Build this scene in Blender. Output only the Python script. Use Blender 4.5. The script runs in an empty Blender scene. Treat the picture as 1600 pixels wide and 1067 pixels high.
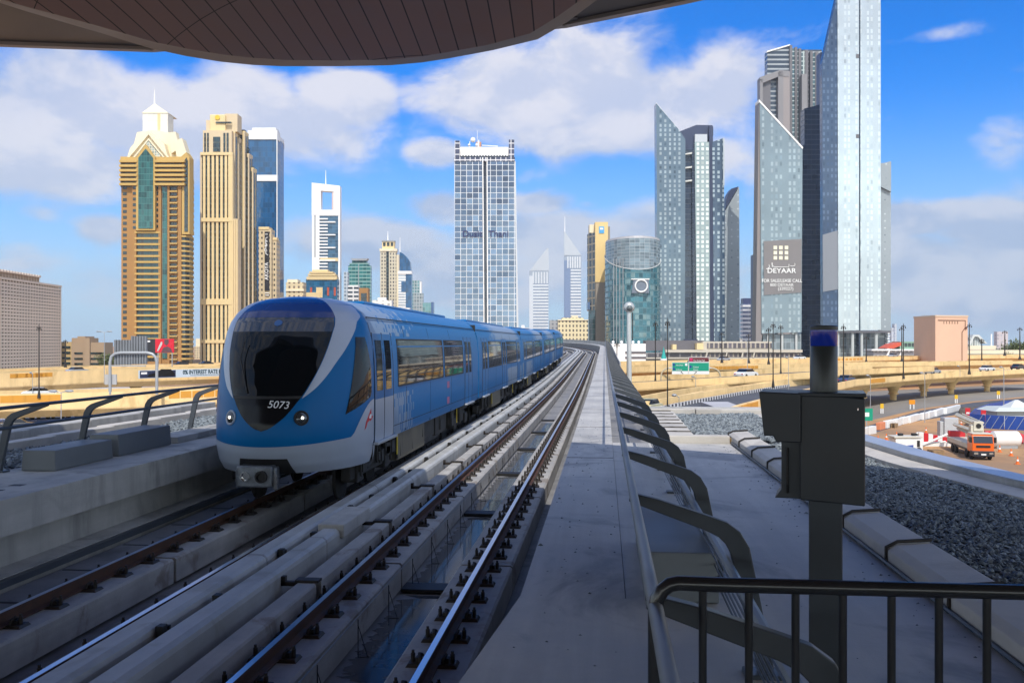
import bpy, math, random
from mathutils import Vector, Matrix
RND = random.Random(11)
sc = bpy.context.scene
COL = sc.collection
# ------------------------------------------------------------------ camera
F, CU, HZ = 1450.0, 800.0, 538.0          # focal length and horizon of the photograph, in its pixels
A = math.atan(144 / F)                    # the track runs 5.7 degrees right of the view axis
EYE, GZ = 2.8, -8.1                       # eye height over the rail head, street level under the viaduct
cam = bpy.data.cameras.new('camera')
cam.sensor_width = 36
cam.lens = 36 * F / 1600
cam.shift_y = 4.5 / 1600
cam.clip_start = 0.05
cam.clip_end = 20000
camo = bpy.data.objects.new('camera', cam)
camo.location = (0, 0, EYE)
camo.rotation_euler = (math.pi / 2, 0, A)
COL.objects.link(camo)
sc.camera = camo
# ------------------------------------------------------------------ sun and sky
SUN_EL, SUN_AZ = math.radians(50), math.radians(12)   # behind the viewer and to the right
sd = Vector((math.sin(SUN_AZ) * math.cos(SUN_EL), -math.cos(SUN_AZ) * math.cos(SUN_EL), math.sin(SUN_EL)))
sun = bpy.data.lights.new('sun', 'SUN')
sun.energy = 2.8
sun.angle = math.radians(0.5)
sun.color = (1.0, 0.94, 0.84)
suno = bpy.data.objects.new('sun', sun)
suno.rotation_euler = sd.to_track_quat('Z', 'Y').to_euler()
suno.location = (20, -30, 40)
COL.objects.link(suno)
sc.view_settings.view_transform = 'Standard'
sc.view_settings.look = 'None'
sc.view_settings.exposure = 0.52
sc.view_settings.gamma = 1.0
sc.cycles.use_denoising = True
sc.cycles.max_bounces = 8
sc.cycles.transparent_max_bounces = 8
sc.cycles.volume_bounces = 0


class NT:
    """small helper to wire shader nodes"""
    def __init__(self, tree):
        self.t = tree
        self.n = tree.nodes
        self.l = tree.links

    def node(self, kind, **kw):
        n = self.n.new(kind)
        for k, v in kw.items():
            setattr(n, k, v)
        return n

    def put(self, sock, v):
        if hasattr(v, 'is_output'):
            self.l.new(v, sock)
        elif isinstance(v, (tuple, list)) and len(v) == 3 and sock.type == 'RGBA':
            sock.default_value = (*v, 1)
        else:
            sock.default_value = v

    def m(self, op, a, b=0.0, c=None, clamp=False):
        n = self.node('ShaderNodeMath', operation=op, use_clamp=clamp)
        self.put(n.inputs[0], a)
        self.put(n.inputs[1], b)
        if c is not None:
            self.put(n.inputs[2], c)
        return n.outputs[0]

    def mix(self, f, a, b):
        n = self.node('ShaderNodeMix', data_type='RGBA')
        self.put(n.inputs[0], f)
        self.put(n.inputs[6], a)
        self.put(n.inputs[7], b)
        return n.outputs[2]

    def mixf(self, f, a, b):
        n = self.node('ShaderNodeMix', data_type='FLOAT')
        self.put(n.inputs[0], f)
        self.put(n.inputs[2], a)
        self.put(n.inputs[3], b)
        return n.outputs[0]

    def step(self, x, lo, hi, a=0.0, b=1.0, smooth=True):
        n = self.node('ShaderNodeMapRange', interpolation_type='SMOOTHSTEP' if smooth else 'LINEAR')
        self.put(n.inputs[0], x)
        for i, v in zip((1, 2, 3, 4), (lo, hi, a, b)):
            self.put(n.inputs[i], v)
        return n.outputs[0]

    def xyz(self, v):
        n = self.node('ShaderNodeSeparateXYZ')
        self.l.new(v, n.inputs[0])
        return n.outputs

    def comb(self, x, y, z):
        n = self.node('ShaderNodeCombineXYZ')
        for i, v in enumerate((x, y, z)):
            self.put(n.inputs[i], v)
        return n.outputs[0]

    def noise(self, vec, scale, detail=4, rough=.5, dist=0.0):
        n = self.node('ShaderNodeTexNoise')
        if vec is not None:
            self.l.new(vec, n.inputs['Vector'])
        n.inputs['Scale'].default_value = scale
        n.inputs['Detail'].default_value = detail
        n.inputs['Roughness'].default_value = rough
        n.inputs['Distortion'].default_value = dist
        return n.outputs[0]

    def white(self, vec):
        n = self.node('ShaderNodeTexWhiteNoise', noise_dimensions='3D')
        self.l.new(vec, n.inputs[0])
        return n.outputs[0]


def build_world():
    w = bpy.data.worlds.new('World')
    sc.world = w
    w.use_nodes = True
    k = NT(w.node_tree)
    k.n.clear()
    out = k.node('ShaderNodeOutputWorld')
    bg = k.node('ShaderNodeBackground')
    bg.inputs[1].default_value = 0.15
    k.l.new(bg.outputs[0], out.inputs[0])
    sky = k.node('ShaderNodeTexSky', sky_type='NISHITA', sun_disc=False)
    sky.sun_elevation = SUN_EL
    sky.sun_rotation = math.pi - SUN_AZ
    sky.air_density = 1.0
    sky.dust_density = 0.6
    sky.ozone_density = 3.0
    tc = k.node('ShaderNodeTexCoord')
    x, y, z = k.xyz(tc.outputs['Generated'])
    az = k.m('ARCTAN2', x, y)
    el = k.m('ARCSINE', z)
    # deep polarised blue, paler towards the horizon
    hs = k.node('ShaderNodeHueSaturation')
    hs.inputs['Hue'].default_value = 0.505
    hs.inputs['Saturation'].default_value = 1.55
    hs.inputs['Value'].default_value = 1.3
    k.l.new(sky.outputs[0], hs.inputs['Color'])
    horizon = k.step(el, -0.02, 0.27, 1.0, 0.0)
    tint = k.node('ShaderNodeMix', data_type='RGBA', blend_type='MULTIPLY')
    tint.inputs[0].default_value = 1.0
    k.l.new(hs.outputs[0], tint.inputs[6])
    tint.inputs[7].default_value = (.38, .53, .69, 1)
    ahead = k.mix(k.m('MULTIPLY', horizon, 0.86), tint.outputs[2], (1.95, 2.82, 3.9))
    # sky behind and beside the view, made pale and bright to lift the shade
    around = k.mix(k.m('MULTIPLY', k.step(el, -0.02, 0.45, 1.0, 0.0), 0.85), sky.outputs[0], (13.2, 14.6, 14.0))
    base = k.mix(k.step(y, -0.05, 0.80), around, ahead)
    # clouds: flattened noise gathered into banks that stand at fixed bearings
    cv = k.comb(k.m('MULTIPLY', az, 1.0), k.m('MULTIPLY', el, 1.7), 0.37)
    big = k.noise(cv, 4.2, 3, .5, .15)
    n1 = k.noise(cv, 8.5, 10, .58, .25)
    B = [  # pixel centre, half sizes, weight
        (40, 175, 190, 95, .85), (80, 250, 260, 45, .85), (215, 200, 150, 80, .8), (370, 170, 95, 60, .75), (300, 120, 60, 30, .3), (460, 205, 120, 60, .75), (550, 150, 75, 48, .95), (500, 185, 80, 40, .6),
        (655, 150, 60, 42, .55), (760, 150, 120, 60, .9), (900, 150, 120, 70, 1.0), (1030, 170, 110, 60, .95), (1130, 150, 80, 60, .75), (950, 210, 190, 35, .7), (690, 238, 50, 24, .75), (1120, 235, 60, 35, .5),
        (690, 325, 55, 28, .7), (840, 318, 60, 22, .6), (920, 320, 25, 10, .3), (870, 370, 150, 50, .6), (600, 385, 120, 50, .55), (1000, 360, 110, 45, .5), (1420, 345, 120, 26, .85), (1560, 360, 120, 30, .7),
        (1480, 425, 240, 70, .75), (1560, 500, 200, 40, .5), (760, 430, 240, 80, .42), (1390, 185, 50, 22, .35), (1460, 55, 70, 14, .40), (165, 360, 40, 22, .5), (60, 335, 30, 16, .25), (30, 405, 70, 30, .35), (150, 440, 120, 40, .2),
        (1100, 430, 160, 60, .35), (1570, 205, 60, 40, .4), (820, 275, 40, 18, .3), (470, 60, 120, 25, .1), (960, 285, 50, 14, .25), (1600, 100, 30, 20, .3)]
    banks = None
    for u, v, su, sv, wt in B:
        wt += .22 if v > 290 else .06
        a0 = math.atan((u - CU) / F) - A
        e0 = math.atan((HZ - v) / math.hypot(F, u - CU))
        dx = k.m('DIVIDE', k.m('SUBTRACT', az, a0), su / F)
        dy = k.m('DIVIDE', k.m('SUBTRACT', el, e0), sv / F)
        r2 = k.m('ADD', k.m('MULTIPLY', dx, dx), k.m('MULTIPLY', dy, dy))
        g = k.m('MULTIPLY', k.m('EXPONENT', k.m('MULTIPLY', r2, -0.75)), wt)
        banks = g if banks is None else k.m('MAXIMUM', k.m('MULTIPLY', k.m('ADD', banks, g), .5), k.m('MAXIMUM', banks, g))
    # elsewhere (behind, beside) ordinary scattered cloud
    front = k.step(k.m('ABSOLUTE', k.m('ADD', az, A)), 0.62, 0.9, 0.0, 0.42)
    banks = k.m('ADD', banks, front)
    fl = k.m('ADD', k.m('MULTIPLY', k.m('SUBTRACT', n1, .5), 1.25), k.m('MULTIPLY', k.m('SUBTRACT', big, .5), .7))
    dens = k.m('ADD', k.m('SUBTRACT', banks, .20), fl)
    mask = k.m('MULTIPLY', k.step(dens, -.02, 0.42), k.step(el, -0.02, 0.03))
    low = k.step(el, 0.03, 0.26)
    lit = k.mix(low, (3.05, 3.3, 3.8), (3.85, 3.85, 4.2))
    dim = k.mix(low, (1.8, 2.35, 3.3), (2.35, 2.75, 3.75))
    # light tops and grey-violet undersides: compare with the density a little higher up
    cv2 = k.comb(k.m('ADD', az, -.012), k.m('MULTIPLY', k.m('ADD', el, .022), 1.7), 0.37)
    n2 = k.noise(cv2, 8.5, 7, .58, .25)
    tops = k.step(k.m('SUBTRACT', n1, n2), -.09, .10)
    core = k.step(k.noise(cv, 3.1, 2, .5), .35, .62)
    lightness = k.m('ADD', k.m('MULTIPLY', tops, .62), k.m('MULTIPLY', core, .38))
    cloud = k.mix(lightness, dim, lit)
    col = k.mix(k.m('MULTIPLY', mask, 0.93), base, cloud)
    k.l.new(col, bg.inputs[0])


build_world()


# ------------------------------------------------------------------ helpers: coordinates
def P(u, v, d):
    """photograph pixel + distance along the view axis -> place in the scene"""
    xc, zc = (u - CU) / F * d, -(v - HZ) / F * d
    return Vector((xc * math.cos(A) - d * math.sin(A), xc * math.sin(A) + d * math.cos(A), EYE + zc))


def G(u, v, z=GZ):
    return P(u, v, (EYE - z) * F / (v - HZ))


def rise(Y):
    if Y < 35: return 0.0
    if Y < 77: return (Y - 35) ** 2 * (.016 / 84)
    return .336 + .016 * (Y - 77)


def tr(s, x, z):
    """viaduct alignment: chainage, offset, height over rail"""
    if s <= 150: return Vector((x, s, z + rise(s)))
    th = (s - 150) / 190.0
    r = 190.0 + x
    return Vector((-190.0 + r * math.cos(th), 150 + r * math.sin(th), z + rise(s)))


# ------------------------------------------------------------------ helpers: objects
def props(o, label=None, cat=None, group=None, kind=None):
    if label: o['label'] = label
    if cat: o['category'] = cat
    if group: o['group'] = group
    if kind: o['kind'] = kind
    return o


def thing(name, label, cat, loc=(0, 0, 0), rz=0.0, group=None):
    o = bpy.data.objects.new(name, None)
    o.empty_display_size = .2
    o.location = loc
    o.rotation_euler = (0, 0, rz)
    COL.objects.link(o)
    return props(o, label, cat, group)


def copy_tree(o, parent=None):
    c = o.copy()
    COL.objects.link(c)
    if parent is not None:
        c.parent = parent
    for ch in list(o.children):
        copy_tree(ch, c)
    return c


class MB:
    def __init__(self):
        self.v, self.f = [], []

    def add(self, vs, fs):
        b = len(self.v)
        self.v += [tuple(p) for p in vs]
        self.f += [tuple(i + b for i in q) for q in fs]
        return self

    def box(self, x0, x1, y0, y1, z0, z1):
        vs = [(x, y, z) for z in (z0, z1) for y in (y0, y1) for x in (x0, x1)]
        return self.add(vs, [(0, 2, 3, 1), (4, 5, 7, 6), (0, 1, 5, 4), (2, 6, 7, 3), (0, 4, 6, 2), (1, 3, 7, 5)])

    def frustum(self, x0, x1, y0, y1, z0, z1, ix, iy):
        vs = [(x0, y0, z0), (x1, y0, z0), (x1, y1, z0), (x0, y1, z0),
              (x0 + ix, y0 + iy, z1), (x1 - ix, y0 + iy, z1), (x1 - ix, y1 - iy, z1), (x0 + ix, y1 - iy, z1)]
        return self.add(vs, [(3, 2, 1, 0), (4, 5, 6, 7), (0, 1, 5, 4), (1, 2, 6, 5), (2, 3, 7, 6), (3, 0, 4, 7)])

    def prism(self, poly, a, b, axis='y'):
        """polygon swept along an axis; poly in (x,z) for y, (x,y) for z, (y,z) for x"""
        n = len(poly)
        def put(p, t):
            return {'y': (p[0], t, p[1]), 'z': (p[0], p[1], t), 'x': (t, p[0], p[1])}[axis]
        vs = [put(p, a) for p in poly] + [put(p, b) for p in poly]
        fs = [tuple(range(n)), tuple(range(2 * n - 1, n - 1, -1))] + [(i, i + n, (i + 1) % n + n, (i + 1) % n) for i in range(n)]
        return self.add(vs, fs)

    def loft(self, rings, closed=True, cap=True):
        n = len(rings[0])
        vs = [p for r in rings for p in r]
        fs = []
        for j in range(len(rings) - 1):
            for i in range(n if closed else n - 1):
                k = (i + 1) % n
                fs.append((j * n + i, j * n + k, (j + 1) * n + k, (j + 1) * n + i))
        if cap and closed:
            fs.append(tuple(range(n - 1, -1, -1)))
            fs.append(tuple((len(rings) - 1) * n + i for i in range(n)))
        return self.add(vs, fs)

    def tube(self, pts, r, n=8, cap=True):
        pts = [Vector(p) for p in pts]
        rings = []
        up0 = None
        for i, p in enumerate(pts):
            if i == 0: t = pts[1] - p
            elif i == len(pts) - 1: t = p - pts[-2]
            else: t = (pts[i + 1] - p).normalized() + (p - pts[i - 1]).normalized()
            t.normalize()
            up = Vector((0, 0, 1)) if abs(t.z) < .95 else Vector((0, 1, 0))
            if up0 is not None and abs(up0.dot(t)) < .95: up = up0
            s = t.cross(up).normalized()
            w = s.cross(t).normalized()
            up0 = w
            rr = r[i] if isinstance(r, (list, tuple)) else r
            rings.append([p + s * rr * math.cos(2 * math.pi * q / n) + w * rr * math.sin(2 * math.pi * q / n) for q in range(n)])
        return self.loft(rings, True, cap)

    def lathe(self, prof, cx=0, cy=0, n=16):
        """prof: (radius, z) from the bottom up"""
        rings = [[(cx + r * math.cos(2 * math.pi * q / n), cy + r * math.sin(2 * math.pi * q / n), z) for q in range(n)] for r, z in prof]
        return self.loft(rings, True, True)

    def grid(self, fn, nu, nv):
        vs = [fn(i / nu, j / nv) for j in range(nv + 1) for i in range(nu + 1)]
        w = nu + 1
        return self.add(vs, [(j * w + i, j * w + i + 1, (j + 1) * w + i + 1, (j + 1) * w + i) for j in range(nv) for i in range(nu)])

    def sweep(self, prof, ss, cap=True, f=tr):
        return self.loft([[f(s, x, z) for x, z in prof] for s in ss], True, cap)

    def ball(self, c, r, n=10, m=6):
        rx, ry, rz = r if isinstance(r, (tuple, list)) else (r, r, r)
        rings = []
        for j in range(1, m):
            t = math.pi * j / m
            rings.append([(c[0] + rx * math.sin(t) * math.cos(2 * math.pi * q / n), c[1] + ry * math.sin(t) * math.sin(2 * math.pi * q / n), c[2] - rz * math.cos(t)) for q in range(n)])
        return self.loft(rings, True, True)

    def build(self, name, mat, parent=None, smooth=False, bevel=0.0, seg=2, origin=None):
        o = (0, 0, 0) if origin is None else origin
        me = bpy.data.meshes.new(name)
        vs = self.v if origin is None else [(p[0] - o[0], p[1] - o[1], p[2] - o[2]) for p in self.v]
        me.from_pydata(vs, [], self.f)
        me.materials.append(mat)
        me.update()
        if smooth:
            me.polygons.foreach_set('use_smooth', [True] * len(me.polygons))
            try:
                me.set_sharp_from_angle(angle=math.radians(40))
            except Exception:
                pass
        ob = bpy.data.objects.new(name, me)
        ob.location = o
        COL.objects.link(ob)
        if parent is not None:
            ob.parent = parent
        if bevel:
            b = ob.modifiers.new('bevel', 'BEVEL')
            b.width = bevel
            b.segments = seg
            b.limit_method = 'ANGLE'
            b.angle_limit = math.radians(35)
        return ob


def box(name, mat, parent, x0, x1, y0, y1, z0, z1, bevel=0.0):
    return MB().box(x0, x1, y0, y1, z0, z1).build(name, mat, parent, bevel=bevel)


def text(name, body, size, mat, parent, loc, rot=(math.pi / 2, 0, 0), extrude=.01, align='CENTER', sx=1.0, shear=0.0, off=0.0):
    c = bpy.data.curves.new(name, 'FONT')
    c.body = body
    c.size = size
    c.extrude = extrude
    c.align_x = align
    c.align_y = 'CENTER'
    c.shear = shear
    c.offset = off
    c.materials.append(mat)
    tmp = bpy.data.objects.new(name, c)
    COL.objects.link(tmp)
    bpy.context.view_layer.update()
    me = bpy.data.meshes.new_from_object(tmp)
    COL.objects.unlink(tmp)
    bpy.data.objects.remove(tmp)
    me.name = name
    o = bpy.data.objects.new(name, me)
    o.location = loc
    o.rotation_euler = rot
    o.scale = (sx, 1, 1)
    COL.objects.link(o)
    if parent is not None:
        o.parent = parent
    return o


# ------------------------------------------------------------------ helpers: materials
def rgb(r, g, b, k=1.0):
    def f(c):
        c /= 255.0
        return (c / 12.92 if c <= .04045 else ((c + .055) / 1.055) ** 2.4) * k
    return (f(r), f(g), f(b))


def mat(name, col, rough=.55, metal=0.0, var=.0, vs=1.0, bump=0.0, bs=25.0, coat=0.0, streak=0.0, spec=.5, emit=0.0, stain=None, along=0.0):
    m = bpy.data.materials.new(name)
    m.use_nodes = True
    k = NT(m.node_tree)
    b = k.n['Principled BSDF']
    b.inputs['Roughness'].default_value = rough
    b.inputs['Metallic'].default_value = metal
    b.inputs['Specular IOR Level'].default_value = spec
    b.inputs['Coat Weight'].default_value = coat
    c = col
    tc = k.node('ShaderNodeTexCoord').outputs['Object']
    if var:
        n = k.noise(tc, vs, 6, .6, .3)
        t = k.step(n, .3, .7)
        c = k.mix(t, tuple(x * (1 - var) for x in col), tuple(min(1, x * (1 + var)) for x in col))
        r = k.step(n, .3, .7, rough * .85, min(1, rough * 1.12))
        k.l.new(r, b.inputs['Roughness'])
    if streak:
        mp = k.node('ShaderNodeMapping')
        mp.inputs['Scale'].default_value = (1, 1, .12)
        k.l.new(tc, mp.inputs[0])
        n = k.noise(mp.outputs[0], vs * 3.1, 5, .65)
        t = k.step(n, .48, .72)
        dk = tuple(x * (1 - streak) for x in col)
        c = k.mix(t, c, dk)
    if along:
        mp = k.node('ShaderNodeMapping')
        mp.inputs['Scale'].default_value = (5.0, .22, 5.0)
        k.l.new(tc, mp.inputs[0])
        n = k.noise(mp.outputs[0], 1.0, 6, .62, .2)
        n2 = k.noise(tc, 9.0, 4, .7)
        t = k.m('ADD', k.m('MULTIPLY', k.step(n, .36, .66), .75), k.m('MULTIPLY', k.step(n2, .45, .75), .25))
        c = k.mix(k.m('MULTIPLY', t, along), c, tuple(x * .45 for x in col))
    if stain:
        n = k.noise(tc, stain[1], 7, .62, .8)
        c = k.mix(k.m('MULTIPLY', k.step(n, .52, .66), stain[2]), c, stain[0])
    k.put(b.inputs['Base Color'], c)
    if bump:
        n = k.noise(tc, bs, 5, .6)
        bn = k.node('ShaderNodeBump')
        bn.inputs['Strength'].default_value = bump
        bn.inputs['Distance'].default_value = .02
        k.l.new(n, bn.inputs['Height'])
        k.l.new(bn.outputs[0], b.inputs['Normal'])
    if emit:
        k.put(b.inputs['Emission Color'], col)
        b.inputs['Emission Strength'].default_value = emit
    return m


def facade(name, glass, frame, pw, ph, mw, mh, gr=.08, gm=.0, fr=.5, fm=0.0, var=.35, spec=.8, zo=0.0, xo=0.0, win=None, wr=.35, wt=.5, jit=.0, skip=0):
    """curtain wall: panels of glass in a grid of frame; win = paler panes scattered among them"""
    m = bpy.data.materials.new(name)
    m.use_nodes = True
    k = NT(m.node_tree)
    b = k.n['Principled BSDF']
    tc = k.node('ShaderNodeTexCoord')
    x, y, z = k.xyz(tc.outputs['Object'])
    nx, ny, nz = k.xyz(tc.outputs['Normal'])
    side = k.m('GREATER_THAN', k.m('ABSOLUTE', nx), .7)
    u = k.m('DIVIDE', k.m('ADD', k.mixf(side, x, y), xo + 500 * pw), pw)
    w = k.m('DIVIDE', k.m('ADD', z, zo), ph)
    fu, fw = k.m('FRACT', u), k.m('FRACT', w)
    mask = k.m('MAXIMUM', k.m('LESS_THAN', fu, mw / pw), k.m('LESS_THAN', fw, mh / ph))
    if skip:
        mask = k.m('MAXIMUM', mask, k.m('LESS_THAN', k.m('FLOORED_MODULO', k.m('FLOOR', u), float(skip)), .5))
    cell = k.comb(k.m('FLOOR', u), k.m('FLOOR', w), side)
    rn = k.white(cell)
    g = k.mix(rn, tuple(c * (1 - var) for c in glass), tuple(min(1, c * (1 + var)) for c in glass))
    if win:
        g = k.mix(k.m('MULTIPLY', k.m('GREATER_THAN', k.white(k.comb(k.m('FLOOR', u), k.m('FLOOR', w), k.m('ADD', side, 7.3))), 1 - wr), wt), g, win)
    big = k.noise(tc.outputs['Object'], .03, 3, .5)
    fcol = k.mix(k.step(big, .3, .7), tuple(c * .9 for c in frame), tuple(min(1, c * 1.08) for c in frame))
    k.put(b.inputs['Base Color'], k.mix(mask, g, fcol))
    k.put(b.inputs['Roughness'], k.mixf(mask, k.m('ADD', gr, k.m('MULTIPLY', rn, .06)), fr))
    k.put(b.inputs['Metallic'], k.mixf(mask, gm, fm))
    b.inputs['Specular IOR Level'].default_value = spec
    # panes are never perfectly coplanar
    if jit:
        geo = k.node('ShaderNodeNewGeometry')
        wn = k.node('ShaderNodeTexWhiteNoise', noise_dimensions='3D')
        k.l.new(cell, wn.inputs[0])
        v1 = k.node('ShaderNodeVectorMath', operation='SUBTRACT')
        k.l.new(wn.outputs['Color'], v1.inputs[0])
        v1.inputs[1].default_value = (.5, .5, .5)
        v2 = k.node('ShaderNodeVectorMath', operation='SCALE')
        k.l.new(v1.outputs[0], v2.inputs[0])
        v2.inputs['Scale'].default_value = jit
        v3 = k.node('ShaderNodeVectorMath', operation='ADD')
        k.l.new(geo.outputs['Normal'], v3.inputs[0])
        k.l.new(v2.outputs[0], v3.inputs[1])
        v4 = k.node('ShaderNodeVectorMath', operation='NORMALIZE')
        k.l.new(v3.outputs[0], v4.inputs[0])
        k.l.new(v4.outputs[0], b.inputs['Normal'])
    return m


CONC = mat('concrete', (.44, .435, .42), .8, var=.14, vs=.9, bump=.25, bs=40, streak=.22, stain=((.19, .19, .185), .7, .55), along=.2)
CONC_DECK = mat('deck_concrete', (.48, .47, .45), .62, var=.14, vs=.7, bump=.2, bs=55, stain=((.24, .24, .24), .65, .75), along=.26)
CONC_DARK = mat('trough_concrete', (.22, .22, .225), .7, var=.2, vs=1.3, bump=.3, bs=30, stain=((.08, .08, .085), .9, .5))
CONC_WARM = mat('plinth_concrete', (.41, .40, .385), .8, var=.15, vs=1.6, bump=.3, bs=35, stain=((.17, .13, .10), 1.3, .65), along=.35)
COVER = mat('cover_fibreglass', (.49, .495, .485), .5, var=.12, vs=1.2, stain=((.3, .28, .24), 1.3, .55), along=.30)
COPING = mat('coping_stone', (.50, .475, .44), .8, var=.1, vs=1.1, bump=.2, bs=40, stain=((.3, .28, .26), .8, .4))
RUST = mat('rusty_steel', (.075, .034, .019), .75, var=.35, vs=6, bump=.2, bs=60)
RAILTOP = mat('polished_steel', (.66, .68, .72), .28, metal=1.0)
BLACK = mat('black_rubber', (.012, .012, .013), .6)
CLIP = mat('clip_steel', (.03, .024, .02), .6, var=.3, vs=12)
STEEL = mat('grey_painted_steel', (.055, .065, .08), .42, var=.12, vs=2)
PIPE = mat('galvanised_pipe', (.21, .225, .24), .45, metal=.3, var=.15, vs=3)
ROPE = mat('wire_rope', (.12, .125, .13), .4, metal=.7)
BOXM = mat('grey_cabinet', (.15, .165, .18), .5, var=.08, vs=1.5)
DARKP = mat('black_enamel', (.017, .023, .032), .38, var=.1, vs=3)
CHAR = mat('charcoal_paint', (.022, .025, .031), .42, var=.12, vs=2)
WHITE = mat('white_paint', (.78, .78, .77), .5, var=.05, vs=.2)
SAND = mat('sand_concrete', rgb(242, 208, 150, .96), .85, var=.10, vs=.15, streak=.16, stain=(rgb(196, 158, 100, .8), .16, .5))
SANDP = mat('ochre_panel', rgb(226, 160, 60, .85), .8, var=.06, vs=.3)
ASPH = mat('asphalt', (.075, .08, .095), .85, var=.18, vs=.25, bump=.1)
ASPHL = mat('pale_asphalt', (.21, .22, .235), .85, var=.14, vs=.12)
LINE = mat('road_paint', (.75, .75, .74), .6)
GLASSD = mat('dark_glass', (.012, .016, .02), .04, spec=.9)
CHROME = mat('bright_steel', (.7, .7, .7), .2, metal=1.0)
RED = mat('red_paint', (.55, .02, .03), .45)
YEL = mat('yellow_paint', (.75, .45, .02), .5)
GREEN = mat('green_sign', (.0, .28, .17), .5)
ORANGE = mat('orange_paint', (.80, .13, .01), .35, coat=.3)
# ================================================================== VIADUCT
SLN = [-14, -6, 0, 6, 12, 18, 24, 30, 35, 38, 41, 44, 48, 52, 56, 60, 64, 68, 72, 77] + list(range(84, 151, 8)) + list(range(154, 340, 5))


def srange(a, b):
    return [a] + [s for s in SLN if a + .01 < s < b - .01] + [b]


via = thing('metro_viaduct', 'long grey concrete metro viaduct carrying two tracks and curving left in the distance', 'viaduct', (0, 0, 0))
MB().sweep([(-8.9, .30), (-7.62, .30), (-7.62, -.55), (-.62, -.55), (-.62, .66), (1.1, .66), (1.1, .2), (.2, -1.2), (-1.6, -2.6), (-6.2, -2.6), (-8.2, -1.2), (-8.9, -.2)][::-1], srange(-14, 330)).build('girder', CONC_DARK, via)
# walkway on the right, ledge on the left
MB().sweep([(-.63, .70), (-.63, .90), (.158, .90), (.158, .70)][::-1], srange(7.0, 330)).build('walkway_slab', CONC_DECK, via)
jb = MB()
for y in (15.6, 21.4, 27.2, 34, 41, 48, 56, 64):
    jb.sweep([(-.625, .896), (-.625, .9035), (.15, .9035), (.15, .896)][::-1], [y, y + .05])
jb.build('expansion_joint', CLIP, via)
MB().prism([(-.63, 7), (-.82, 5.1), (-1.15, 2.5), (-1.15, -40), (2.43, -40), (2.43, 7)][::-1], .55, .90, 'z').build('platform_end', CONC_DECK, via)
MB().box(.162, 2.43, 7.0, 18.1, .5, .897).build('roof_slab', CONC_DECK, via)
MB().sweep([(-7.3, .45), (-7.3, .90), (-8.98, .90), (-8.98, .45)], srange(-14, 330)).build('ledge_slab', CONC, via)
MB().sweep([(-7.55, -.30), (-7.30, -.30), (-7.30, -.05), (-7.6, -.02), (-7.6, .45), (-7.7, .45), (-7.7, -.3)], srange(-14, 330)).build('ledge_wall', CONC, via)
MB().sweep([(-7.30, -.14), (-7.2, -.14), (-7.2, -.06), (-7.30, -.06)], srange(-14, 120)).build('cable_tray', STEEL, via)
MB().sweep([(-7.19, -.5), (-6.66, -.5), (-6.66, -.19), (-7.19, -.19)], srange(-14, 330)).build('side_slab', CONC_DARK, via)
sj = MB()
for y in [7 + 1.55 * i for i in range(10)]:
    sj.box(-7.15, -6.70, y, y + .05, -.2, -.186)
sj.build('slab_joint', BLACK, via)
for px in (-6.29, -4.79, -3.09, -1.58):
    y = 1.2
    x0, x1 = px - .36, px + .36
    if px == -3.09: x0 = -3.33
    while y < 62:
        MB().sweep([(x0, -.5), (x1, -.5), (x1, -.19), (x1 - .03, -.165), (x0 + .03, -.165), (x0, -.19)], [y, y + 5.52]).build('plinth', CONC_WARM, via)
        y += 5.6
    MB().sweep([(x0, -.5), (x1, -.5), (x1, -.165), (x0, -.165)], srange(y, 330)).build('plinth', CONC_WARM, via)
for i in range(7):
    y = 6.75 + 5.6 * i
    MB().box(-2.72, -1.95, y - .08, y + .28, -.53, -.485).build('dark_gap', BLACK, via)  # black box in place of a floor gap, its dark inside put into the colour
pm = MB()
for y in (46, 78, 110, 142):
    z1 = rise(y) - 2.55
    pm.add(*(lambda m: (m.v, m.f))(MB().lathe([(1.15, GZ), (1.15, z1 - 1.8), (2.2, z1)], -3.9, y, 20)))
pm.build('pier', CONC, via)
# wet floor of the near trough
wm = mat('still_water', (.085, .09, .10), .07, spec=.55, var=.2, vs=2.5)
wb = MB()
rw = random.Random(3)
for a, b in ((9.0, 12.2), (12.55, 17.85), (18.15, 23.45), (23.75, 29.0), (29.3, 34.6), (34.9, 40.2), (40.5, 46)):
    n = 70
    ph = rw.uniform(0, 6)
    def wob(t, k): return .035 * math.sin(t * 9 + ph + k) + .025 * math.sin(t * 23 + ph * 2 + k) + .02 * rw.random()
    L = [(-2.715 + max(0, .05 + wob(i / 8, 0)) * (1 if 4 < i < n - 4 else 3), a + (b - a) * i / n, -.5458) for i in range(n + 1)]
    R_ = [(-1.955 - max(0, .05 + wob(i / 8, 2)) * (1 if 4 < i < n - 4 else 3), a + (b - a) * i / n, -.5458) for i in range(n + 1)]
    wb.add(L + R_, [(i, i + n + 1, i + n + 2, i + 1) for i in range(n)])
props(wb.build('water', wm), kind='structure')

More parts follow.
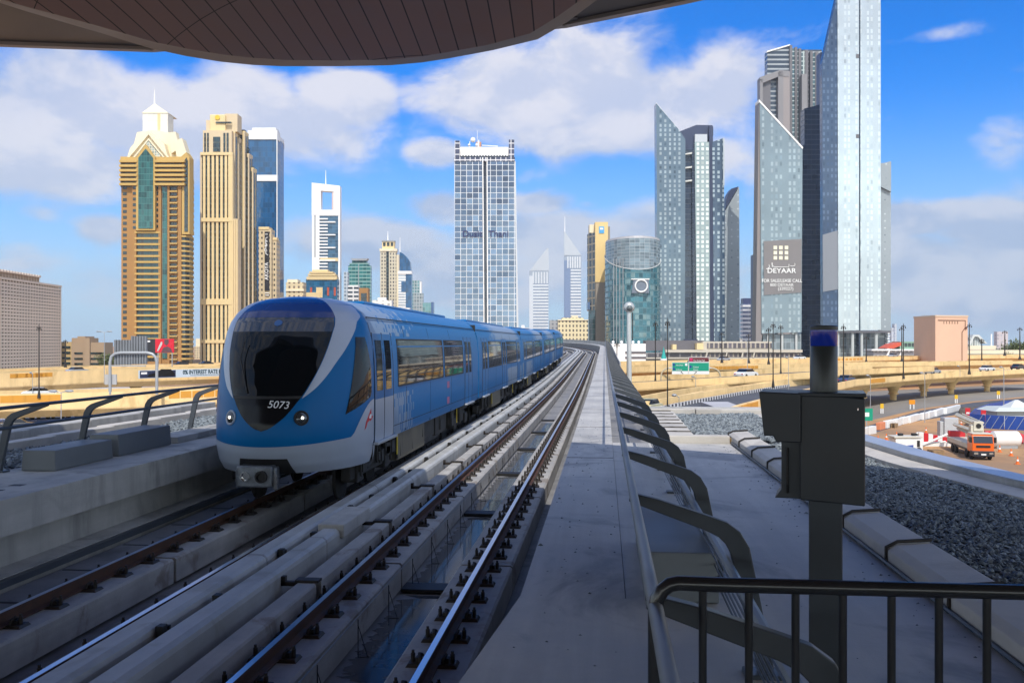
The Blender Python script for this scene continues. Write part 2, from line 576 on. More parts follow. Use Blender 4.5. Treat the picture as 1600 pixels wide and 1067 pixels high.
# ------------------------------------------------------------------ running rails and their fastenings
RP = [(-.07, -.15), (.07, -.15), (.07, -.137), (.014, -.115), (.012, -.045), (.036, -.036), (.036, -.004), (.03, 0), (-.03, 0), (-.036, -.004), (-.036, -.036), (-.012, -.045), (-.014, -.115), (-.07, -.137)]
cb = MB().frustum(-.24, .24, -.10, .10, -.168, -.135, .02, .02)
for s in (-1, 1):
    cb.tube([(s * .10, -.06, -.13), (s * .11, -.05, -.085), (s * .125, 0, -.065), (s * .11, .05, -.085), (s * .10, .06, -.13)], .016, 6)
    cb.box(s * .12 - .035, s * .12 + .035, -.035, .035, -.14, -.09)
    cb.lathe([(.022, -.14), (.022, -.06), (.014, -.055), (.014, -.03)], s * .185, .0, 8)
clip0 = None
RAILS = [(-1.58, 'right running rail of the near track, closest to the walkway'), (-3.09, 'rusty running rail beside the concrete cable trough'),
         (-4.79, 'running rail mostly hidden behind the conductor rail cover'), (-6.29, 'leftmost running rail on the plinth below the left ledge')]
for x, lb in RAILS:
    r = MB().sweep([(x + a, b) for a, b in RP], srange(-14, 330)).build('running_rail', RUST, None, True)
    props(r, lb, 'rail', 'running rails of the two tracks')
    MB().sweep([(x - .029, -.002), (x + .029, -.002), (x + .029, .0025), (x - .029, .0025)], srange(-14, 330)).build('rail_head', RAILTOP, r)
    n = 98 if x in (-1.58, -3.09) else 40
    for i in range(n):
        y = 5.6 + .72 * i
        if clip0 is None:
            c = clip0 = cb.build('rail_clip', CLIP, r, True)
        else:
            c = clip0.copy()
            COL.objects.link(c)
            c.parent = r
        c.location = (x, y, rise(y))
    fb = MB()
    y = 5.6 + .72 * n
    while y < 150:
        p = tr(y, x, 0)
        fb.box(p.x - .23, p.x + .23, p.y - .09, p.y + .09, p.z - .168, p.z - .08)
        y += .72
    props(fb.build('rail_clip', CLIP, r), kind='stuff')

# ------------------------------------------------------------------ conductor rail covers, cable trough
def cover_prof(x0, w):
    return [(x0 + a, b) for a, b in ((0, -.3), (w, -.3), (w, .06), (w - .015, .105), (w - .06, .14), (.06, .14), (.015, .105), (0, .06))]


for x0, w, lb, off in ((-4.55, .31, 'pale hooded conductor rail cover next to the train', 0), (-4.10, .30, 'pale hooded conductor rail cover nearer the rusty rail', 1.1)):
    t = thing('conductor_rail_cover', lb, 'rail cover', (0, 0, 0), 0, 'conductor rail covers between the tracks')
    y = -6.0 + off
    i = 0
    while y < 60:
        L = 5.8
        MB().sweep(cover_prof(x0, w), [y, y + L - .02]).build('cover_segment', COVER, t)
        MB().sweep(cover_prof(x0 - .003, w + .006), [y + L - .05, y + L + .0]).build('joint_sleeve', CONC_WARM, t)
        y += L
        i += 1
    MB().sweep(cover_prof(x0, w), srange(y, 330)).build('cover_segment', COVER, t)
    y = 5.1 + off
    ix = x0 + w + .01 if off == 0 else x0 - .05
    while y < 62:
        MB().box(ix, ix + .075, y, y + .11, -.05, .135).box(ix + .01, ix + .065, y + .15, y + .2, -.05, .10).build('insulator_bracket', BLACK, t, bevel=.008)
        y += 3.3
gbx = props(MB().box(-4.13, -3.74, 13.1, 14.6, .0, .20).build('junction_box', CONC, None, bevel=.02), 'grey junction box sitting on the inner conductor rail cover', 'junction box')
ct = thing('cable_trough', 'low concrete cable trough running along the left side of the rusty rail', 'cable trough')
y = -4.0
while y < 64:
    MB().sweep([(-3.60, -.5), (-3.36, -.5), (-3.36, -.02), (-3.38, .0), (-3.58, .0), (-3.60, -.02)], [y, y + 3.5]).build('trough_segment', CONC_WARM, ct)
    if y > 2:
        MB().box(-3.80, -3.42, y + 3.54, y + 3.61, -.05, .0).box(-3.80, -3.75, y + 3.54, y + 3.61, -.05, .06).box(-3.62, -3.34, y + 3.51, y + 3.66, -.0, .03).build('bracket', CLIP, ct)
    y += 3.7
MB().sweep([(-3.60, -.5), (-3.36, -.5), (-3.36, .0), (-3.60, .0)], srange(y, 330)).build('trough_segment', CONC_WARM, ct)
# thin black wires modelled in place of reflections along the wet trough
w0 = MB()
w0.tube([(-2.62, 0, -.545), (-2.62, 0, -.14)], .006, 5).tube([(-2.62, 0, -.2), (-2.52, .02, -.545)], .004, 5).tube([(-2.62, .0, -.545), (-2.5, .02, -.543)], .005, 5)
wo = None
for i in range(15):
    y = 8.3 + 1.42 * i
    if wo is None:
        o = wo = w0.build('reflection_wire', BLACK)
    else:
        o = wo.copy()
        COL.objects.link(o)
    o.location = (0, y, 0)
    props(o, 'thin black wire in place of a reflection in the wet trough between the near rails', 'wire stand', 'wires in place of reflections along the wet trough')
wl = MB().tube([(-2.66, y, -.15 - .01 * (i % 2)) for i, y in enumerate([6, 8, 11, 14, 17, 20, 25, 30, 40])], .006, 5)
props(wl.build('earthing_wire', PIPE), 'thin earthing wire strung along the side of the rusty rail plinth', 'wire')

# ------------------------------------------------------------------ balustrades
def arm_mesh():
    c = [(.15, 1.915, .026), (.30, 1.87, .036), (.60, 1.768, .043), (.68, 1.735, .049), (.735, 1.69, .055), (.775, 1.62, .057), (.82, 1.42, .053), (.93, .90, .044)]
    L, R_ = [], []
    for i, (x, z, h) in enumerate(c):
        a = c[max(0, i - 1)]
        b = c[min(len(c) - 1, i + 1)]
        t = Vector((b[0] - a[0], b[1] - a[1])).normalized()
        n = Vector((-t.y, t.x))
        L.append((x + n.x * h, z + n.y * h))
        R_.append((x - n.x * h, z - n.y * h))
    m = MB()
    n = len(c)
    vs = [(p[0], -.03, p[1]) for p in L + R_] + [(p[0], .03, p[1]) for p in L + R_]
    fs = []
    for i in range(n - 1):
        fs += [(i, i + n, i + n + 1, i + 1), (2 * n + i, 2 * n + i + 1, 3 * n + i + 1, 3 * n + i), (i, i + 1, 2 * n + i + 1, 2 * n + i), (n + i, 3 * n + i, 3 * n + i + 1, n + i + 1)]
    fs += [(0, 2 * n, 3 * n, n), (n - 1, 2 * n - 1, 4 * n - 1, 3 * n - 1)]
    m.add(vs, fs)
    m.box(.80, 1.04, -.08, .08, .895, .925)
    return m


def mirror(p):
    return (-8.05 - p[0], p[1], p[2])


def balustrade(label, mir, ys, s0, s1):
    t = thing('balustrade', label, 'balustrade', (0, 0, 0), 0, None)
    am = arm_mesh()
    if mir:
        am.v = [mirror(p) for p in am.v]
        am.f = [q[::-1] for q in am.f]
    first = None
    for y in ys:
        if first is None:
            o = first = am.build('post', STEEL, t, bevel=.006, seg=2)
        else:
            o = first.copy()
            COL.objects.link(o)
            o.parent = t
        if y <= 150:
            o.location = (0, y, rise(y))
        else:
            th = (y - 150) / 190
            o.location = tr(y, 0, 0) - Vector((0, 0, 0))
            o.rotation_euler = (0, 0, th)
    fx = (lambda x: -8.05 - x) if mir else (lambda x: x)
    ss = srange(s0, s1)
    MB().tube([tr(s, fx(.17), 1.925) for s in ss], .026, 10).build('handrail', PIPE if not mir else STEEL, t, True)
    MB().tube([tr(s, fx(.69), 1.57), ] if False else [tr(s, fx(.69), 1.57) for s in ss], .026, 8).build('lower_rail', PIPE if not mir else STEEL, t, True)
    if not mir:
        for i in range(6):
            q = i / 5
            MB().tube([tr(s, fx(.735 + .11 * q), 1.47 - .46 * q) for s in ss], .007, 5).build('wire_rope', ROPE, t)
    return t


balustrade('bent grey steel balustrade lining the right hand walkway into the distance', False, [3.25 + 2.2 * i for i in range(68)], 1.6, 152)
balustrade('bent grey steel balustrade above the ledge left of the train', True, [8.74 + 2.13 * i for i in range(11)], 4, 32)
MB().sweep([(1.03, .3), (1.10, .3), (1.10, 1.45), (1.03, 1.45)], srange(62, 330)).build('parapet', CONC, via)

# cabinets on the ledge and behind the right balustrade
for y0, y1, z1, lb in ((13.15, 14.80, 1.21, 'long grey cable cabinet on the left ledge, nearer one with its end face in view'), (14.98, 16.9, 1.27, 'long grey cable cabinet on the left ledge, further one touching the train')):
    props(MB().frustum(-8.72, -8.18, y0, y1, .905, z1, .015, .015).build('cable_cabinet', BOXM, None, bevel=.012), lb, 'cabinet', 'cable cabinets on the left ledge')
props(MB().box(-8.72, -8.15, 17.1, 40, .905, 1.02).build('duct_cover', CONC, None, bevel=.01), 'low flat duct cover continuing the cabinets along the left ledge', 'duct cover')
props(MB().frustum(.30, .84, 6.9, 9.0, .905, 1.27, .015, .015).build('cable_cabinet', BOXM, None, bevel=.012), 'grey cable cabinet standing behind the right balustrade', 'cabinet')

# ------------------------------------------------------------------ roof beds beside the viaduct: coping, gravel, upstands
cop = thing('roof_coping', 'row of pale coping blocks between the grey roof slab and the gravel on the right', 'coping')
y = 1.0
rc = random.Random(5)
while y < 18.2:
    L = 1.42
    MB().prism([(2.43, .5), (2.43, 1.03), (2.50, 1.075), (2.80, 1.10), (2.83, .5)][::-1], y, y + L).build('coping_block', COPING, cop, bevel=.012)
    MB().tube([(2.425, y + L + .02, .80), (2.425, y + L + .02, 1.05), (2.52, y + L + .02, 1.10), (2.80, y + L + .03 * rc.random(), 1.12)], .016, 6).build('clamp_cable', CLIP, cop)
    y += L + .045
props(MB().tube([(2.41, 1, .93), (2.41, 18, .93)], .018, 6).build('edge_pipe', STEEL), 'thin grey pipe along the foot of the pale coping blocks', 'pipe')
c2 = thing('roof_coping', 'pale flat coping slabs bordering the far gravel bed by the balustrade', 'coping')
y = 18.45
while y < 25.2:
    MB().box(1.12, 1.78 + .01 * (y - 18), y, y + .93, .6, 1.0).build('coping_block', COPING, c2, bevel=.012)
    MB().tube([(1.2, y + .955, 1.0), (1.45, y + .955, 1.01), (1.5, y + .92, 1.01), (1.78, y + .92, 1.01)], .016, 6).build('clamp_cable', CLIP, c2)
    y += .98
c3 = thing('roof_kerb', 'straight pale kerb closing the near end of the far gravel bed', 'kerb')
MB().box(1.10, 2.40, 18.12, 18.42, .5, 1.04).build('kerb_stone', COPING, c3, bevel=.015)
MB().box(2.42, 2.75, 18.14, 18.45, .5, 1.0).build('kerb_stone', SAND, c3, bevel=.015)
c4 = thing('roof_kerb', 'straight pale kerb at the far edge of the gravel, above the highway', 'kerb')
MB().box(1.0, 2.45, 25.45, 25.75, .5, 1.05).build('kerb_stone', COPING, c4, bevel=.015)
MB().box(2.47, 4.3, 25.45, 25.75, .5, 1.05).build('kerb_stone', COPING, c4, bevel=.015)
MB().box(.9, 4.4, 25.95, 26.35, .3, 1.06).build('upstand', CONC, c4, bevel=.015)
EDGE = [(7.6, -4), (6.7, 2), (6.15, 5), (5.68, 8), (5.15, 11.4), (4.75, 13.4), (4.45, 15.5), (4.2, 19), (4.05, 22), (3.95, 25.4)]


def edge_x(y):
    for (x0, y0), (x1, y1) in zip(EDGE, EDGE[1:]):
        if y <= y1: return x0 + (x1 - x0) * (y - y0) / (y1 - y0)
    return EDGE[-1][0]


ue = thing('roof_upstand', 'curved pale edge and grey upstand enclosing the gravel above the construction site', 'roof edge')


def edge_sweep(prof):
    m = MB()
    return m.loft([[(x + a, y, b) for a, b in prof] for x, y in EDGE])


edge_sweep([(0, .5), (.43, .5), (.43, .945), (.02, .93)]).build('edge_coping', COPING, ue)
edge_sweep([(.44, .3), (.85, .3), (.85, 1.005), (.45, 1.02)]).build('upstand', CONC, ue)
edge_sweep([(.445, 1.022), (.95, 1.0), (.95, 1.022), (.445, 1.04)]).build('metal_flashing', mat('zinc', (.42, .45, .52), .38, metal=.5, var=.1, vs=1), ue)
MB().prism([(2.42, -40), (2.42, 18.1), (1.1, 18.1), (1.1, 26.2), (4.3, 26.2), (4.6, 19), (5.5, 11.4), (7.0, 2), (8.0, -6), (9, -40)][::-1], -.5, .86, 'z').build('station_roof_slab', CONC_DARK, via)
MB().prism([(-8.98, -40), (-8.98, 26), (-12.2, 26), (-13.6, -40)], -.5, .84, 'z').build('station_roof_slab', CONC_DARK, via)
for x0, z1, w, lb in ((-10.95, 1.04, .3, 'inner pale kerb along the left gravel bed'), (-11.55, 1.16, .38, 'outer grey kerb beyond the left gravel bed')):
    k = thing('roof_kerb', lb, 'kerb')
    y = 2
    while y < 25:
        MB().prism([(x0 - .05 * (0), y), (x0 + w, y), (x0 + w + .07 * 2.1, y + 2.1), (x0 + .07 * 2.1, y + 2.1)], .5, z1, 'z').build('kerb_stone', COPING if w < .35 else CONC, k, bevel=.015)
        y += 2.14
        x0 += .0
stone_m = bpy.data.materials.new('basalt_gravel')
stone_m.use_nodes = True
_k = NT(stone_m.node_tree)
_g = _k.node('ShaderNodeNewGeometry')
_r = _k.node('ShaderNodeValToRGB')
_r.color_ramp.elements[0].color = (.055, .07, .085, 1)
_r.color_ramp.elements[1].color = (.25, .285, .31, 1)
_k.l.new(_g.outputs['Random Per Island'], _r.inputs[0])
_k.l.new(_r.outputs[0], _k.n['Principled BSDF'].inputs['Base Color'])
_k.n['Principled BSDF'].inputs['Roughness'].default_value = .7


def gravel(label, n, inside, bounds, z, s0, s1, seed):
    r = random.Random(seed)
    m = MB()
    k = 0
    (x0, x1), (y0, y1) = bounds
    while k < n:
        x, y = r.uniform(x0, x1), r.uniform(y0, y1)
        if not inside(x, y): continue
        k += 1
        s = r.uniform(s0, s1)
        a = r.uniform(0, 6.28)
        ca, sa = math.cos(a), math.sin(a)
        zz = z + r.uniform(0, .03) + .02 * math.sin(x * 2.3 + y * 1.7)
        pts = []
        for (px, py, pz) in ((1, 0, 0), (.1, .8, .1), (-.9, .1, 0), (0, -.75, -.1), (.15, .05, .62), (-.1, 0, -.6)):
            px, py, pz = px * r.uniform(.7, 1.2) * s, py * r.uniform(.7, 1.2) * s, pz * r.uniform(.6, 1.2) * s
            tx = r.uniform(-.4, .4)
            pz += tx * px
            pts.append((x + px * ca - py * sa, y + px * sa + py * ca, zz + pz))
        m.add(pts, [(0, 1, 4), (1, 2, 4), (2, 3, 4), (3, 0, 4), (1, 0, 5), (2, 1, 5), (3, 2, 5), (0, 3, 5)])
    props(m.build('gravel', stone_m), label, 'gravel', None, 'stuff')


gravel('dark crushed stone covering the roof bed right of the coping', 25000, lambda x, y: 2.84 < x < edge_x(y) - .01, ((2.84, 7), (3.5, 18.1)), .875, .022, .048, 1)
gravel('grey crushed stone in the far roof bed above the highway', 5200, lambda x, y: 1.86 < x < edge_x(y), ((1.8, 4.6), (18.44, 25.4)), .90, .04, .08, 2)
gravel('grey crushed stone in the roof bed left of the ledge', 4200, lambda x, y: x < -9.0, ((-10.6, -9.0), (8, 25)), .87, .035, .075, 3)

# grit and litter swept against the kerbs and along the walkway
r = random.Random(77)
m = MB()
for i in range(420):
    q = r.random()
    if q < .40: x, y, z = r.gauss(2.30, .10), r.uniform(3, 17.8), .897
    elif q < .7: x, y, z = r.uniform(.3, 2.4), r.uniform(3, 17.9), .897
    else: x, y, z = r.uniform(-.6, .12), r.uniform(5.5, 24), .90
    if x > 2.41: continue
    s_ = r.uniform(.006, .016) * (1.8 if r.random() < .06 else 1)
    m.add([(x + s_, y, z + .001), (x, y + s_, z + .001), (x - s_, y, z + .001), (x, y - s_ * .8, z + .001), (x, y, z + s_ * .8)], [(0, 1, 4), (1, 2, 4), (2, 3, 4), (3, 0, 4)])
props(m.build('grit', stone_m), 'scattered grit on the walkway and roof slab', 'grit', None, 'stuff')
for y in (11.3, 11.75):
    MB().box(-7.98, -7.80, y, y + .13, .895, .9035).build('drain_slot', BLACK, via)
# ================================================================== STATION CANOPY
SOF = bpy.data.materials.new('soffit_panel')
SOF.use_nodes = True
_k = NT(SOF.node_tree)
_tc = _k.node('ShaderNodeTexCoord').outputs['Object']
_x, _y, _z = _k.xyz(_tc)
_u = _k.m('ADD', _k.m('MULTIPLY', _x, .999), _k.m('MULTIPLY', _y, .04))
_f = _k.m('FRACT', _k.m('DIVIDE', _k.m('ADD', _u, 100.0), .26))
_q = _k.m('ADD', _x, 2.2)
_v = _k.m('SUBTRACT', _y, _k.m('MULTIPLY', _k.m('MULTIPLY', _q, _q), .13))
_f2 = _k.m('FRACT', _k.m('DIVIDE', _k.m('ADD', _v, 100.3), 2.4))
_seam = _k.m('MAXIMUM', _k.m('LESS_THAN', _f, .07), _k.m('LESS_THAN', _f2, .008))
_rn = _k.white(_k.comb(_k.m('FLOOR', _k.m('DIVIDE', _k.m('ADD', _u, 100.0), .26)), _k.m('FLOOR', _k.m('DIVIDE', _k.m('ADD', _v, 100.3), 2.4)), 0.0))
_c = _k.mix(_rn, (.27, .175, .155), (.31, .205, .185))
_c = _k.mix(_k.step(_k.noise(_tc, .8, 4, .6), .35, .7), _c, (.26, .195, .19))
_k.put(_k.n['Principled BSDF'].inputs['Base Color'], _k.mix(_seam, _c, (.012, .01, .01)))
_k.n['Principled BSDF'].inputs['Roughness'].default_value = .55
RIMM = mat('rim_aluminium', (.22, .20, .195), .5, metal=.2, var=.1, vs=.6)
SLABM = mat('canopy_dark_metal', (.10, .105, .115), .5, metal=.2, var=.1, vs=.5)
FASC = mat('canopy_fascia', (.40, .39, .39), .5, metal=.2)
can = thing('station_canopy', 'dark overhanging station roof with a curved panelled soffit along the top', 'canopy', (0, 0, 0))


def lip(z, pts):
    return [P(u, v, (z - EYE) * F / (HZ - v)) for u, v in pts]


edge = lip(6.8, [(-140, -40), (40, 18), (150, 50), (235, 76), (290, 88), (345, 97), (395, 102), (440, 104), (530, 104), (610, 102.5), (660, 98), (700, 92), (770, 79), (840, 62), (885, 36), (920, 10), (960, -20), (1060, -90)])
inner = lip(6.75, [(-160, -50), (30, 8), (150, 40), (240, 66), (300, 78), (350, 86), (398, 91), (445, 94), (530, 95), (607, 93.5), (655, 89), (694, 83), (760, 71), (828, 53), (870, 27), (905, 2), (945, -28), (1045, -96)])
n = len(edge)
# rim: a thin curved lip, 0.1 m deep
m = MB()
top = [p + Vector((0, 0, .10)) for p in edge]
low = [p + Vector((0, 0, -.0)) for p in edge]
vs = low + top + inner
m.add(vs, [(i, i + 1, n + i + 1, n + i) for i in range(n - 1)] + [(i + 1, i, 2 * n + i, 2 * n + i + 1) for i in range(n - 1)])
m.build('rim', RIMM, can)
# soffit: from the rim back over the platform, rising gently
m = MB()
rows = [inner]
for q in (1, 2, 3, 4, 5, 6):
    t = q / 6
    row = []
    for i, p in enumerate(inner):
        w = i / (n - 1)
        tgt = Vector((-15 + 24 * w, -26, 6.8))
        pp = p.lerp(tgt, t ** 1.6)
        pp.z = 6.75 + .35 * math.sin(math.pi * min(1, t * 1.2)) * math.sin(math.pi * w)
        row.append(pp)
    rows.append(row)
vs = [p for r in rows for p in r]
m.add(vs, [(j * n + i, j * n + i + 1, (j + 1) * n + i + 1, (j + 1) * n + i) for j in range(len(rows) - 1) for i in range(n - 1)])
so = m.build('soffit', SOF, can, True)
# upper slab with its straight fascia on both sides
e2 = lip(7.25, [(-260, 52), (0, 68), (240, 76.5), (420, 60), (700, 58), (885, 38), (1072, 0), (1300, -52), (1700, -150)]) + [Vector((9.5, 5.5, 7.25)), Vector((14, 1.0, 7.25))]
b2 = [Vector((14, -26, 7.25)), Vector((-17, -26, 7.25))]
m = MB()
ring = e2 + b2
k2 = len(ring)
m.add([p for p in ring] + [p + Vector((0, 0, .5)) for p in ring], [tuple(range(k2 - 1, -1, -1)), tuple(range(k2, 2 * k2))] + [(i, (i + 1) % k2, (i + 1) % k2 + k2, i + k2) for i in range(k2)])
m.build('roof_slab', SLABM, can)
m = MB()
for a, b in zip(e2, e2[1:]):
    t = (b - a).normalized()
    nn = Vector((-t.y, t.x, 0)).normalized()
    q = [a - nn * .10 - Vector((0, 0, .05)), b - nn * .10 - Vector((0, 0, .05)), b + nn * .02 - Vector((0, 0, .05)), a + nn * .02 - Vector((0, 0, .05))]
    m.add(q + [p + Vector((0, 0, .62)) for p in q], [(0, 1, 2, 3), (7, 6, 5, 4), (0, 4, 5, 1), (1, 5, 6, 2), (2, 6, 7, 3), (3, 7, 4, 0)])
m.build('fascia', FASC, can)
pe = P(892, 38, 12.9)
MB().box(pe.x - .06, pe.x + .1, pe.y - .3, pe.y, pe.z - .02, pe.z + .12).build('lamp_bracket', SLABM, can)
# ================================================================== SIGNAL POST
def dx(u, d): return (u - 1290) / F * d


sp = P(1290, HZ, 4.3)
sig = thing('signal_post', 'black trackside signal box on a square post behind the foreground barrier', 'signal post', (sp.x, sp.y, .90), A)
D = 4.3
OFFA = math.atan(490 / F)
sig.rotation_euler = (0, 0, A - OFFA)
DX, DZ = (D / math.cos(OFFA) - .17) * math.cos(OFFA) ** 2, D - .16
def sx(u): return (u - 1290) * DX / F
def sz(v): return (HZ - v) * DZ / F + EYE - .90
PW = mat('signal_post_grey', (.035, .043, .055), .5, var=.15, vs=3)
MB().box(sx(1263), sx(1317), -.08, .08, 0, sz(780)).build('post', PW, sig, bevel=.008)
MB().box(sx(1258), sx(1322), -.10, .10, 0, .02).build('base_plate', PW, sig)
bxm = MB().prism([(sx(1250), sz(783)), (sx(1351), sz(788)), (sx(1351), sz(621)), (sx(1250), sz(615))], -.17, .13, 'y')
bo = bxm.build('signal_box', DARKP, sig, bevel=.006)
MB().box(sx(1246), sx(1353), -.18, .14, sz(620), sz(614)).build('lid', DARKP, bo, bevel=.004)
MB().lathe([(.0035, 0), (.0035, .01)], 0, 0, 8).build('screw', CHROME, bo).location = (sx(1340), -.175, sz(640))
MB().prism([(sx(1208), sz(784)), (sx(1250.5), sz(784)), (sx(1250.5), sz(690)), (sx(1219), sz(690)), (sx(1219), sz(770))], -.12, .08, 'y').build('terminal_housing', PW, sig, bevel=.004)
MB().tube([(sx(1229), -.125, sz(775)), (sx(1229), -.14, sz(760)), (sx(1229), -.14, sz(715)), (sx(1229), -.125, sz(703))], .006, 6).build('handle', BLACK, sig)
hood = MB()
q = [(sx(1184), sz(613)), (sx(1251), sz(615)), (sx(1251), sz(692)), (sx(1212), sz(692)), (sx(1207), sz(683)), (sx(1192), sz(683))]
hood.prism(q[::-1], -.19, .12, 'y')
hood.build('hood', DARKP, sig, bevel=.005)
rl = (sx(1309.5) - sx(1264)) / 2
cx = sx(1287)
MB().lathe([(rl, sz(617)), (rl, sz(541)), (rl * .985, sz(540.5))], cx, 0, 28).build('lamp_tube', mat('smoked_tube', (.03, .038, .042), .3, var=.1), sig, True)
MB().lathe([(rl * .97, sz(541)), (rl * 1.0, sz(540)), (rl * 1.0, sz(515)), (rl * .96, sz(514))], cx, 0, 28).build('blue_lens', mat('blue_lens', (.008, .035, .42), .15, coat=.6), sig, True)
MB().lathe([(rl * 1.02, sz(514.5)), (rl * 1.02, sz(509)), (rl * .9, sz(507.5))], cx, 0, 28).build('cap', DARKP, sig, True)

# ================================================================== FOREGROUND BARRIER
bar = thing('steel_barrier', 'black tubular steel barrier across the bottom right corner', 'barrier', (.15, 3.12, .90))
def bxp(u, v, Y=3.12):
    # place on the vertical plane Y = const
    xc = (u - CU) / F
    d = Y / (math.cos(A) + xc * math.sin(A))
    p = P(u, v, d)
    return p.x - .15, p.z - .90


x0, zt = bxp(1024, 905)
x1, _ = bxp(1600, 918)
pts = [(x0, 0, 0), (x0, 0, zt - .10)] + [(x0 + .075 - .075 * math.cos(t), 0, zt - .10 + .09 * math.sin(t)) for t in (.4, .8, 1.2, 1.57)] + [(x0 + .2, 0, zt - .012), (2.6, 0, zt - .012)]
BARM = mat('barrier_black', (.016, .018, .022), .28, spec=.6, coat=.3)
MB().tube(pts, .025, 12).build('frame', BARM, bar, True)
_, z2 = bxp(1200, 932)
xi = x0 + .1
for u in (1098, 1170, 1243, 1317, 1393, 1467, 1542, 1620, 1700):
    x, _ = bxp(u, 1000)
    MB().tube([(x, 0, .02), (x, 0, zt - .03)], .0135, 10).build('upright_bar', BARM, bar, True)
MB().tube([(x0, 0, .12), (2.6, 0, .12)], .016, 10).build('bottom_rail', BARM, bar, True)
# ================================================================== METRO TRAIN
XC, Y0 = -5.57, 14.65
NL = 2.05                                   # length of the rounded nose
PROF = [(1.27, .66), (1.32, .80), (1.35, 1.05), (1.355, 1.5), (1.355, 2.0), (1.345, 2.4), (1.325, 2.75), (1.29, 3.0), (1.235, 3.2), (1.13, 3.38), (.96, 3.52), (.70, 3.615), (.36, 3.66), (.0, 3.675)]


def wz(z):
    for (w0, z0), (w1, z1) in zip(PROF, PROF[1:]):
        if z <= z1: return w0 + (w1 - w0) * (z - z0) / (z1 - z0)
    return 0.0


CL = [(.66, .30), (.80, .16), (1.0, .06), (1.25, .0), (1.5, .02), (1.8, .09), (2.1, .19), (2.4, .32), (2.7, .48), (3.0, .68), (3.2, .86), (3.38, 1.06), (3.52, 1.28), (3.615, 1.52), (3.66, 1.76), (3.675, 1.95)]


def yc(z):
    for (z0, a), (z1, b) in zip(CL, CL[1:]):
        if z <= z1: return a + (b - a) * (z - z0) / (z1 - z0)
    return CL[-1][1]


def S(z, th):
    w = wz(z)
    c = max(0.0, math.cos(th))
    return Vector((w * math.sin(th), yc(z) + (NL - yc(z)) * (1 - c ** .92), z))


def So(z, th, off):
    e = .01
    p = S(z, th)
    a = S(z, th + e) - S(z, th - e)
    zz = min(max(z, .67), 3.66)
    b = S(min(zz + .01, 3.674), th) - S(zz - .01, th)
    nn = a.cross(b)
    if nn.length < 1e-9: return p
    nn.normalize()
    if nn.y > 0: nn = -nn
    return p + nn * off


def thx(z, x):
    return math.asin(max(-1, min(1, x / max(wz(z), 1e-4))))


def thy(z, y):
    c = 1 - (y - yc(z)) / (NL - yc(z))
    return math.acos(max(0, min(1, c)) ** (1 / .92))


def lerp_tab(tab, q):
    if q <= tab[0][0]: return tab[0][1]
    for (a, b), (c, d) in zip(tab, tab[1:]):
        if q <= c: return b + (d - b) * (q - a) / (c - a)
    return tab[-1][1]


def ss_tab(tab, q):
    """smooth (Catmull-Rom) table lookup"""
    if q <= tab[0][0]: return tab[0][1]
    if q >= tab[-1][0]: return tab[-1][1]
    for i in range(len(tab) - 1):
        if q <= tab[i + 1][0]:
            (x0, y0), (x1, y1) = tab[i], tab[i + 1]
            m0 = (y1 - (tab[i - 1][1] if i else y0)) / (x1 - (tab[i - 1][0] if i else x0))
            m1 = ((tab[i + 2][1] if i + 2 < len(tab) else y1) - y0) / ((tab[i + 2][0] if i + 2 < len(tab) else x1) - x0)
            h = x1 - x0
            t = (q - x0) / h
            return (2 * t ** 3 - 3 * t * t + 1) * y0 + (t ** 3 - 2 * t * t + t) * h * m0 + (-2 * t ** 3 + 3 * t * t) * y1 + (t ** 3 - t * t) * h * m1


BLUE = rgb(0, 113, 182, .76)
SILV = rgb(166, 176, 192)
BLUEP = mat('train_blue', BLUE, .36, spec=.16, var=.04, vs=.8)
SILVP = mat('train_silver', SILV, .34, metal=.1, coat=.2, var=.04, vs=.8)
NAVY = mat('navy_glass_panel', rgb(14, 44, 112), .15, coat=.3, spec=.5)
SCREEN = mat('windscreen_glass', (.004, .006, .008), .03, spec=.28)
MASK = mat('black_mask', (.006, .007, .009), .2, spec=.25)
GAP = mat('gangway_rubber', (.015, .016, .018), .7)
UNDER = mat('underframe_grime', (.025, .024, .023), .75, var=.4, vs=2.5, bump=.3, bs=12)
UNDB = mat('equipment_box', (.12, .105, .075), .6, var=.3, vs=2.0, streak=.3)
TREAD = mat('step_grey', (.5, .52, .55), .4, metal=.6)


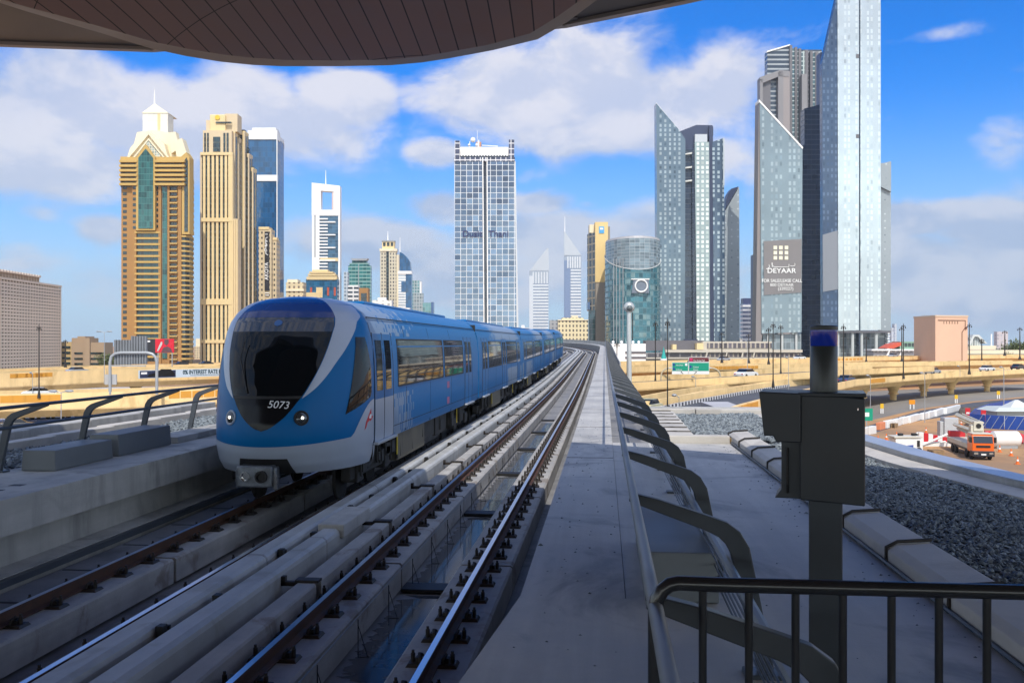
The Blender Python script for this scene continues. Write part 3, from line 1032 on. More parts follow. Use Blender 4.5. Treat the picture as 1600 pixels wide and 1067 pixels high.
def livery(name, s_low, s_up, seed, lowz=1.8):
    """blue coach paint; silver below the windows and on the roof shoulder, broken up into small upright blocks"""
    m = bpy.data.materials.new(name)
    m.use_nodes = True
    k = NT(m.node_tree)
    b = k.n['Principled BSDF']
    tc = k.node('ShaderNodeTexCoord').outputs['Object']
    x, y, z = k.xyz(tc)
    def rag(px, pz, sd, a0, a1):
        c = k.comb(k.m('FLOOR', k.m('DIVIDE', y, px)), k.m('FLOOR', k.m('DIVIDE', z, pz)), sd)
        return k.m('GREATER_THAN', k.white(c), k.step(y, a0, a1, 0.0, 1.0, False))
    def band(t0, t1, px, pz, sd):
        lo = k.m('SUBTRACT', 1.0, rag(px, pz, sd, t0[0], t0[1])) if t0 else 1.0
        hi = rag(px, pz, sd + 3.1, t1[0], t1[1])
        return k.m('MULTIPLY', lo, hi)
    low = k.m('MULTIPLY', band(s_low[0], s_low[1], .085, .17, seed), k.m('LESS_THAN', z, lowz))
    up = k.m('MULTIPLY', band(s_up[0], s_up[1], .10, .08, seed + 9), k.m('GREATER_THAN', z, 2.97))
    f = k.m('MAXIMUM', low, up)
    k.put(b.inputs['Base Color'], k.mix(f, BLUE, rgb(120, 142, 170)))
    k.put(b.inputs['Metallic'], k.mixf(f, 0.0, .1))
    b.inputs['Roughness'].default_value = .36
    b.inputs['Specular IOR Level'].default_value = .12
    bn = k.node('ShaderNodeBump')
    bn.inputs['Strength'].default_value = .10
    bn.inputs['Distance'].default_value = .05
    k.l.new(k.noise(tc, .9, 2, .5), bn.inputs['Height'])
    k.l.new(bn.outputs[0], b.inputs['Normal'])
    return m


train = thing('metro_train', 'blue and silver driverless metro train approaching on the left track', 'train', (XC, Y0, 0))
LIV = [livery('livery_lead', (None, (3.7, 6.0)), (None, (2.6, 6.5)), 1.0), livery('livery_b', ((9.3, 9.9), (15.5, 17)), ((3, 6), (14, 16)), 5.0, 1.74),
       livery('livery_c', ((.1, .2), (5, 9)), ((8, 12), (16.9, 17)), 9.0), livery('livery_d', ((10, 12), (16.9, 17)), ((4, 7), (12, 15)), 13.0), livery('livery_e', ((12, 14), (16, 17)), ((9, 12), (16, 17)), 17.0)]
starts = [0.0, 16.5, 33.25, 50.0, 66.7]
lens = [16.35, 16.6, 16.6, 16.55, 14.6]


def wall_panel(y0, y1, z0, z1, off, side=1, mb=None):
    """panel that follows the tumblehome of the car side"""
    mb = mb or MB()
    zs = [z0 + (z1 - z0) * i / 4 for i in range(5)]
    a = [(side * (wz(z) + off), y0, z) for z in zs] + [(side * (wz(z) + off), y1, z) for z in zs]
    b = [(side * (wz(z) - .015), y0, z) for z in zs] + [(side * (wz(z) - .015), y1, z) for z in zs]
    n = 5
    fs = [(i, i + n, i + n + 1, i + 1) for i in range(n - 1)]
    fs += [(0, 2 * n, 3 * n, n), (n - 1, 2 * n - 1, 4 * n - 1, 3 * n - 1)]
    for i in range(n - 1):
        fs += [(i, i + 1, 2 * n + i + 1, 2 * n + i), (n + i, 3 * n + i, 3 * n + i + 1, n + i + 1)]
    mb.add(a + b, fs if side > 0 else [q[::-1] for q in fs])
    return mb


def door(car, y0, side=1):
    """double leaf door with two tall narrow panes"""
    d = wall_panel(y0, y0 + 1.5, 1.02, 3.02, .006, side).build('door', BLUEP if True else None, car, True)
    for a in (.20, .86):
        pass
    return d


def bogie(name, parent, y):
    m = MB()
    for s in (-1, 1):
        m.box(s * 1.0 - .09, s * 1.0 + .09, y - 1.55, y + 1.55, .38, .62)
        m.box(s * 1.0 - .16, s * 1.0 + .16, y - .25, y + .25, .55, .86)
        for q in (-1, 1):
            m.box(s * 1.0 - .14, s * 1.0 + .14, y + q * 1.05 - .2, y + q * 1.05 + .2, .30, .62)
        m.tube([(s * 1.12, y - .6, .5), (s * 1.12, y + .6, .72)], .05, 8)
    m.box(-1, 1, y - .3, y + .3, .4, .7)
    o = m.build(name, UNDER, parent, bevel=.02)
    return o


for i in range(5):
    y0, L = starts[i], lens[i]
    yw = Y0 + y0
    pitch = math.atan2(rise(yw + L) - rise(yw), L)
    nose = NL if i == 0 else 0.0
    full = PROF + [(-a, b) for a, b in PROF[-2::-1]]
    if i == 0:
        rings = [[S(z, th) for th in [-math.pi / 2 + math.pi * q / 44 for q in range(45)]] for z in ([.66, .73, .80, .9] + [1.0 + .1 * q for q in range(22)] + [3.15, 3.22, 3.29, 3.36, 3.42, 3.47, 3.52, 3.56, 3.60, 3.63, 3.655, 3.668, 3.675])]
        m = MB()
        m.loft(rings, False, False)
        car = m.build('lead_carriage', BLUEP, train, True)
        car['label'] = 'front carriage with rounded black nose window'
        body = MB()
        body.loft([[(a, y, max(b, .95)) for a, b in full] for y in (NL - .001, 5, 9, 13, L)], True, True)
        bo = body.build('side_shell', LIV[0], car, True)
    else:
        body = MB()
        body.loft([[(a, y, max(b, .95)) for a, b in full] for y in (0, 4, 8, 12, L)], True, True)
        car = body.build('carriage', LIV[i], train, True)
    car.location = (0, y0, rise(yw))
    car.rotation_euler = (pitch, 0, 0)
    # windows and doors on both sides
    if i == 0:
        doors, wins = [2.14, 13.3], [(4.1, 9.5), (9.72, 13.0)]
    elif i == 4:
        doors, wins = [.8, 8.0], [(2.6, 7.8), (9.8, 14.0)]
    else:
        doors, wins = [.9, 7.3, 13.9], [(2.75, 7.0), (9.1, 13.6)]
    GW = SCREEN
    for side in (1, -1):
        for a, b in wins:
            wall_panel(a, b, 1.96, 2.89, .004, side).build('window', GW, car, True)
            fr = MB()
            for q in (a, b - .05):
                wall_panel(q, q + .05, 1.94, 2.91, .009, side, fr)
            wall_panel(a + .05, b - .05, 1.93, 1.965, .009, side, fr)
            wall_panel(a + .05, b - .05, 2.885, 2.915, .009, side, fr)
            fr.build('window_frame', GAP, car)
        for a in doors:
            wall_panel(a, a + 1.5, 1.0, 3.0, .007, side).build('door', BLUEP if i == 0 and a > 3 or i else BLUEP, car, True)
            fr = MB()
            for q in (a - .02, a + .735, a + 1.5):
                wall_panel(q, q + .03, .99, 3.02, .011, side, fr)
            fr.build('door_seal', GAP, car)
            for q in (a + .16, a + .88):
                wall_panel(q, q + .46, 1.93, 2.88, .012, side).build('door_pane', SCREEN, car, True)
            MB().box(side * 1.36, side * 1.44, a - .05, a + 1.55, .95, 1.0).build('door_step', TREAD, car, bevel=.008)
            if i == 0 and a < 3:
                # lower half of this door wears the silver paint
                wall_panel(a + .03, a + .725, 1.0, 1.78, .010, side).build('door_lower_panel', SILVP, car, True)
                wall_panel(a + .775, a + 1.49, 1.0, 1.78, .010, side).build('door_lower_panel', SILVP, car, True)
    ps = MB()
    for q in (nose + .02, L * .30, L * .47, L * .66, L - .12):
        for side in (1, -1):
            if q > 3.7 or i:
                wall_panel(q, q + .014, .97, 1.9, .0035, side, ps)
            wall_panel(q, q + .014, 2.95, 3.2, .0035, side, ps)
    for side in (1, -1):
        wall_panel(nose + .05, L - .05, 1.155, 1.167, .0035, side, ps)
    ps.build('panel_seam', GAP, car)
    # roof line details
    rg = MB()
    for s in (-1, 1):
        rg.tube([(s * 1.21, nose + .02, 3.30), (s * 1.21, L - .02, 3.30)], .012, 6)
    rg.build('rain_gutter', GAP, car)
    MB().box(-.60, .60, nose + 2.2, L - 2.2, 3.62, 3.70).build('roof_unit', BLUEP, car, bevel=.03)
    # gangway towards the next car
    if i < 4:
        MB().box(-1.22, 1.22, L, L + .38 if i else L + .15, 1.0, 3.45).build('gangway', GAP, car)
    # underframe
    ends = (3.0, L - 2.5)
    for q in ends:
        bg = bogie('bogie', car, q)
        for dy in (-1.05, 1.05):
            for s in (-1, 1):
                MB().lathe([(.36, -.03), (.40, -.03), (.40, .03), (.12, .05), (.12, .10)], 0, 0, 20).build('wheel', UNDER, car, True).matrix_local = Matrix.Translation((s * .755, q + dy, .36)) @ Matrix.Rotation(math.pi / 2 * s, 4, 'Y')
    ym = ends[0] + 1.9
    eq = MB()
    MB().box(.55, 1.24, ym - .35, ym + 2.6, .36, .93).build('equipment_box', UNDB, car, bevel=.02)
    er = random.Random(20 + i)
    y = ym + 2.7
    while y < ends[1] - 1.9:
        w = er.uniform(.5, 1.5)
        eq.box(er.uniform(.5, .6), er.uniform(1.1, 1.22), y, y + w, er.uniform(.35, .5), .94)
        eq.box(-1.2, -.5, y, y + w, .4, .94)
        y += w + er.uniform(.08, .3)
    for q in range(14):
        y = er.uniform(1.2, L - 1)
        eq.tube([(1.2, y, .95), (1.22, y, er.uniform(.4, .7))], er.uniform(.015, .04), 6)
        eq.box(1.12, 1.23, y + .1, y + er.uniform(.2, .5), er.uniform(.45, .6), er.uniform(.7, .9))
    eq.box(-1.0, 1.0, .6 + nose * .6, L - .2, .70, .96)
    eq.build('underframe', UNDER, car)
    yb = MB()
    for q in (ym - .45, ends[1] - 1.5):
        yb.box(1.24, 1.26, q, q + .06, .5, .95)
    yb.build('yellow_handle', mat('handle_yellow_%d' % i, (.55, .42, .03), .5), car)
    if i == 0: lead = car
# --- nose livery, each panel laid on the rounded surface
def panel(name, zs, xl, xr, nx, off, mt):
    m = MB()
    nz = len(zs) - 1
    vs, fs = [], []
    for z in zs:
        a, b = thx(z, xl(z)), thx(z, xr(z))
        for q in range(nx + 1):
            vs.append(So(z, a + (b - a) * q / nx, off))
    w = nx + 1
    fs = [(j * w + i, j * w + i + 1, (j + 1) * w + i + 1, (j + 1) * w + i) for j in range(nz) for i in range(nx)]
    m.add(vs, fs)
    return m.build(name, mt, lead, True)


def zr(a, b, n): return [a + (b - a) * q / n for q in range(n + 1)]


WSH = [(1.38, .0), (1.41, .10), (1.47, .20), (1.59, .34), (1.7, .43), (1.81, .505), (1.95, .59), (2.1, .66), (2.34, .755), (2.6, .825), (2.8, .86), (3.05, .885), (3.15, .885), (3.26, .85)]
def wsx(z): return max(0.0, ss_tab(WSH, z))
ARC = [(1.90, .59), (2.0, .70), (2.1, .79), (2.3, .91), (2.5, 1.0), (2.7, 1.085), (2.9, 1.14), (3.05, 1.165), (3.2, 1.16), (3.3, 1.16), (3.40, 1.09), (3.50, .97), (3.58, .82), (3.64, .58)]
def arx(z): return min(ss_tab(ARC, z), wz(z) * .9995)
INN = [(1.90, .585), (2.1, .675), (2.34, .765), (2.6, .835), (2.8, .87), (3.05, .895), (3.15, .895), (3.26, .87), (3.38, .80), (3.5, .68), (3.58, .55), (3.64, .34)]
def inx(z): return ss_tab(INN, z)


panel('nose_mask', zr(1.38, 1.905, 18), lambda z: -wsx(z), wsx, 18, .006, MASK)
panel('windscreen', zr(1.94, 3.02, 20), lambda z: -wsx(z), wsx, 22, .008, SCREEN)
panel('windscreen_frame', zr(1.90, 1.945, 2), lambda z: -wsx(z), wsx, 18, .012, BLACK)
panel('destination_panel', zr(3.015, 3.26, 8), lambda z: -wsx(z), wsx, 22, .008, mat('destination_glass', (.006, .012, .03), .06, spec=.7, coat=.4))
panel('nose_roof_panel', zr(3.265, 3.66, 14), lambda z: -inx(z), inx, 24, .006, NAVY)
for s in (1, -1):
    panel('silver_arch', zr(1.905, 3.635, 36), lambda z: s * inx(z) if s > 0 else -arx(z), lambda z: arx(z) if s > 0 else -inx(z), 10, .007, SILVP)
# silver lower skirt
m = MB()
nx, nz = 60, 14
vs = []
for j in range(nz + 1):
    for q in range(nx + 1):
        th = -math.pi / 2 + math.pi * q / nx
        s = abs(math.sin(th))
        top = 1.12 + .10 * s ** 2 + .58 * max(0, (s - .90) / .10) ** 1.15
        z = .66 + (top - .66) * j / nz
        vs.append(So(z, th, .007))
m.add(vs, [(j * (nx + 1) + i, j * (nx + 1) + i + 1, (j + 1) * (nx + 1) + i + 1, (j + 1) * (nx + 1) + i) for j in range(nz) for i in range(nx)])
m.build('silver_skirt', SILVP, lead, True)
# skirt returns on the side below the door line and fills down to the front bogie
for s in (1, -1):
    pan = MB()
    pan.add([(s * 1.345, NL - .02, .66), (s * 1.345, NL + .10, .95), (s * 1.362, NL + .10, 1.0), (s * 1.362, NL - .02, 1.0)], [(0, 1, 2, 3)])
    pan.build('skirt_end', SILVP, lead)
# triangular cab side window
def triw(side):
    m = MB()
    zs = zr(1.60, 2.93, 16)
    vs = []
    for z in zs:
        ya = .92 + (1.42 - .92) * ((z - 1.6) / 1.33) ** .9
        yb = lerp_tab([(1.60, .93), (1.87, 1.90), (2.4, 1.90), (2.93, 1.72)], z)
        a, b = thy(z, ya), thy(z, max(yb, ya + .01))
        for q in range(9):
            vs.append(So(z, side * (a + (b - a) * q / 8), .008))
    m.add(vs, [(j * 9 + i, j * 9 + i + 1, (j + 1) * 9 + i + 1, (j + 1) * 9 + i) for j in range(16) for i in range(8)])
    return m.build('cab_side_window', SCREEN, lead, True)


triw(1)
triw(-1)
# headlights
LAMP = mat('headlight_lamp', (1.0, .93, .80), .3, emit=2.5)
for s in (1, -1):
    c = So(1.585, thx(1.585, s * .60), .0)
    nn = (So(1.585, thx(1.585, s * .60), .1) - c).normalized()
    rot = nn.to_track_quat('Z', 'Y').to_matrix().to_4x4()
    h = MB().lathe([(.125, -.03), (.125, .016), (.112, .02), (.098, .012), (.098, .008)], 0, 0, 24).build('headlight', BLACK if s > 0 else SILVP, lead, True)
    h.matrix_local = Matrix.Translation(c) @ rot
    g = MB().lathe([(.09, .0), (.09, .014), (.06, .03), (.02, .036)], 0, 0, 20).build('headlight_lens', mat('headlight_glass', (.10, .11, .12), .08, metal=.6), lead, True)
    g.matrix_local = Matrix.Translation(c) @ rot
    b = MB().ball((.012, 0, .03), .026, 10, 6).build('headlight_bulb', LAMP, lead, True)
    b.matrix_local = Matrix.Translation(c) @ rot
# fleet number
cx, cz = .25, 1.80
c = So(cz, thx(cz, cx), .012)
nn = (So(cz, thx(cz, cx), .1) - c).normalized()
ft = text('fleet_number', '5073', .175, mat('number_white', (.8, .8, .82), .5), lead, (0, 0, 0), extrude=.002, shear=.22, sx=1.05)
# flat letters tilted with the nose
tz = (So(cz + .05, thx(cz, cx), 0) - So(cz - .05, thx(cz, cx), 0)).normalized()
tx = tz.cross(nn).normalized() * 1
if tx.x < 0: tx = -tx
ft.matrix_local = Matrix.Translation(c + nn * .012) @ Matrix(((tx.x, tz.x, nn.x, 0), (tx.y, tz.y, nn.y, 0), (tx.z, tz.z, nn.z, 0), (0, 0, 0, 1)))
# red pointed emblem on the silver beside the door
em = MB().add([(0, 0, -.17), (.02, .0, .0), (.16, 0, .17), (.26, 0, .04), (.23, 0, .02)], [(0, 4, 3, 2, 1)])
def em_on(pts, off):
    out = []
    for a, b in pts:
        z = 1.47 + b
        y = 1.52 + a * 1.35
        out.append(So(z, thy(z, min(y, NL - .002)), off))
    return out
e1 = MB()
pp = em_on([(.0, -.20), (.06, -.05), (.25, .17), (.27, .04), (.36, .02), (.30, -.02)], .011)
e1.add(pp, [(0, 5, 4, 3, 2, 1)])
e1.build('red_emblem', RED, lead)
e2m = MB()
e2m.add(em_on([(.15, .0), (.19, .07), (.265, .065), (.25, -.01)], .015), [(0, 3, 2, 1)])
e2m.build('emblem_mark', WHITE, lead)
# roof marker lamp
c = So(3.16, 0, .006)
nn = (So(3.16, 0, .1) - c).normalized()
o = MB().lathe([(.07, 0), (.07, .008), (.02, .012)], 0, 0, 18).build('marker_lamp', mat('marker_blue', (.03, .12, .35), .2), lead, True)
o.matrix_local = Matrix.Translation(c) @ nn.to_track_quat('Z', 'Y').to_matrix().to_4x4()
POLEH = mat('hose_grey', (.2, .2, .2), .5)
# coupler in its notch
panel('coupler_recess', zr(.663, .925, 5), lambda z: -.50 + .3 * (z - .66), lambda z: .46 - .3 * (z - .66), 12, .014, BLACK)
cp = MB().box(-.40, .20, -.05, .30, .47, .82)
cp.box(-.43, -.37, -.02, .2, .45, .76).box(.18, .25, .02, .2, .42, .80)
cp.build('coupler', mat('coupler_steel', (.20, .22, .25), .4, metal=.7, var=.3, vs=6), lead, bevel=.03)
for x, r0 in ((-.24, .085), (.03, .10)):
    o = MB().lathe([(r0, 0), (r0, .05), (r0 * .7, .05), (r0 * .65, .01)], 0, 0, 18).build('coupler_face', BLACK if x > 0 else CHROME, lead, True)
    o.matrix_local = Matrix.Translation((x, -.05, .65)) @ Matrix.Rotation(math.pi / 2, 4, 'X')
ho = MB()
for a in range(5):
    ho.tube([(.22, .0, .74 - .05 * a), (.28, -.04, .66 - .05 * a), (.23, .04, .54 - .03 * a)], .011, 6)
ho.build('coupler_hose', POLEH, lead, True)
# red Arabic and Latin fleet marks on the lower side panel
for q in (0, 1):
    o = MB().box(1.356, 1.3605, 10.1 + .0, 10.45, 1.62 - .42 * q, 1.80 - .42 * q).build('side_mark', mat('faded_red_%d' % q, (.28, .09, .20), .5), lead)
# interior seen faintly through the windscreen: nothing lies behind it but the dark saloon
wp = MB().tube([(-.30, 0, 0), (-.52, .02, .62)], .012, 6).tube([(-.52, .02, .62), (-.50, .03, .95)], .009, 6)
o = wp.build('wiper', BLACK, lead)
b0 = So(2.0, thx(2.0, -.3), .03)
o.location = (0, b0.y - .0, 2.0)
o.rotation_euler = (-.42, 0, 0)
# ================================================================== GROUND AND ROADS
GRD = bpy.data.materials.new('sandy_ground')
GRD.use_nodes = True
_k = NT(GRD.node_tree)
_tc = _k.node('ShaderNodeTexCoord').outputs['Object']
_n = _k.noise(_tc, .035, 7, .6, .6)
_n2 = _k.noise(_tc, .45, 5, .65, .4)
_c = _k.mix(_k.step(_n, .35, .65), rgb(206, 158, 108, .8), rgb(170, 138, 108, .7))
_c = _k.mix(_k.m('MULTIPLY', _k.step(_n2, .5, .7), .5), _c, rgb(150, 120, 96, .7))
_k.put(_k.n['Principled BSDF'].inputs['Base Color'], _c)
_k.n['Principled BSDF'].inputs['Roughness'].default_value = .95
props(MB().add([(-4000, -1000, GZ), (4000, -1000, GZ), (4000, 5000, GZ), (-4000, 5000, GZ)], [(0, 1, 2, 3)]).build('ground', GRD), kind='structure')


def sheet(name, pix, h, m, kind='structure'):
    pts = [G(u, v, GZ + h) if not isinstance(u, tuple) else u for u, v in pix]
    return props(MB().add(pts, [tuple(range(len(pts)))]).build(name, m), kind=kind)


PAVE = mat('pale_paving', rgb(190, 190, 196, .85), .85, var=.12, vs=.08)
CITY = mat('city_ground', rgb(150, 145, 138, .7), .9, var=.15, vs=.02)
sheet('road', [(1346, 668), (1440, 641), (1520, 629), (1640, 618), (1640, 628), (1560, 637), (1500, 647), (1420, 660), (1346, 682)], .004, ASPH)
sheet('paved_yard', [(1346, 612), (1640, 598), (1640, 616), (1520, 627), (1440, 638), (1346, 660)], .008, CITY)
sheet('highway', [(-60, 648), (380, 622), (380, 700), (-60, 760)], .004, mat('pale_highway', rgb(196, 196, 206, .72), .85, var=.1, vs=.1))
sheet('parking', [(-60, 606), (345, 604), (345, 616), (-60, 640)], .008, PAVE)
sheet('far_road', [(900, 566), (1640, 560), (1640, 572), (900, 580)], .004, CITY)
sheet('far_road', [(-60, 573), (420, 570), (420, 585), (-60, 590)], .004, CITY)
ln = []
for i in range(9):
    a = G(10 + 40 * i, 668 - 5.2 * i, GZ + .008)
    b = G(22 + 40 * i, 666.6 - 5.2 * i, GZ + .008)
    w = Vector((0, .18, 0))
    o = MB().add([a - w, b - w, b + w, a + w], [(0, 1, 2, 3)]).build('road_marking', LINE)
    props(o, kind='structure')


# ================================================================== FLYOVERS
def flyover(name_label, pts, width, mt=SAND, fasc=1.2, piers=(), stripes=None, group='sand coloured highway flyovers', asph=ASPH, rail=1.0, panels=()):
    """pts: near parapet top as (u, v, distance); the deck lies behind it"""
    N = [P(*p) for p in pts]
    t = thing('flyover', name_label, 'flyover', (0, 0, 0), 0, group)
    # resample
    Q = []
    for i in range(len(N) - 1):
        for q in range(6):
            Q.append(N[i].lerp(N[i + 1], q / 6))
    Q.append(N[-1])
    fr = []
    for i, p in enumerate(Q):
        a, b = Q[max(0, i - 1)], Q[min(len(Q) - 1, i + 1)]
        d = (b - a)
        d.z = 0
        d.normalize()
        nn = Vector((-d.y, d.x, 0))
        if nn.y < 0: nn = -nn
        fr.append((p, nn))
    def sw(prof, name, m, par=t):
        mb = MB().loft([[p + nn * a + Vector((0, 0, b)) for a, b in prof] for p, nn in fr], True, True)
        return mb.build(name, m, par)
    sw([(0, 0), (.3, 0), (.34, -rail), (.34, -rail - fasc), (.06, -rail - fasc), (.0, -rail - fasc + .2)], 'parapet', mt)
    sw([(width - .34, 0), (width, 0), (width, -rail - fasc), (width - .34, -rail - fasc)], 'far_parapet', mt)
    sw([(.35, -rail), (width - .35, -rail), (width - .35, -rail - fasc * .8), (width - 2.2, -rail - fasc), (width - 3.0, -rail - fasc - 1.1), (3.0, -rail - fasc - 1.1), (2.2, -rail - fasc), (.35, -rail - fasc * .8)], 'girder', mt)
    mb = MB()
    vs = []
    for p, nn in fr:
        vs += [p + nn * .36 + Vector((0, 0, -rail + .01)), p + nn * (width - .36) + Vector((0, 0, -rail + .01))]
    mb.add(vs, [(2 * i, 2 * i + 1, 2 * i + 3, 2 * i + 2) for i in range(len(fr) - 1)])
    mb.build('asphalt', asph, t)
    for i in piers:
        p, nn = fr[i] if isinstance(i, int) else fr[0]
        c = p + nn * (width * .5)
        zt = p.z - rail - fasc - 1.1
        m = MB().lathe([(.62, GZ), (.62, zt - 1.75), (1.0, zt - 1.7), (1.0, zt - 1.5), (.72, zt - 1.45), (1.1, zt - .5), (1.6, zt + .02)], c.x, c.y, 18)
        m.build('pier', mt, t, True)
    return t, fr


def ochre(t, fr, i0, i1, n, z0=-.15, z1=-.95):
    m = MB()
    for q in range(n):
        w = i0 + (i1 - i0) * q / n
        a = min(int(w), len(fr) - 2)
        p = fr[a][0].lerp(fr[a + 1][0], w - a)
        d = (fr[a + 1][0] - fr[a][0])
        d.z = 0
        d.normalize()
        nn = fr[a][1]
        L = 1.5
        b = [p - nn * .03 + Vector((0, 0, z1)), p + d * L - nn * .03 + Vector((0, 0, z1)), p + d * L - nn * .03 + Vector((0, 0, z0)), p - nn * .03 + Vector((0, 0, z0))]
        m.add(b + [x + nn * .06 for x in b], [(0, 1, 2, 3), (7, 6, 5, 4), (0, 4, 5, 1), (1, 5, 6, 2), (2, 6, 7, 3), (3, 7, 4, 0)])
    m.build('ochre_panel', SANDP, t)


# left side
fa, fra = flyover('broad upper flyover behind the train, with a long white advertising banner on it', [(-160, 588, 160), (0, 583.5, 172), (170, 577.5, 192), (360, 573.5, 216), (620, 569, 260)], 13, piers=(7, 9, 14, 20), fasc=1.5, rail=1.2)
ochre(fa, fra, 6.5, 8.6, 8)
fz, frz = flyover('rear flyover showing only its parapet and cars above the one with the banner', [(-160, 584, 230), (0, 578.5, 250), (170, 572, 278), (360, 568, 305), (620, 564.5, 345)], 12, piers=(7, 14, 20), fasc=.8, rail=1.1)
ochre(fz, frz, 6.5, 8.6, 8)
fb, frb = flyover('lower flyover just behind the left balustrade, with orange panels', [(-120, 619, 118), (0, 616, 122), (230, 611, 130), (420, 604, 140), (620, 596, 152)], 11, piers=(13, 20), fasc=1.0, rail=1.3)
ochre(fb, frb, 6.0, 8.4, 5, -.2, -1.15)
ochre(fb, frb, 13, 17.5, 8, -.2, -1.15)
# right side
fc_, frc = flyover('farthest flyover running level behind the green road signs', [(860, 572, 200), (1000, 566, 225), (1200, 561.5, 270), (1340, 558.5, 300), (1437, 556, 330), (1640, 554, 370)], 12, piers=(6, 9, 14, 20), fasc=.35, rail=1.0)
ochre(fc_, frc, 16, 18.5, 9, -.2, -.8)
fd, frd = flyover('middle flyover passing under the farthest one, half hidden by the signal post', [(900, 580, 140), (967, 574, 150), (1100, 571, 168), (1200, 569.5, 188), (1340, 567.5, 215), (1640, 563.5, 275)], 11, piers=(7, 14), fasc=.22, rail=.8)
ochre(fd, frd, 12.5, 17, 12, -.2, -.8)
fe, fre = flyover('sand coloured flyover with plain parapet below the green road signs', [(940, 600.5, 112), (987, 598, 117), (1150, 588.5, 134), (1250, 582.5, 148), (1340, 576.5, 162), (1460, 572, 185)], 13, piers=(9, 13), fasc=.25, rail=.85)
# curved ramp with striped kerb
ramp, frr = flyover('curved ramp with asphalt deck, striped kerb and round piers above the construction site', [(1070, 658, 71), (1120, 644.5, 78), (1160, 631.5, 86), (1205, 620, 97), (1260, 608, 116), (1340, 592.5, 150), (1410, 587, 172), (1480, 582.5, 192), (1540, 580, 205), (1640, 574.5, 225)], 9.5, piers=(30, 34, 38, 42, 46, 50), fasc=.12, rail=1.0)
ochre(ramp, frr, 7, 15, 12, -.1, -1.0)
ochre(ramp, frr, 31.5, 33.5, 6, -.15, -.85)
# far wall and kerb stripes of the ramp
stripe = MB()
gap = MB()
acc = 0
for i in range(len(frr) - 1):
    p0, n0 = frr[i]
    p1, n1 = frr[i + 1]
    L = (p1 - p0).length
    d = (p1 - p0).normalized()
    q = 0
    while q < L:
        for off, mbx in ((0, stripe), (.9, gap)):
            p = p0 + d * (q + off)
            c = p + n0 * 8.55
            mbx.add([c + d * a + n0 * b + Vector((0, 0, z)) for z in (-.98, -.62) for a, b in ((0, 0), (.88, 0), (.88, .35), (0, .35))], [(3, 2, 1, 0), (4, 5, 6, 7), (0, 1, 5, 4), (1, 2, 6, 5), (2, 3, 7, 6), (3, 0, 4, 7)])
        q += 1.8
km = bpy.data.materials.new('striped_kerb_paint')
km.use_nodes = True
_k = NT(km.node_tree)
_at = _k.node('ShaderNodeUVMap')
_f = _k.m('FRACT', _k.m('DIVIDE', _k.xyz(_at.outputs[0])[0], 1.15))
_k.put(_k.n['Principled BSDF'].inputs['Base Color'], _k.mix(_k.m('GREATER_THAN', _f, .5), (.76, .75, .74), (.05, .045, .06)))
kb = MB().loft([[p + n_ * a + Vector((0, 0, b)) for a, b in ((8.5, -.98), (8.9, -.98), (8.9, -.62), (8.5, -.62))] for p, n_ in frr], True, True).build('striped_kerb', km, ramp)
uvl = kb.data.uv_layers.new(name='UVMap')
cum = [0.0]
for (p, _), (q_, _) in zip(frr, frr[1:]):
    cum.append(cum[-1] + (q_ - p).length)
for poly in kb.data.polygons:
    for li in poly.loop_indices:
        uvl.data[li].uv = (cum[kb.data.loops[li].vertex_index // 4], 0)
lm = MB()
for i in range(0, len(frr) - 1):
    for w in (3.6,):
        p0, n0 = frr[i]
        d = (frr[i + 1][0] - p0).normalized()
        c = p0 + n0 * w + Vector((0, 0, -.985))
        lm.add([c, c + d * 2.4, c + d * 2.4 + n0 * .16, c + n0 * .16], [(0, 1, 2, 3)])
lm.build('lane_marking', LINE, ramp)
w2, frw = flyover('wide sand coloured ramp wall rising behind the striped kerb', [(930, 626, 84), (1000, 623.5, 93), (1041, 623, 100), (1100, 610.5, 113), (1150, 603.5, 125), (1250, 589, 150), (1340, 578, 180)], 4, fasc=3.6, rail=1.0)
sheet('road', [(1000, 660), (1015, 641), (1120, 618), (1200, 606), (1260, 597), (1345, 596), (1250, 622), (1140, 652), (1100, 670)], .9, ASPH)
# grey gore slab at the foot of the ramp
gs = [G(1094, 627.5, -3.25), G(1137, 627.5, -3.25), G(1202, 651, -3.25), G(1158, 651, -3.25)]
props(MB().add(gs + [p - Vector((0, 0, .9)) for p in gs], [(0, 3, 2, 1), (4, 5, 6, 7), (0, 1, 5, 4), (1, 2, 6, 5), (2, 3, 7, 6), (3, 0, 4, 7)]).build('gore_slab', PAVE), 'pale grey concrete slab wedged beside the ramp beyond the far kerb', 'slab')

# ================================================================== SIGNS AND BANNERS
def frame_empty(name, label, cat, u, v, d, group=None):
    p = P(u, v, d)
    return thing(name, label, cat, p, A, group), d / F


DKG = mat('sign_back', (.20, .215, .235), .5, metal=.3, var=.08, vs=.4)
POLEG = mat('pole_grey', (.36, .38, .40), .45, metal=.3)
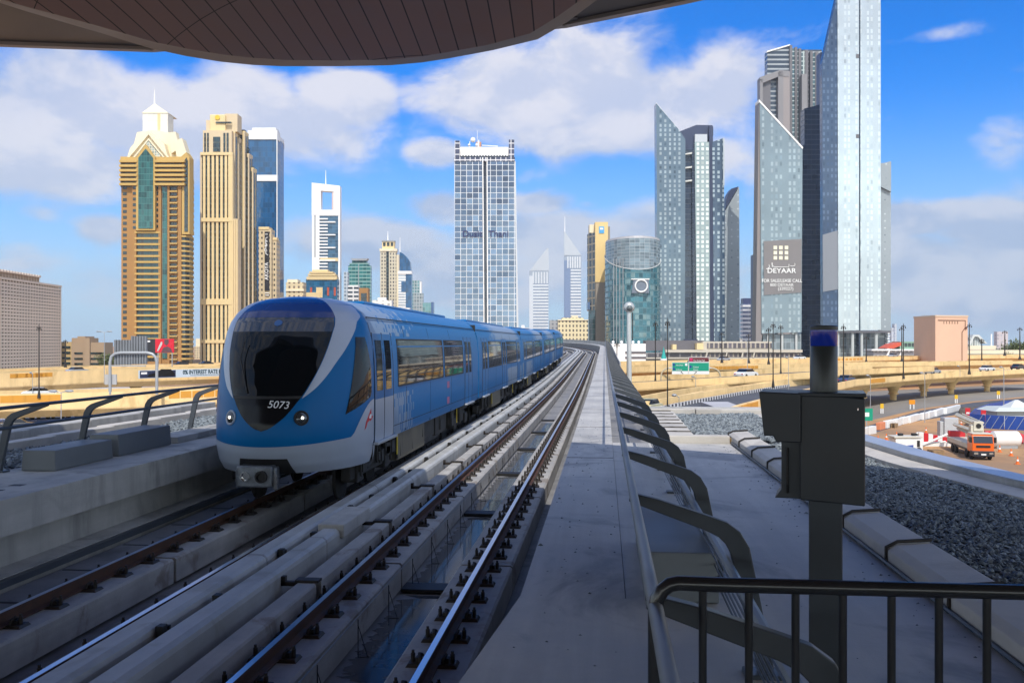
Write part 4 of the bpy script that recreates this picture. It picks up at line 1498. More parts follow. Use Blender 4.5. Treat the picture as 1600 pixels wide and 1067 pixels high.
# advertising banner on the upper flyover
p0, p1 = P(213, 591.5, 196.0), P(372, 588.5, 217.0)
ban = thing('advertising_banner', 'long white advertising banner with dark car picture on the upper flyover', 'banner', p0, math.atan2(p1.y - p0.y, p1.x - p0.x))
BW = (p1 - p0).length
MB().box(0, BW, -.9, -.75, 0, 1.75).build('banner_board', mat('banner_white', rgb(205, 218, 228, .9), .6), ban)
MB().box(.25, 8.8, -.94, -.905, .12, 1.62).build('banner_picture', mat('banner_navy', (.012, .02, .06), .5), ban)
MB().prism([(1.9, .5), (2.6, .95), (4.0, 1.2), (5.3, 1.9), (7.6, 1.85), (8.4, 1.1), (8.7, .6), (8.2, .35), (2.2, .35)], -.965, -.945, 'y').build('banner_car', mat('banner_car_dark', (.004, .005, .008), .25), ban)
MB().box(.5, 1.9, -.965, -.945, .9, 1.35).build('banner_logo', WHITE, ban)
text('banner_lettering', '0% INTEREST RATE FOR', 1.25, mat('banner_ink', (.01, .05, .07), .5), ban, (10.6, -.92, 1.05), extrude=.02, align='LEFT', sx=.86, off=.03)
text('banner_small_print', 'UP TO 36 MONTHS ON SELECTED OFFERS' if False else '', .3, WHITE, ban, (0, 0, 0)) if False else None
sp_ = MB()
rr = random.Random(4)
x = 12.5
while x < BW - 1:
    w = rr.uniform(.2, .6)
    sp_.box(x, x + w, -.94, -.915, .32, .42)
    x += w + .12
sp_.build('banner_small_print', mat('banner_ink2', (.03, .1, .14), .5), ban)

# back of an overhead sign on a bent pipe frame
t, k = frame_empty('sign_gantry', 'grey bent pipe gantry carrying corrugated sign backs, seen from behind', 'sign gantry', 210, 616, 128)
def gx(u): return (u - 210) * k
def gz(v): return (616 - v) * k
pts = [(gx(172), 0, gz(616)), (gx(172), 0, gz(566)), (gx(174), 0, gz(557)), (gx(180), 0, gz(552.5)), (gx(188), 0, gz(551)), (gx(230), 0, gz(551)), (gx(238), 0, gz(553)), (gx(243), 0, gz(558)), (gx(245), 0, gz(566)), (gx(245), 0, gz(616))]
MB().tube(pts, 2.3 * k, 12).build('pipe_frame', POLEG, t, True)
for u0, u1, v0, v1 in ((176, 203, 531, 570), (202.5, 228, 525, 569)):
    m = MB()
    n = int((u1 - u0) / 4.2)
    for i in range(n):
        a = u0 + (u1 - u0) * i / n
        b = u0 + (u1 - u0) * (i + 1) / n
        m.prism([(gx(a), .45), (gx(a + .8), .25), (gx(b - .8), .25), (gx(b), .45), (gx(b), .55), (gx(a), .55)], gz(v1), gz(v0), 'z')
    m.build('sign_back', DKG, t)
MB().box(gx(175), gx(229), -.36, -.18, gz(572.5), gz(570.5)).build('walk_bar', POLEG, t)
MB().box(gx(163), gx(181), .2, .4, gz(601), gz(585)).build('side_plate', mat('plate_grey', (.4, .4, .4), .5), t)
# red billboard
t, k = frame_empty('billboard', 'red billboard with a pale figure, on thin legs in front of the beige balcony tower', 'billboard', 252, 568, 260)
def gx(u): return (u - 252) * k
def gz(v): return (568 - v) * k
MB().box(gx(243), gx(272), -.2, .2, gz(551), gz(529.5)).build('red_panel', mat('billboard_red', rgb(205, 22, 48), .5), t)
MB().box(gx(228), gx(243), -.2, .2, gz(551), gz(529.5)).build('dark_panel', mat('billboard_black', (.02, .022, .028), .5), t)
MB().prism([(gx(246), gz(548)), (gx(249), gz(540)), (gx(252), gz(534)), (gx(254), gz(534)), (gx(254), gz(538)), (gx(250), gz(545)), (gx(247.5), gz(549))], -.25, -.21, 'y').build('pale_shape', mat('billboard_pale', (.5, .5, .5), .5), t)
MB().prism([(gx(257), gz(537)), (gx(257), gz(530.5)), (gx(264), gz(530.5)), (gx(264), gz(536)), (gx(261), gz(540))], -.25, -.21, 'y').prism([(gx(252), gz(550.5)), (gx(256), gz(543)), (gx(262), gz(541)), (gx(267), gz(544)), (gx(270), gz(550.5))], -.24, -.21, 'y').build('figure_shape', mat('billboard_grey', (.10, .05, .06), .5), t)
MB().box(gx(231), gx(235), -.25, -.21, gz(534.5), gz(532)).build('white_mark', WHITE, t)
for u in (247, 269):
    MB().box(gx(u) - .12, gx(u) + .12, -.1, .1, P(252, 568, 260).z * 0 - 7.5, gz(551)).build('leg', POLEG, t)
# green road signs on a curved gantry
t, k = frame_empty('road_sign_gantry', 'green motorway signs with white arrows on a curved pipe gantry', 'road sign', 1078, 590, 142)
def gx(u): return (u - 1078) * k
def gz(v): return (590 - v) * k
for s, ue, uc in ((-1, 1033, 1046), (1, 1126, 1112)):
    pts = [(gx(ue), .2, gz(594))] + [(gx(ue + (uc - ue) * (1 - math.cos(q))), .2, gz(588 - 13 * math.sin(q))) for q in (.0, .35, .7, 1.05, 1.4, 1.57)]
    MB().tube(pts, 1.3 * k, 8).build('curved_leg', mat('gantry_beige', rgb(205, 190, 160, .8), .5), t, True)
MB().tube([(gx(1046), .2, gz(575)), (gx(1112), .2, gz(575))], 1.2 * k, 8).build('cross_pipe', POLEG, t, True)
for u0, u1, v0 in ((1050, 1075.5, 566), (1076, 1108, 566)):
    MB().box(gx(u0), gx(u1), -.05, .05, gz(584.5), gz(v0)).build('sign_border', WHITE, t)
    MB().box(gx(u0 + .5), gx(u1 - .5), -.07, -.04, gz(579.5), gz(v0 + .6)).build('green_panel', GREEN, t)
MB().box(gx(1076), gx(1108), -.05, .05, gz(566), gz(558)).build('sign_border', WHITE, t)
MB().box(gx(1076.5), gx(1107.5), -.07, -.04, gz(565.2), gz(558.6)).build('maroon_panel', mat('sign_maroon', (.12, .015, .02), .5), t)
MB().box(gx(1077.5), gx(1082), -.09, -.06, gz(564.5), gz(559.6)).build('pink_symbol', mat('sign_pink', (.55, .02, .12), .5), t)
text('sign_lettering', 'The Dubai Mall', 3.4 * k, WHITE, t, (gx(1083), -.09, gz(563.3)), extrude=.01, align='LEFT', sx=.85)
text('sign_lettering', 'Abu Dhabi', 3.2 * k, WHITE, t, (gx(1056), -.09, gz(570.5)), extrude=.01, align='LEFT', sx=.8)
text('sign_lettering', 'Al Satwa', 3.0 * k, WHITE, t, (gx(1056.5), -.09, gz(577.6)), extrude=.01, align='LEFT', sx=.85)
text('sign_lettering', 'Za\'abeel', 3.0 * k, WHITE, t, (gx(1083), -.09, gz(573.5)), extrude=.01, align='LEFT', sx=.85)
text('sign_lettering', 'Sharjah', 3.0 * k, WHITE, t, (gx(1083), -.09, gz(577.6)), extrude=.01, align='LEFT', sx=.9)
NV = mat('sign_blue', (.01, .04, .25), .5)
for u, v in ((1051.2, 568), (1051.2, 574.5), (1077.2, 571)):
    MB().box(gx(u), gx(u + 3.2), -.09, -.065, gz(v + 3.6), gz(v)).build('symbol_square', NV, t)
MB().lathe([(2.0 * k, 0), (2.0 * k, .02)], 0, 0, 14).build('route_disc', WHITE, t).matrix_local = Matrix.Translation((gx(1072), -.08, gz(569.6))) @ Matrix.Rotation(math.pi / 2, 4, 'X')
for u, s in ((1066, -1), (1086, 1)):
    MB().prism([(gx(u - s * 1.6), gz(583.8)), (gx(u + s * 1.2), gz(581.2)), (gx(u + s * .4), gz(580.6)), (gx(u + s * 2.4), gz(580.2)), (gx(u + s * 2.0), gz(582.6)), (gx(u + s * 1.7), gz(581.8)), (gx(u - s * 1.0), gz(584.2))], -.09, -.06, 'y').build('arrow', BLACK, t)

# ================================================================== LAMPS
IRON = mat('dark_iron', (.022, .018, .016), .5)


def street_lamp(u, vt, vb, d, label, group='dark ornate street lamps along the flyovers', sc_=1.0):
    p = P(u, vb, d)
    t = thing('street_lamp', label, 'street lamp', p, A, group)
    k = d / F
    H = (vb - vt) * k
    r = .95 * k * sc_
    MB().lathe([(2.6 * r, 0), (2.4 * r, .35), (1.3 * r, 1.0), (1.05 * r, 1.4), (.8 * r, H * .7), (.6 * r, H), (.1 * r, H + .3)], 0, 0, 10).build('pole', IRON, t, True)
    for s in (-1, 1):
        w = 5.2 * k * sc_ * .62
        z = H * .955
        MB().tube([(0, 0, z - .5), (s * w * .3, 0, z + .15), (s * w * .75, 0, z + .25), (s * w, 0, z - .05)], .28 * r + .03, 6).build('arm', IRON, t, True)
        l = MB().lathe([(.15 * w, -.75 * w * .6), (.30 * w, -.35 * w * .6), (.34 * w, 0), (.12 * w, .18 * w), (.03 * w, .34 * w)], 0, 0, 8).build('lantern', IRON, t, True)
        l.location = (s * w, 0, z - .25 * w)
    return t


for a in ((61, 509, 622, 124, 'dark twin lantern street lamp on the lower flyover, left of the gantry'),
          (102, 532, 574, 200, 'small dark street lamp before the low parking building'),
          (1024, 503, 603, 122, 'dark street lamp left of the green signs, thinner of the two there'),
          (1043, 500, 648, 86, 'tall dark street lamp in front of the green signs, standing by the ramp'),
          (1208, 505, 606, 124, 'tall dark street lamp left of the signal post, foot on the striped kerb'),
          (1220, 508, 589, 150, 'dark street lamp just right of the taller one beside the signal post'),
          (1201, 513, 570, 200, 'shortest dark street lamp of the cluster left of the signal post'),
          (1318, 508, 600, 146, 'dark street lamp just right of the signal post tube'),
          (1353.5, 526, 567, 300, 'small dark street lamp before the glass tower columns'),
          (1411.5, 507, 592, 172, 'tall dark street lamp with heavy lanterns left of the pink building'),
          (1409, 512, 566, 300, 'dark street lamp right behind the heavy lantern one'),
          (1473, 511, 558, 330, 'slim street lamp in front of the sunlit face of the pink building'),
          (1514.5, 506, 585, 196, 'tall dark street lamp at the right edge of the pink building'),
          (1534, 530, 566, 330, 'small street lamp right of the pink building, before the white pyramid roof'),
          (1570, 517, 556, 350, 'distant grey street lamp before the green trees'),
          (1593.5, 512, 562, 300, 'dark street lamp at the right edge of the picture'),
          (1128, 520, 567, 240, 'dark street lamp rising over the long low station building'),
          (1170, 522, 568, 240, 'dark street lamp over the station building, right of the similar one'),
          (964, 536, 604, 118, 'dark street lamp between the balustrade and the white building')):
    street_lamp(*a)


def light_mast(u, vt, vb, d, label, dbl=False, w=6, th=.8, mt=None):
    p = P(u, vb, d)
    t = thing('light_mast', label, 'light mast', p, A, 'plain grey light masts')
    k = d / F
    H = (vb - vt) * k
    MB().lathe([(th * k, 0), (th * .6 * k, H)], 0, 0, 8).build('pole', mt or POLEG, t, True)
    for s in ((-1, 1) if dbl else (-1,)):
        m = MB().tube([(0, 0, H - .05), (s * w * .4 * k, 0, H + .12)], .3 * k + .02, 6)
        m.ball((s * w * .75 * k, 0, H + .14), (w * .42 * k, .25, .11 + .35 * k), 10, 6)
        m.build('lamp_head', mt or POLEG, t, True)
    return t


light_mast(95.5, 613, 668, 92, 'grey mast with two flat oval lamp heads behind the left balustrade', True, 17, .9)
light_mast(163, 519, 600, 190, 'slim pale mast with a flat double head beside the sign backs', True, 11, .6)
light_mast(51, 584, 624, 128, 'thin pale mast rising under the upper flyover', False, 4, .5)
light_mast(1360, 588, 660, 132, 'thin grey mast right behind the signal box edge', False, 6, .7)
light_mast(1445, 584, 660, 128, 'thin grey mast standing by the white barrier blocks', False, 7, .7)
light_mast(1568.5, 575, 640, 140, 'thin grey mast beside the blue hoarding', False, 6, .8)
light_mast(1061, 620, 650, 78, 'thin pale mast just beyond the far kerb', False, 10, .7)
light_mast(1087, 590, 620, 126, 'thin pale mast under the green signs', False, 6, .6)
light_mast(1232, 560, 616, 118, 'thin pale mast between the ramp and the signal box', False, 4, .5)
light_mast(1168, 534, 592, 145, 'thin sandy mast behind the car on the flyover', False, 4, .5)
light_mast(1500, 573, 588, 190, 'short sign post on the ramp before the white car', False, 4, .4)
# teal cone on a white base behind the farthest flyover
p = P(1037, 566, 300)
t = thing('teal_cone', 'pointed teal cone structure behind the flyover, left of the green signs', 'cone structure', p, A)
k = 300 / F
MB().lathe([(5.4 * k, -1), (5.4 * k, 4.5 * k), (4.2 * k, 5.5 * k)], 0, 0, 14).build('base', WHITE, t, True)
MB().lathe([(4.2 * k, 5.5 * k), (2.2 * k, 14 * k), (.5 * k, 22 * k), (.1 * k, 25 * k)], 0, 0, 14).build('cone', mat('teal_paint', (.02, .36, .33), .5), t, True)
# camera pole with a dome head
p = P(983, 604, 92)
k = 92 / F
t = thing('camera_pole', 'thick pale grey pole with a round camera head rising behind the balustrade', 'camera pole', p, A)
H = (604 - 482) * k
MB().lathe([(4.4 * k, -6), (4.2 * k, 0), (3.6 * k, H * .6), (3.3 * k, H)], 0, 0, 16).build('pole', mat('pole_pale', (.50, .53, .54), .4, metal=.2), t, True)
MB().ball((0, 0, H + .12), (8.6 * k, 6 * k, 8.6 * k), 20, 12).build('dome_head', mat('dome_grey', (.42, .45, .46), .35, metal=.3), t, True)
MB().ball((0, -4.4 * k, H + .02), (5.0 * k, 4 * k, 4.6 * k), 16, 10).build('dome_lens', mat('dome_lens', (.10, .12, .13), .15), t, True)
MB().tube([(5.2 * k, -.1, H - .4), (5.3 * k, -.1, H - 3.2)], .05, 6).build('cable', IRON, t)


# ================================================================== VEHICLES
TYRE = mat('tyre', (.015, .015, .016), .8)


def car_proto():
    t = thing('car', 'x', 'car')
    side = [(-2.2, .35), (-2.25, .75), (-1.95, .95), (-1.5, 1.0), (-.9, 1.42), (.6, 1.45), (1.25, 1.02), (2.05, .88), (2.25, .65), (2.25, .35)]
    m = MB().prism([(a, b) for a, b in side[:4]] + [(1.25, 1.0)] + side[7:], -.88, .88, 'y')
    m.build('body', WHITE, t, True, bevel=.06)
    m = MB().loft([[(a, y, b) for a, b in ((-1.5, .98), (1.28, .98), (.62 - .0, 1.45), (-.85, 1.45))] for y in (-.78, .78)])
    m.build('cabin', GLASSD, t)
    MB().box(-.8, .55, -.74, .74, 1.44, 1.48).build('roof', WHITE, t, bevel=.02)
    for x in (-1.4, 1.4):
        for s in (-1, 1):
            o = MB().lathe([(.32, -.1), (.34, -.08), (.34, .08), (.18, .1)], 0, 0, 14).build('wheel', TYRE, t, True)
            o.matrix_local = Matrix.Translation((x, s * .82, .34)) @ Matrix.Rotation(math.pi / 2, 4, 'X')
    for x, mt in ((2.24, CHROME), (-2.24, RED)):
        for s in (-1, 1):
            MB().box(x - .03, x + .03, s * .62 - .14, s * .62 + .14, .62, .74).build('headlight' if x > 0 else 'tail_light', mt, t)
    return t


car0 = car_proto()
used = [False]
PAINTS = {}


def paint(c):
    if c not in PAINTS:
        PAINTS[c] = mat('car_paint_%d' % len(PAINTS), c, .3, coat=.6)
    return PAINTS[c]


def place_car(loc, rz, col, label, group='cars on the flyovers', s=1.0):
    t = car0 if not used[0] else copy_tree(car0)
    used[0] = True
    t.location = loc
    t.rotation_euler = (0, 0, rz)
    t.scale = (s, s, s)
    props(t, label, 'car', group)
    for ch in t.children:
        if ch.name.split('.')[0] in ('body', 'roof'):
            ch.data = ch.data.copy()
            ch.data.materials[0] = paint(col)
    return t


def on_deck(fr, u, off, drop):
    """point on a flyover deck seen at photograph column u"""
    best = None
    for i in range(len(fr) - 1):
        for q in range(10):
            p = fr[i][0].lerp(fr[i + 1][0], q / 10) + fr[i][1] * off
            d = -p.x * math.sin(A) + p.y * math.cos(A)
            uu = CU + F * (p.x * math.cos(A) + p.y * math.sin(A)) / d
            if best is None or abs(uu - u) < best[0]:
                dd = fr[i + 1][0] - fr[i][0]
                best = (abs(uu - u), p + Vector((0, 0, -drop)), math.atan2(dd.y, dd.x))
    return best[1], best[2]


W_, S_, D_ = (.75, .75, .74), (.38, .39, .41), (.03, .033, .04)
for fr, u, off, drop, c, rv, lb in (
        (fre, 1165, 4, .62, W_, 0, 'white car on the plain flyover left of the signal post'),
        (frc, 1130, 4, .45, S_, math.pi, 'silver car on the farthest flyover right of the green signs'),
        (frr, 1457, 5, .55, S_, 0, 'silver car on the curved ramp left of the pink building'),
        (frr, 1543, 5, .50, W_, 0, 'white car on the ramp nearest the right edge but one'),
        (frr, 1590, 5, .50, D_, 0, 'dark car on the ramp at the right edge of the picture'),
        (frz, 282, 4, .55, D_, math.pi, 'dark car on the rear left flyover above the banner'),
        (frz, 323, 4, .55, D_, math.pi, 'dark car on the rear left flyover next to the train'),
        (frd, 1085, 5, .6, D_, 0, 'dark car passing beneath the green signs'),
        (frr, 1322, 3, .9, (.05, .08, .16), 0, 'dark blue car on the ramp just right of the signal post tube'),
        (frc, 1250, 5, .5, W_, math.pi, 'white car on the farthest flyover left of the signal post tube'),
        (frc, 1395, 5, .5, S_, math.pi, 'silver car on the farthest flyover before the red roofed annex'),
        (frb, 60, 6, .9, W_, 0, 'white car on the lower left flyover near the picture edge'),
        (fra, 120, 6, .9, S_, 0, 'silver car on the upper left flyover before the parking building')):
    p, rz = on_deck(fr, u, off, drop)
    place_car(p, rz + rv, c, lb)
# parked rows on the left
rp = random.Random(9)
for r_, (v0, v1, n, ll) in enumerate(((655, 647, 11, 'nearer'), (646, 640, 12, 'further'))):
    for i in range(n):
        a = i / n
        g = G(30 + 260 * a + rp.uniform(-2, 2), v0 + (v1 - v0) * a)
        place_car(g, 1.45 + rp.uniform(-.04, .04), W_ if rp.random() < .8 else S_, 'pale parked car in the %s row beyond the left balustrade' % ll, 'parked cars in the %s row' % ll)
for u, v in ((232, 645), (100, 650)):
    pass
place_car(G(25, 672), .5, D_, 'dark car driving on the pale highway behind the leftmost balustrade post', 'cars on the highway')
place_car(P(1013, 646, 92) + Vector((0, 0, 0)), 1.2, (.55, .50, .28), 'pale yellow car at the foot of the ramp beside the balustrade', 'cars on the highway')

# concrete pump truck
g = G(1524, 714)
tk = thing('concrete_pump_truck', 'orange fronted concrete pump truck with folded pale boom on the sand', 'truck', g, math.radians(-101) + A)
tk.scale = (.78, .78, .78)
# local: +x is the front of the truck
MB().box(-8.6, 1.0, -1.1, 1.1, .85, 1.15).build('chassis', mat('truck_chassis', (.10, .09, .085), .6, var=.2), tk, bevel=.02)
MB().prism([(1.0, .95), (3.15, .95), (3.2, 2.05), (3.0, 2.95), (2.6, 3.1), (1.0, 3.1)], -1.22, 1.22, 'y').build('cab', ORANGE, tk, bevel=.08)
MB().prism([(3.17, 2.06), (3.235, 2.06), (3.04, 2.86), (2.98, 2.86)], -1.08, 1.08, 'y').build('windscreen', GLASSD, tk)
MB().box(1.4, 2.7, -1.24, 1.24, 2.1, 2.8).build('side_window', GLASSD, tk, bevel=.03)
MB().box(3.10, 3.24, -.8, .8, 1.52, 1.78).build('grille', BLACK, tk)
MB().box(2.3, 3.36, -1.24, 1.24, .45, 1.12).build('bumper', mat('bumper_black', (.02, .02, .028), .5), tk, bevel=.05)
MB().box(1.0, 2.9, -1.15, 1.15, 3.09, 3.2).build('cab_roof', mat('cab_roof_cream', (.6, .57, .48), .5), tk, bevel=.03)
for s in (-1, 1):
    MB().box(3.33, 3.40, s * .85 - .22, s * .85 + .22, .72, .95).build('headlight', CHROME, tk)
    MB().box(2.9, 3.15, s * 1.38 - .12, s * 1.38 + .12, 2.1, 2.75).build('mirror', BLACK, tk)
MB().box(3.36, 3.40, -.28, .28, .62, .8).build('number_plate', WHITE, tk)
for x in (2.1, .2, -4.6, -6.0):
    for s in (-1, 1):
        o = MB().lathe([(.28, -.17), (.50, -.16), (.52, -.12), (.52, .12), (.48, .17), (.28, .15)], 0, 0, 18).build('wheel', TYRE, tk, True)
        o.matrix_local = Matrix.Translation((x, s * 1.02, .52)) @ Matrix.Rotation(math.pi / 2, 4, 'X')
CRM = mat('boom_cream', (.56, .53, .44), .5, var=.1)
MB().box(-8.4, .7, -1.15, 1.15, 1.16, 1.75).build('side_deck', CRM, tk, bevel=.03)
MB().box(-.2, .8, -.75, .75, 1.7, 4.0).build('turret', CRM, tk, bevel=.08)
bm = MB()
bm.tube([(.6, .1, 4.2), (-8.6, .1, 4.6)], .30, 4).tube([(.4, .55, 3.7), (-8.4, .55, 4.05)], .26, 4).tube([(.2, -.4, 3.3), (-8.0, -.4, 3.4)], .24, 4).tube([(0, -.1, 2.7), (-7.5, -.1, 2.9)], .2, 4)
bm.tube([(.5, .8, 4.3), (-8.6, .8, 4.75)], .09, 8)
bm.build('boom', CRM, tk)
MB().box(.35, .95, -.45, .65, 3.3, 4.5).build('boom_joint', CRM, tk, bevel=.06)
MB().lathe([(.30, 0), (.30, .06)], 0, 0, 14).build('joint_eye', BLACK, tk).matrix_local = Matrix.Translation((.96, .1, 3.95)) @ Matrix.Rotation(math.pi / 2, 4, 'Y')
MB().box(-8.9, -8.0, -1.0, 1.0, 1.7, 2.5).build('hopper', RED, tk, bevel=.05)
# small white site cabin truck with loading arm
g = G(1418, 708)
t = thing('site_loader', 'white site loader with a blue side panel left of the pump truck', 'loader', g, A)
t.scale = (.8, .8, .8)
MB().box(-1.9, 1.5, -1, 1, .5, 1.9).build('body', WHITE, t, bevel=.05)
MB().box(-2.1, 1.4, -1.1, 1.1, 2.0, 2.2).build('canopy', mat('loader_cream', (.6, .57, .5), .5), t, bevel=.03)
MB().prism([(-1.9, .5), (.3, .5), (.3, 1.15), (-.4, 1.1)], -1.03, -1.0, 'y').build('blue_panel', mat('loader_blue', (.04, .09, .35), .5), t)
MB().box(.75, 1.1, -1.04, -1.0, .9, 1.7).build('window', GLASSD, t)
MB().tube([(1.5, 0, .9), (3.2, 0, 1.6), (5.0, 0, 2.4)], .14, 6).tube([(1.5, .5, .7), (3.6, .5, 1.3), (5.0, .5, 1.4)], .12, 6).build('arm', WHITE, t)
for x in (-1.2, 1.0):
    for s in (-1, 1):
        MB().lathe([(.3, -.12), (.42, -.1), (.42, .1), (.3, .12)], 0, 0, 14).build('wheel', TYRE, t, True).matrix_local = Matrix.Translation((x, s * .9, .42)) @ Matrix.Rotation(math.pi / 2, 4, 'X')
for x in (-.9, .8):
    MB().box(x - .25, x + .25, -.3, .3, 2.25, 2.5).build('roof_lamp', BLACK, t)
# red and white striped arm, grey cabinet
g = G(1458, 697)
t = thing('striped_barrier_arm', 'red and white striped machine arm between the loader and the pump truck', 'machine arm', g, A)
for i in range(7):
    MB().box(-1.6 + .5 * i, -1.6 + .5 * i + .48, -.25, .25, .5 - .05 * i, 1.5 - .1 * i).build('stripe', RED if i % 2 else WHITE, t)
MB().box(-1.8, 2.0, -.4, .4, .0, .5).build('base', WHITE, t, bevel=.04)
g = G(1481, 690)
props(MB().box(g.x - .6, g.x + .9, g.y - .7, g.y + .7, g.z, g.z + 2.7).box(g.x - 1.0, g.x - .62, g.y - .5, g.y + .5, g.z, g.z + 2.3).build('site_cabinet', mat('cabinet_pale', (.48, .50, .52), .45, metal=.2), None, bevel=.04), 'tall pale grey site cabinet behind the striped machine arm', 'cabinet')
# white plastic tank
g = G(1571, 700)
t = thing('water_tank', 'white rounded water tank beside the orange truck', 'tank', g, A)
MB().tube([(-1.5, 0, .95), (-1.3, 0, .95), (1.2, 0, .95), (1.5, 0, .95)], [.5, .85, .85, .5], 18).build('tank_shell', WHITE, t, True)
MB().box(-1.2, 1.0, -.6, .6, 0, .3).build('cradle', POLEG, t)
# red and white plastic barriers
for i, (u, v, c, w) in enumerate(((1550, 686, RED, 22), (1568, 688, WHITE, 30), (1585, 690, RED, 22), (1597, 692, RED, 18), (1612, 694, WHITE, 20))):
    g = G(u, v)
    k = 10.9 / (v - HZ)
    props(MB().prism([(-.45, 0), (.45, 0), (.2, .95), (-.2, .95)], -w * k / 2, w * k / 2, 'x').build('site_barrier', c, None, bevel=.04), ('red' if c is RED else 'white') + ' plastic site barrier in the row behind the water tank', 'barrier', ('red' if c is RED else 'white') + ' plastic barriers behind the tank').location = g
    bpy.context.view_layer.objects.active = None
for i, (u0, u1, v0, v1) in enumerate(((1340, 1352, 683, 680), (1355, 1366, 679, 677), (1372, 1380, 672, 670), (1383, 1396, 669, 666), (1398, 1405, 666, 664), (1408, 1416, 663, 661), (1419, 1435, 661, 656), (1440, 1447, 656, 654), (1449, 1457, 654, 651), (1460, 1474, 651, 646), (1476, 1498, 647, 641))):
    a, b = G(u0, v0), G(u1, v1)
    d = (b - a).normalized()
    nn = Vector((-d.y, d.x, 0))
    m = MB()
    q = [a - nn * .3, b - nn * .3, b + nn * .3, a + nn * .3]
    m.add(q + [p.lerp(a.lerp(b, .5), .03) + Vector((0, 0, .95)) for p in q], [(3, 2, 1, 0), (4, 5, 6, 7), (0, 1, 5, 4), (1, 2, 6, 5), (2, 3, 7, 6), (3, 0, 4, 7)])
    props(m.build('concrete_barrier', mat('barrier_orange', (.7, .25, .12), .6) if i == 2 else WHITE, None, bevel=.05), 'orange barrier block in the white row along the curved road' if i == 2 else 'white barrier block along the curved road by the construction site', 'barrier', None if i == 2 else 'white barrier blocks along the curved road')
# blue hoarding around a pale kiosk
HB = mat('hoarding_blue', rgb(38, 78, 165, .9), .45, var=.12, vs=.4, streak=.15)
hd = thing('site_hoarding', 'blue site hoarding curving around a pale roofed kiosk', 'hoarding')
def fence_run(pix, H, nm):
    pts = [G(u, v) for u, v in pix]
    m = MB()
    for a, b in zip(pts, pts[1:]):
        n = max(1, int((b - a).length / 1.8))
        for i in range(n):
            p, q = a.lerp(b, i / n), a.lerp(b, (i + .96) / n)
            d = (q - p).normalized()
            nn = Vector((-d.y, d.x, 0)) * .05
            m.add([p - nn, q - nn, q + nn, p + nn] + [x + Vector((0, 0, H)) for x in (p - nn, q - nn, q + nn, p + nn)], [(3, 2, 1, 0), (4, 5, 6, 7), (0, 1, 5, 4), (1, 2, 6, 5), (2, 3, 7, 6), (3, 0, 4, 7)])
    return m.build(nm, HB, hd)


fence_run([(1516, 667), (1540, 669), (1570, 671), (1640, 674)], 1.75, 'front_panel')
fence_run([(1516, 666), (1524, 657), (1545, 648), (1568, 643), (1592, 641)], 1.7, 'side_panel')
fence_run([(1592, 651), (1640, 654)], 2.0, 'back_panel')
m = MB()
for u in range(1522, 1640, 13):
    g = G(u, 669 + (u - 1516) * .055)
    m.tube([g + Vector((0, -.08, .05)), g + Vector((1.0, -.08, 1.7))], .03, 5)
m.build('brace', POLEG, hd)
g = G(1588, 664)
t = thing('site_kiosk', 'pale kiosk with a small pyramid roof inside the blue hoarding', 'kiosk', g, A)
MB().box(-3.6, 4, -2, 2, 0, 2.0).build('wall', mat('kiosk_grey', (.45, .50, .50), .6), t)
MB().frustum(-4.2, 4.6, -2.5, 2.5, 2.0, 2.5, 1.0, .8).build('roof', mat('kiosk_roof', (.52, .56, .55), .5), t)
MB().frustum(-1.4, 1.4, -1.2, 1.2, 2.5, 3.4, 1.2, 1.1).build('roof_lantern', mat('kiosk_lantern', (.6, .63, .63), .5), t)
for u, v, lb in ((1512, 664, 'red sign panel at the left end of the blue hoarding'), (1536.5, 668, 'red sign panel standing before the blue hoarding front')):
    g = G(u, v)
    t = thing('site_sign', lb, 'sign', g, A, 'red site signs at the hoarding')
    MB().box(-.32, .32, -.05, .05, .9, 2.3).build('panel', RED, t)
    MB().box(-.22, .22, -.07, -.045, 1.5, 1.75).build('white_lettering', WHITE, t)
    MB().box(-.04, .04, -.03, .03, 0, .9).build('leg', POLEG, t)
for u, v, w, lb, mt in ((1425, 639, .5, 'double orange warning sign on white legs beside the curved road', YEL), (1378, 646, .26, 'small orange warning sign left of the double one', YEL), (1494, 630, .28, 'yellow diamond warning sign beyond the curved road', YEL), (1560, 623, .32, 'yellow warning sign far along the curved road', YEL)):
    g = G(u, v)
    t = thing('warning_sign', lb, 'warning sign', g, A, 'orange and yellow warning signs by the curved road')
    MB().box(-w, w, -.05, .05, .8, 1.55).build('panel', YEL if w < .4 else mat('sign_orange', (.75, .28, .01), .5), t)
    for s in (-1, 1):
        MB().box(s * w * .6 - .08, s * w * .6 + .08, -.04, .04, 0, .8).build('leg', WHITE, t)
g = G(1354, 676)
t = thing('green_site_sign', 'green direction sign on a post right beside the signal box', 'sign', g, A)
MB().box(-.75, .75, -.05, .05, 1.5, 3.0).build('panel', GREEN, t)
MB().box(-.3, .3, -.07, -.045, 2.0, 2.5).build('white_symbol', WHITE, t)
MB().box(-.06, .06, -.03, .03, 0, 1.5).build('leg', POLEG, t)
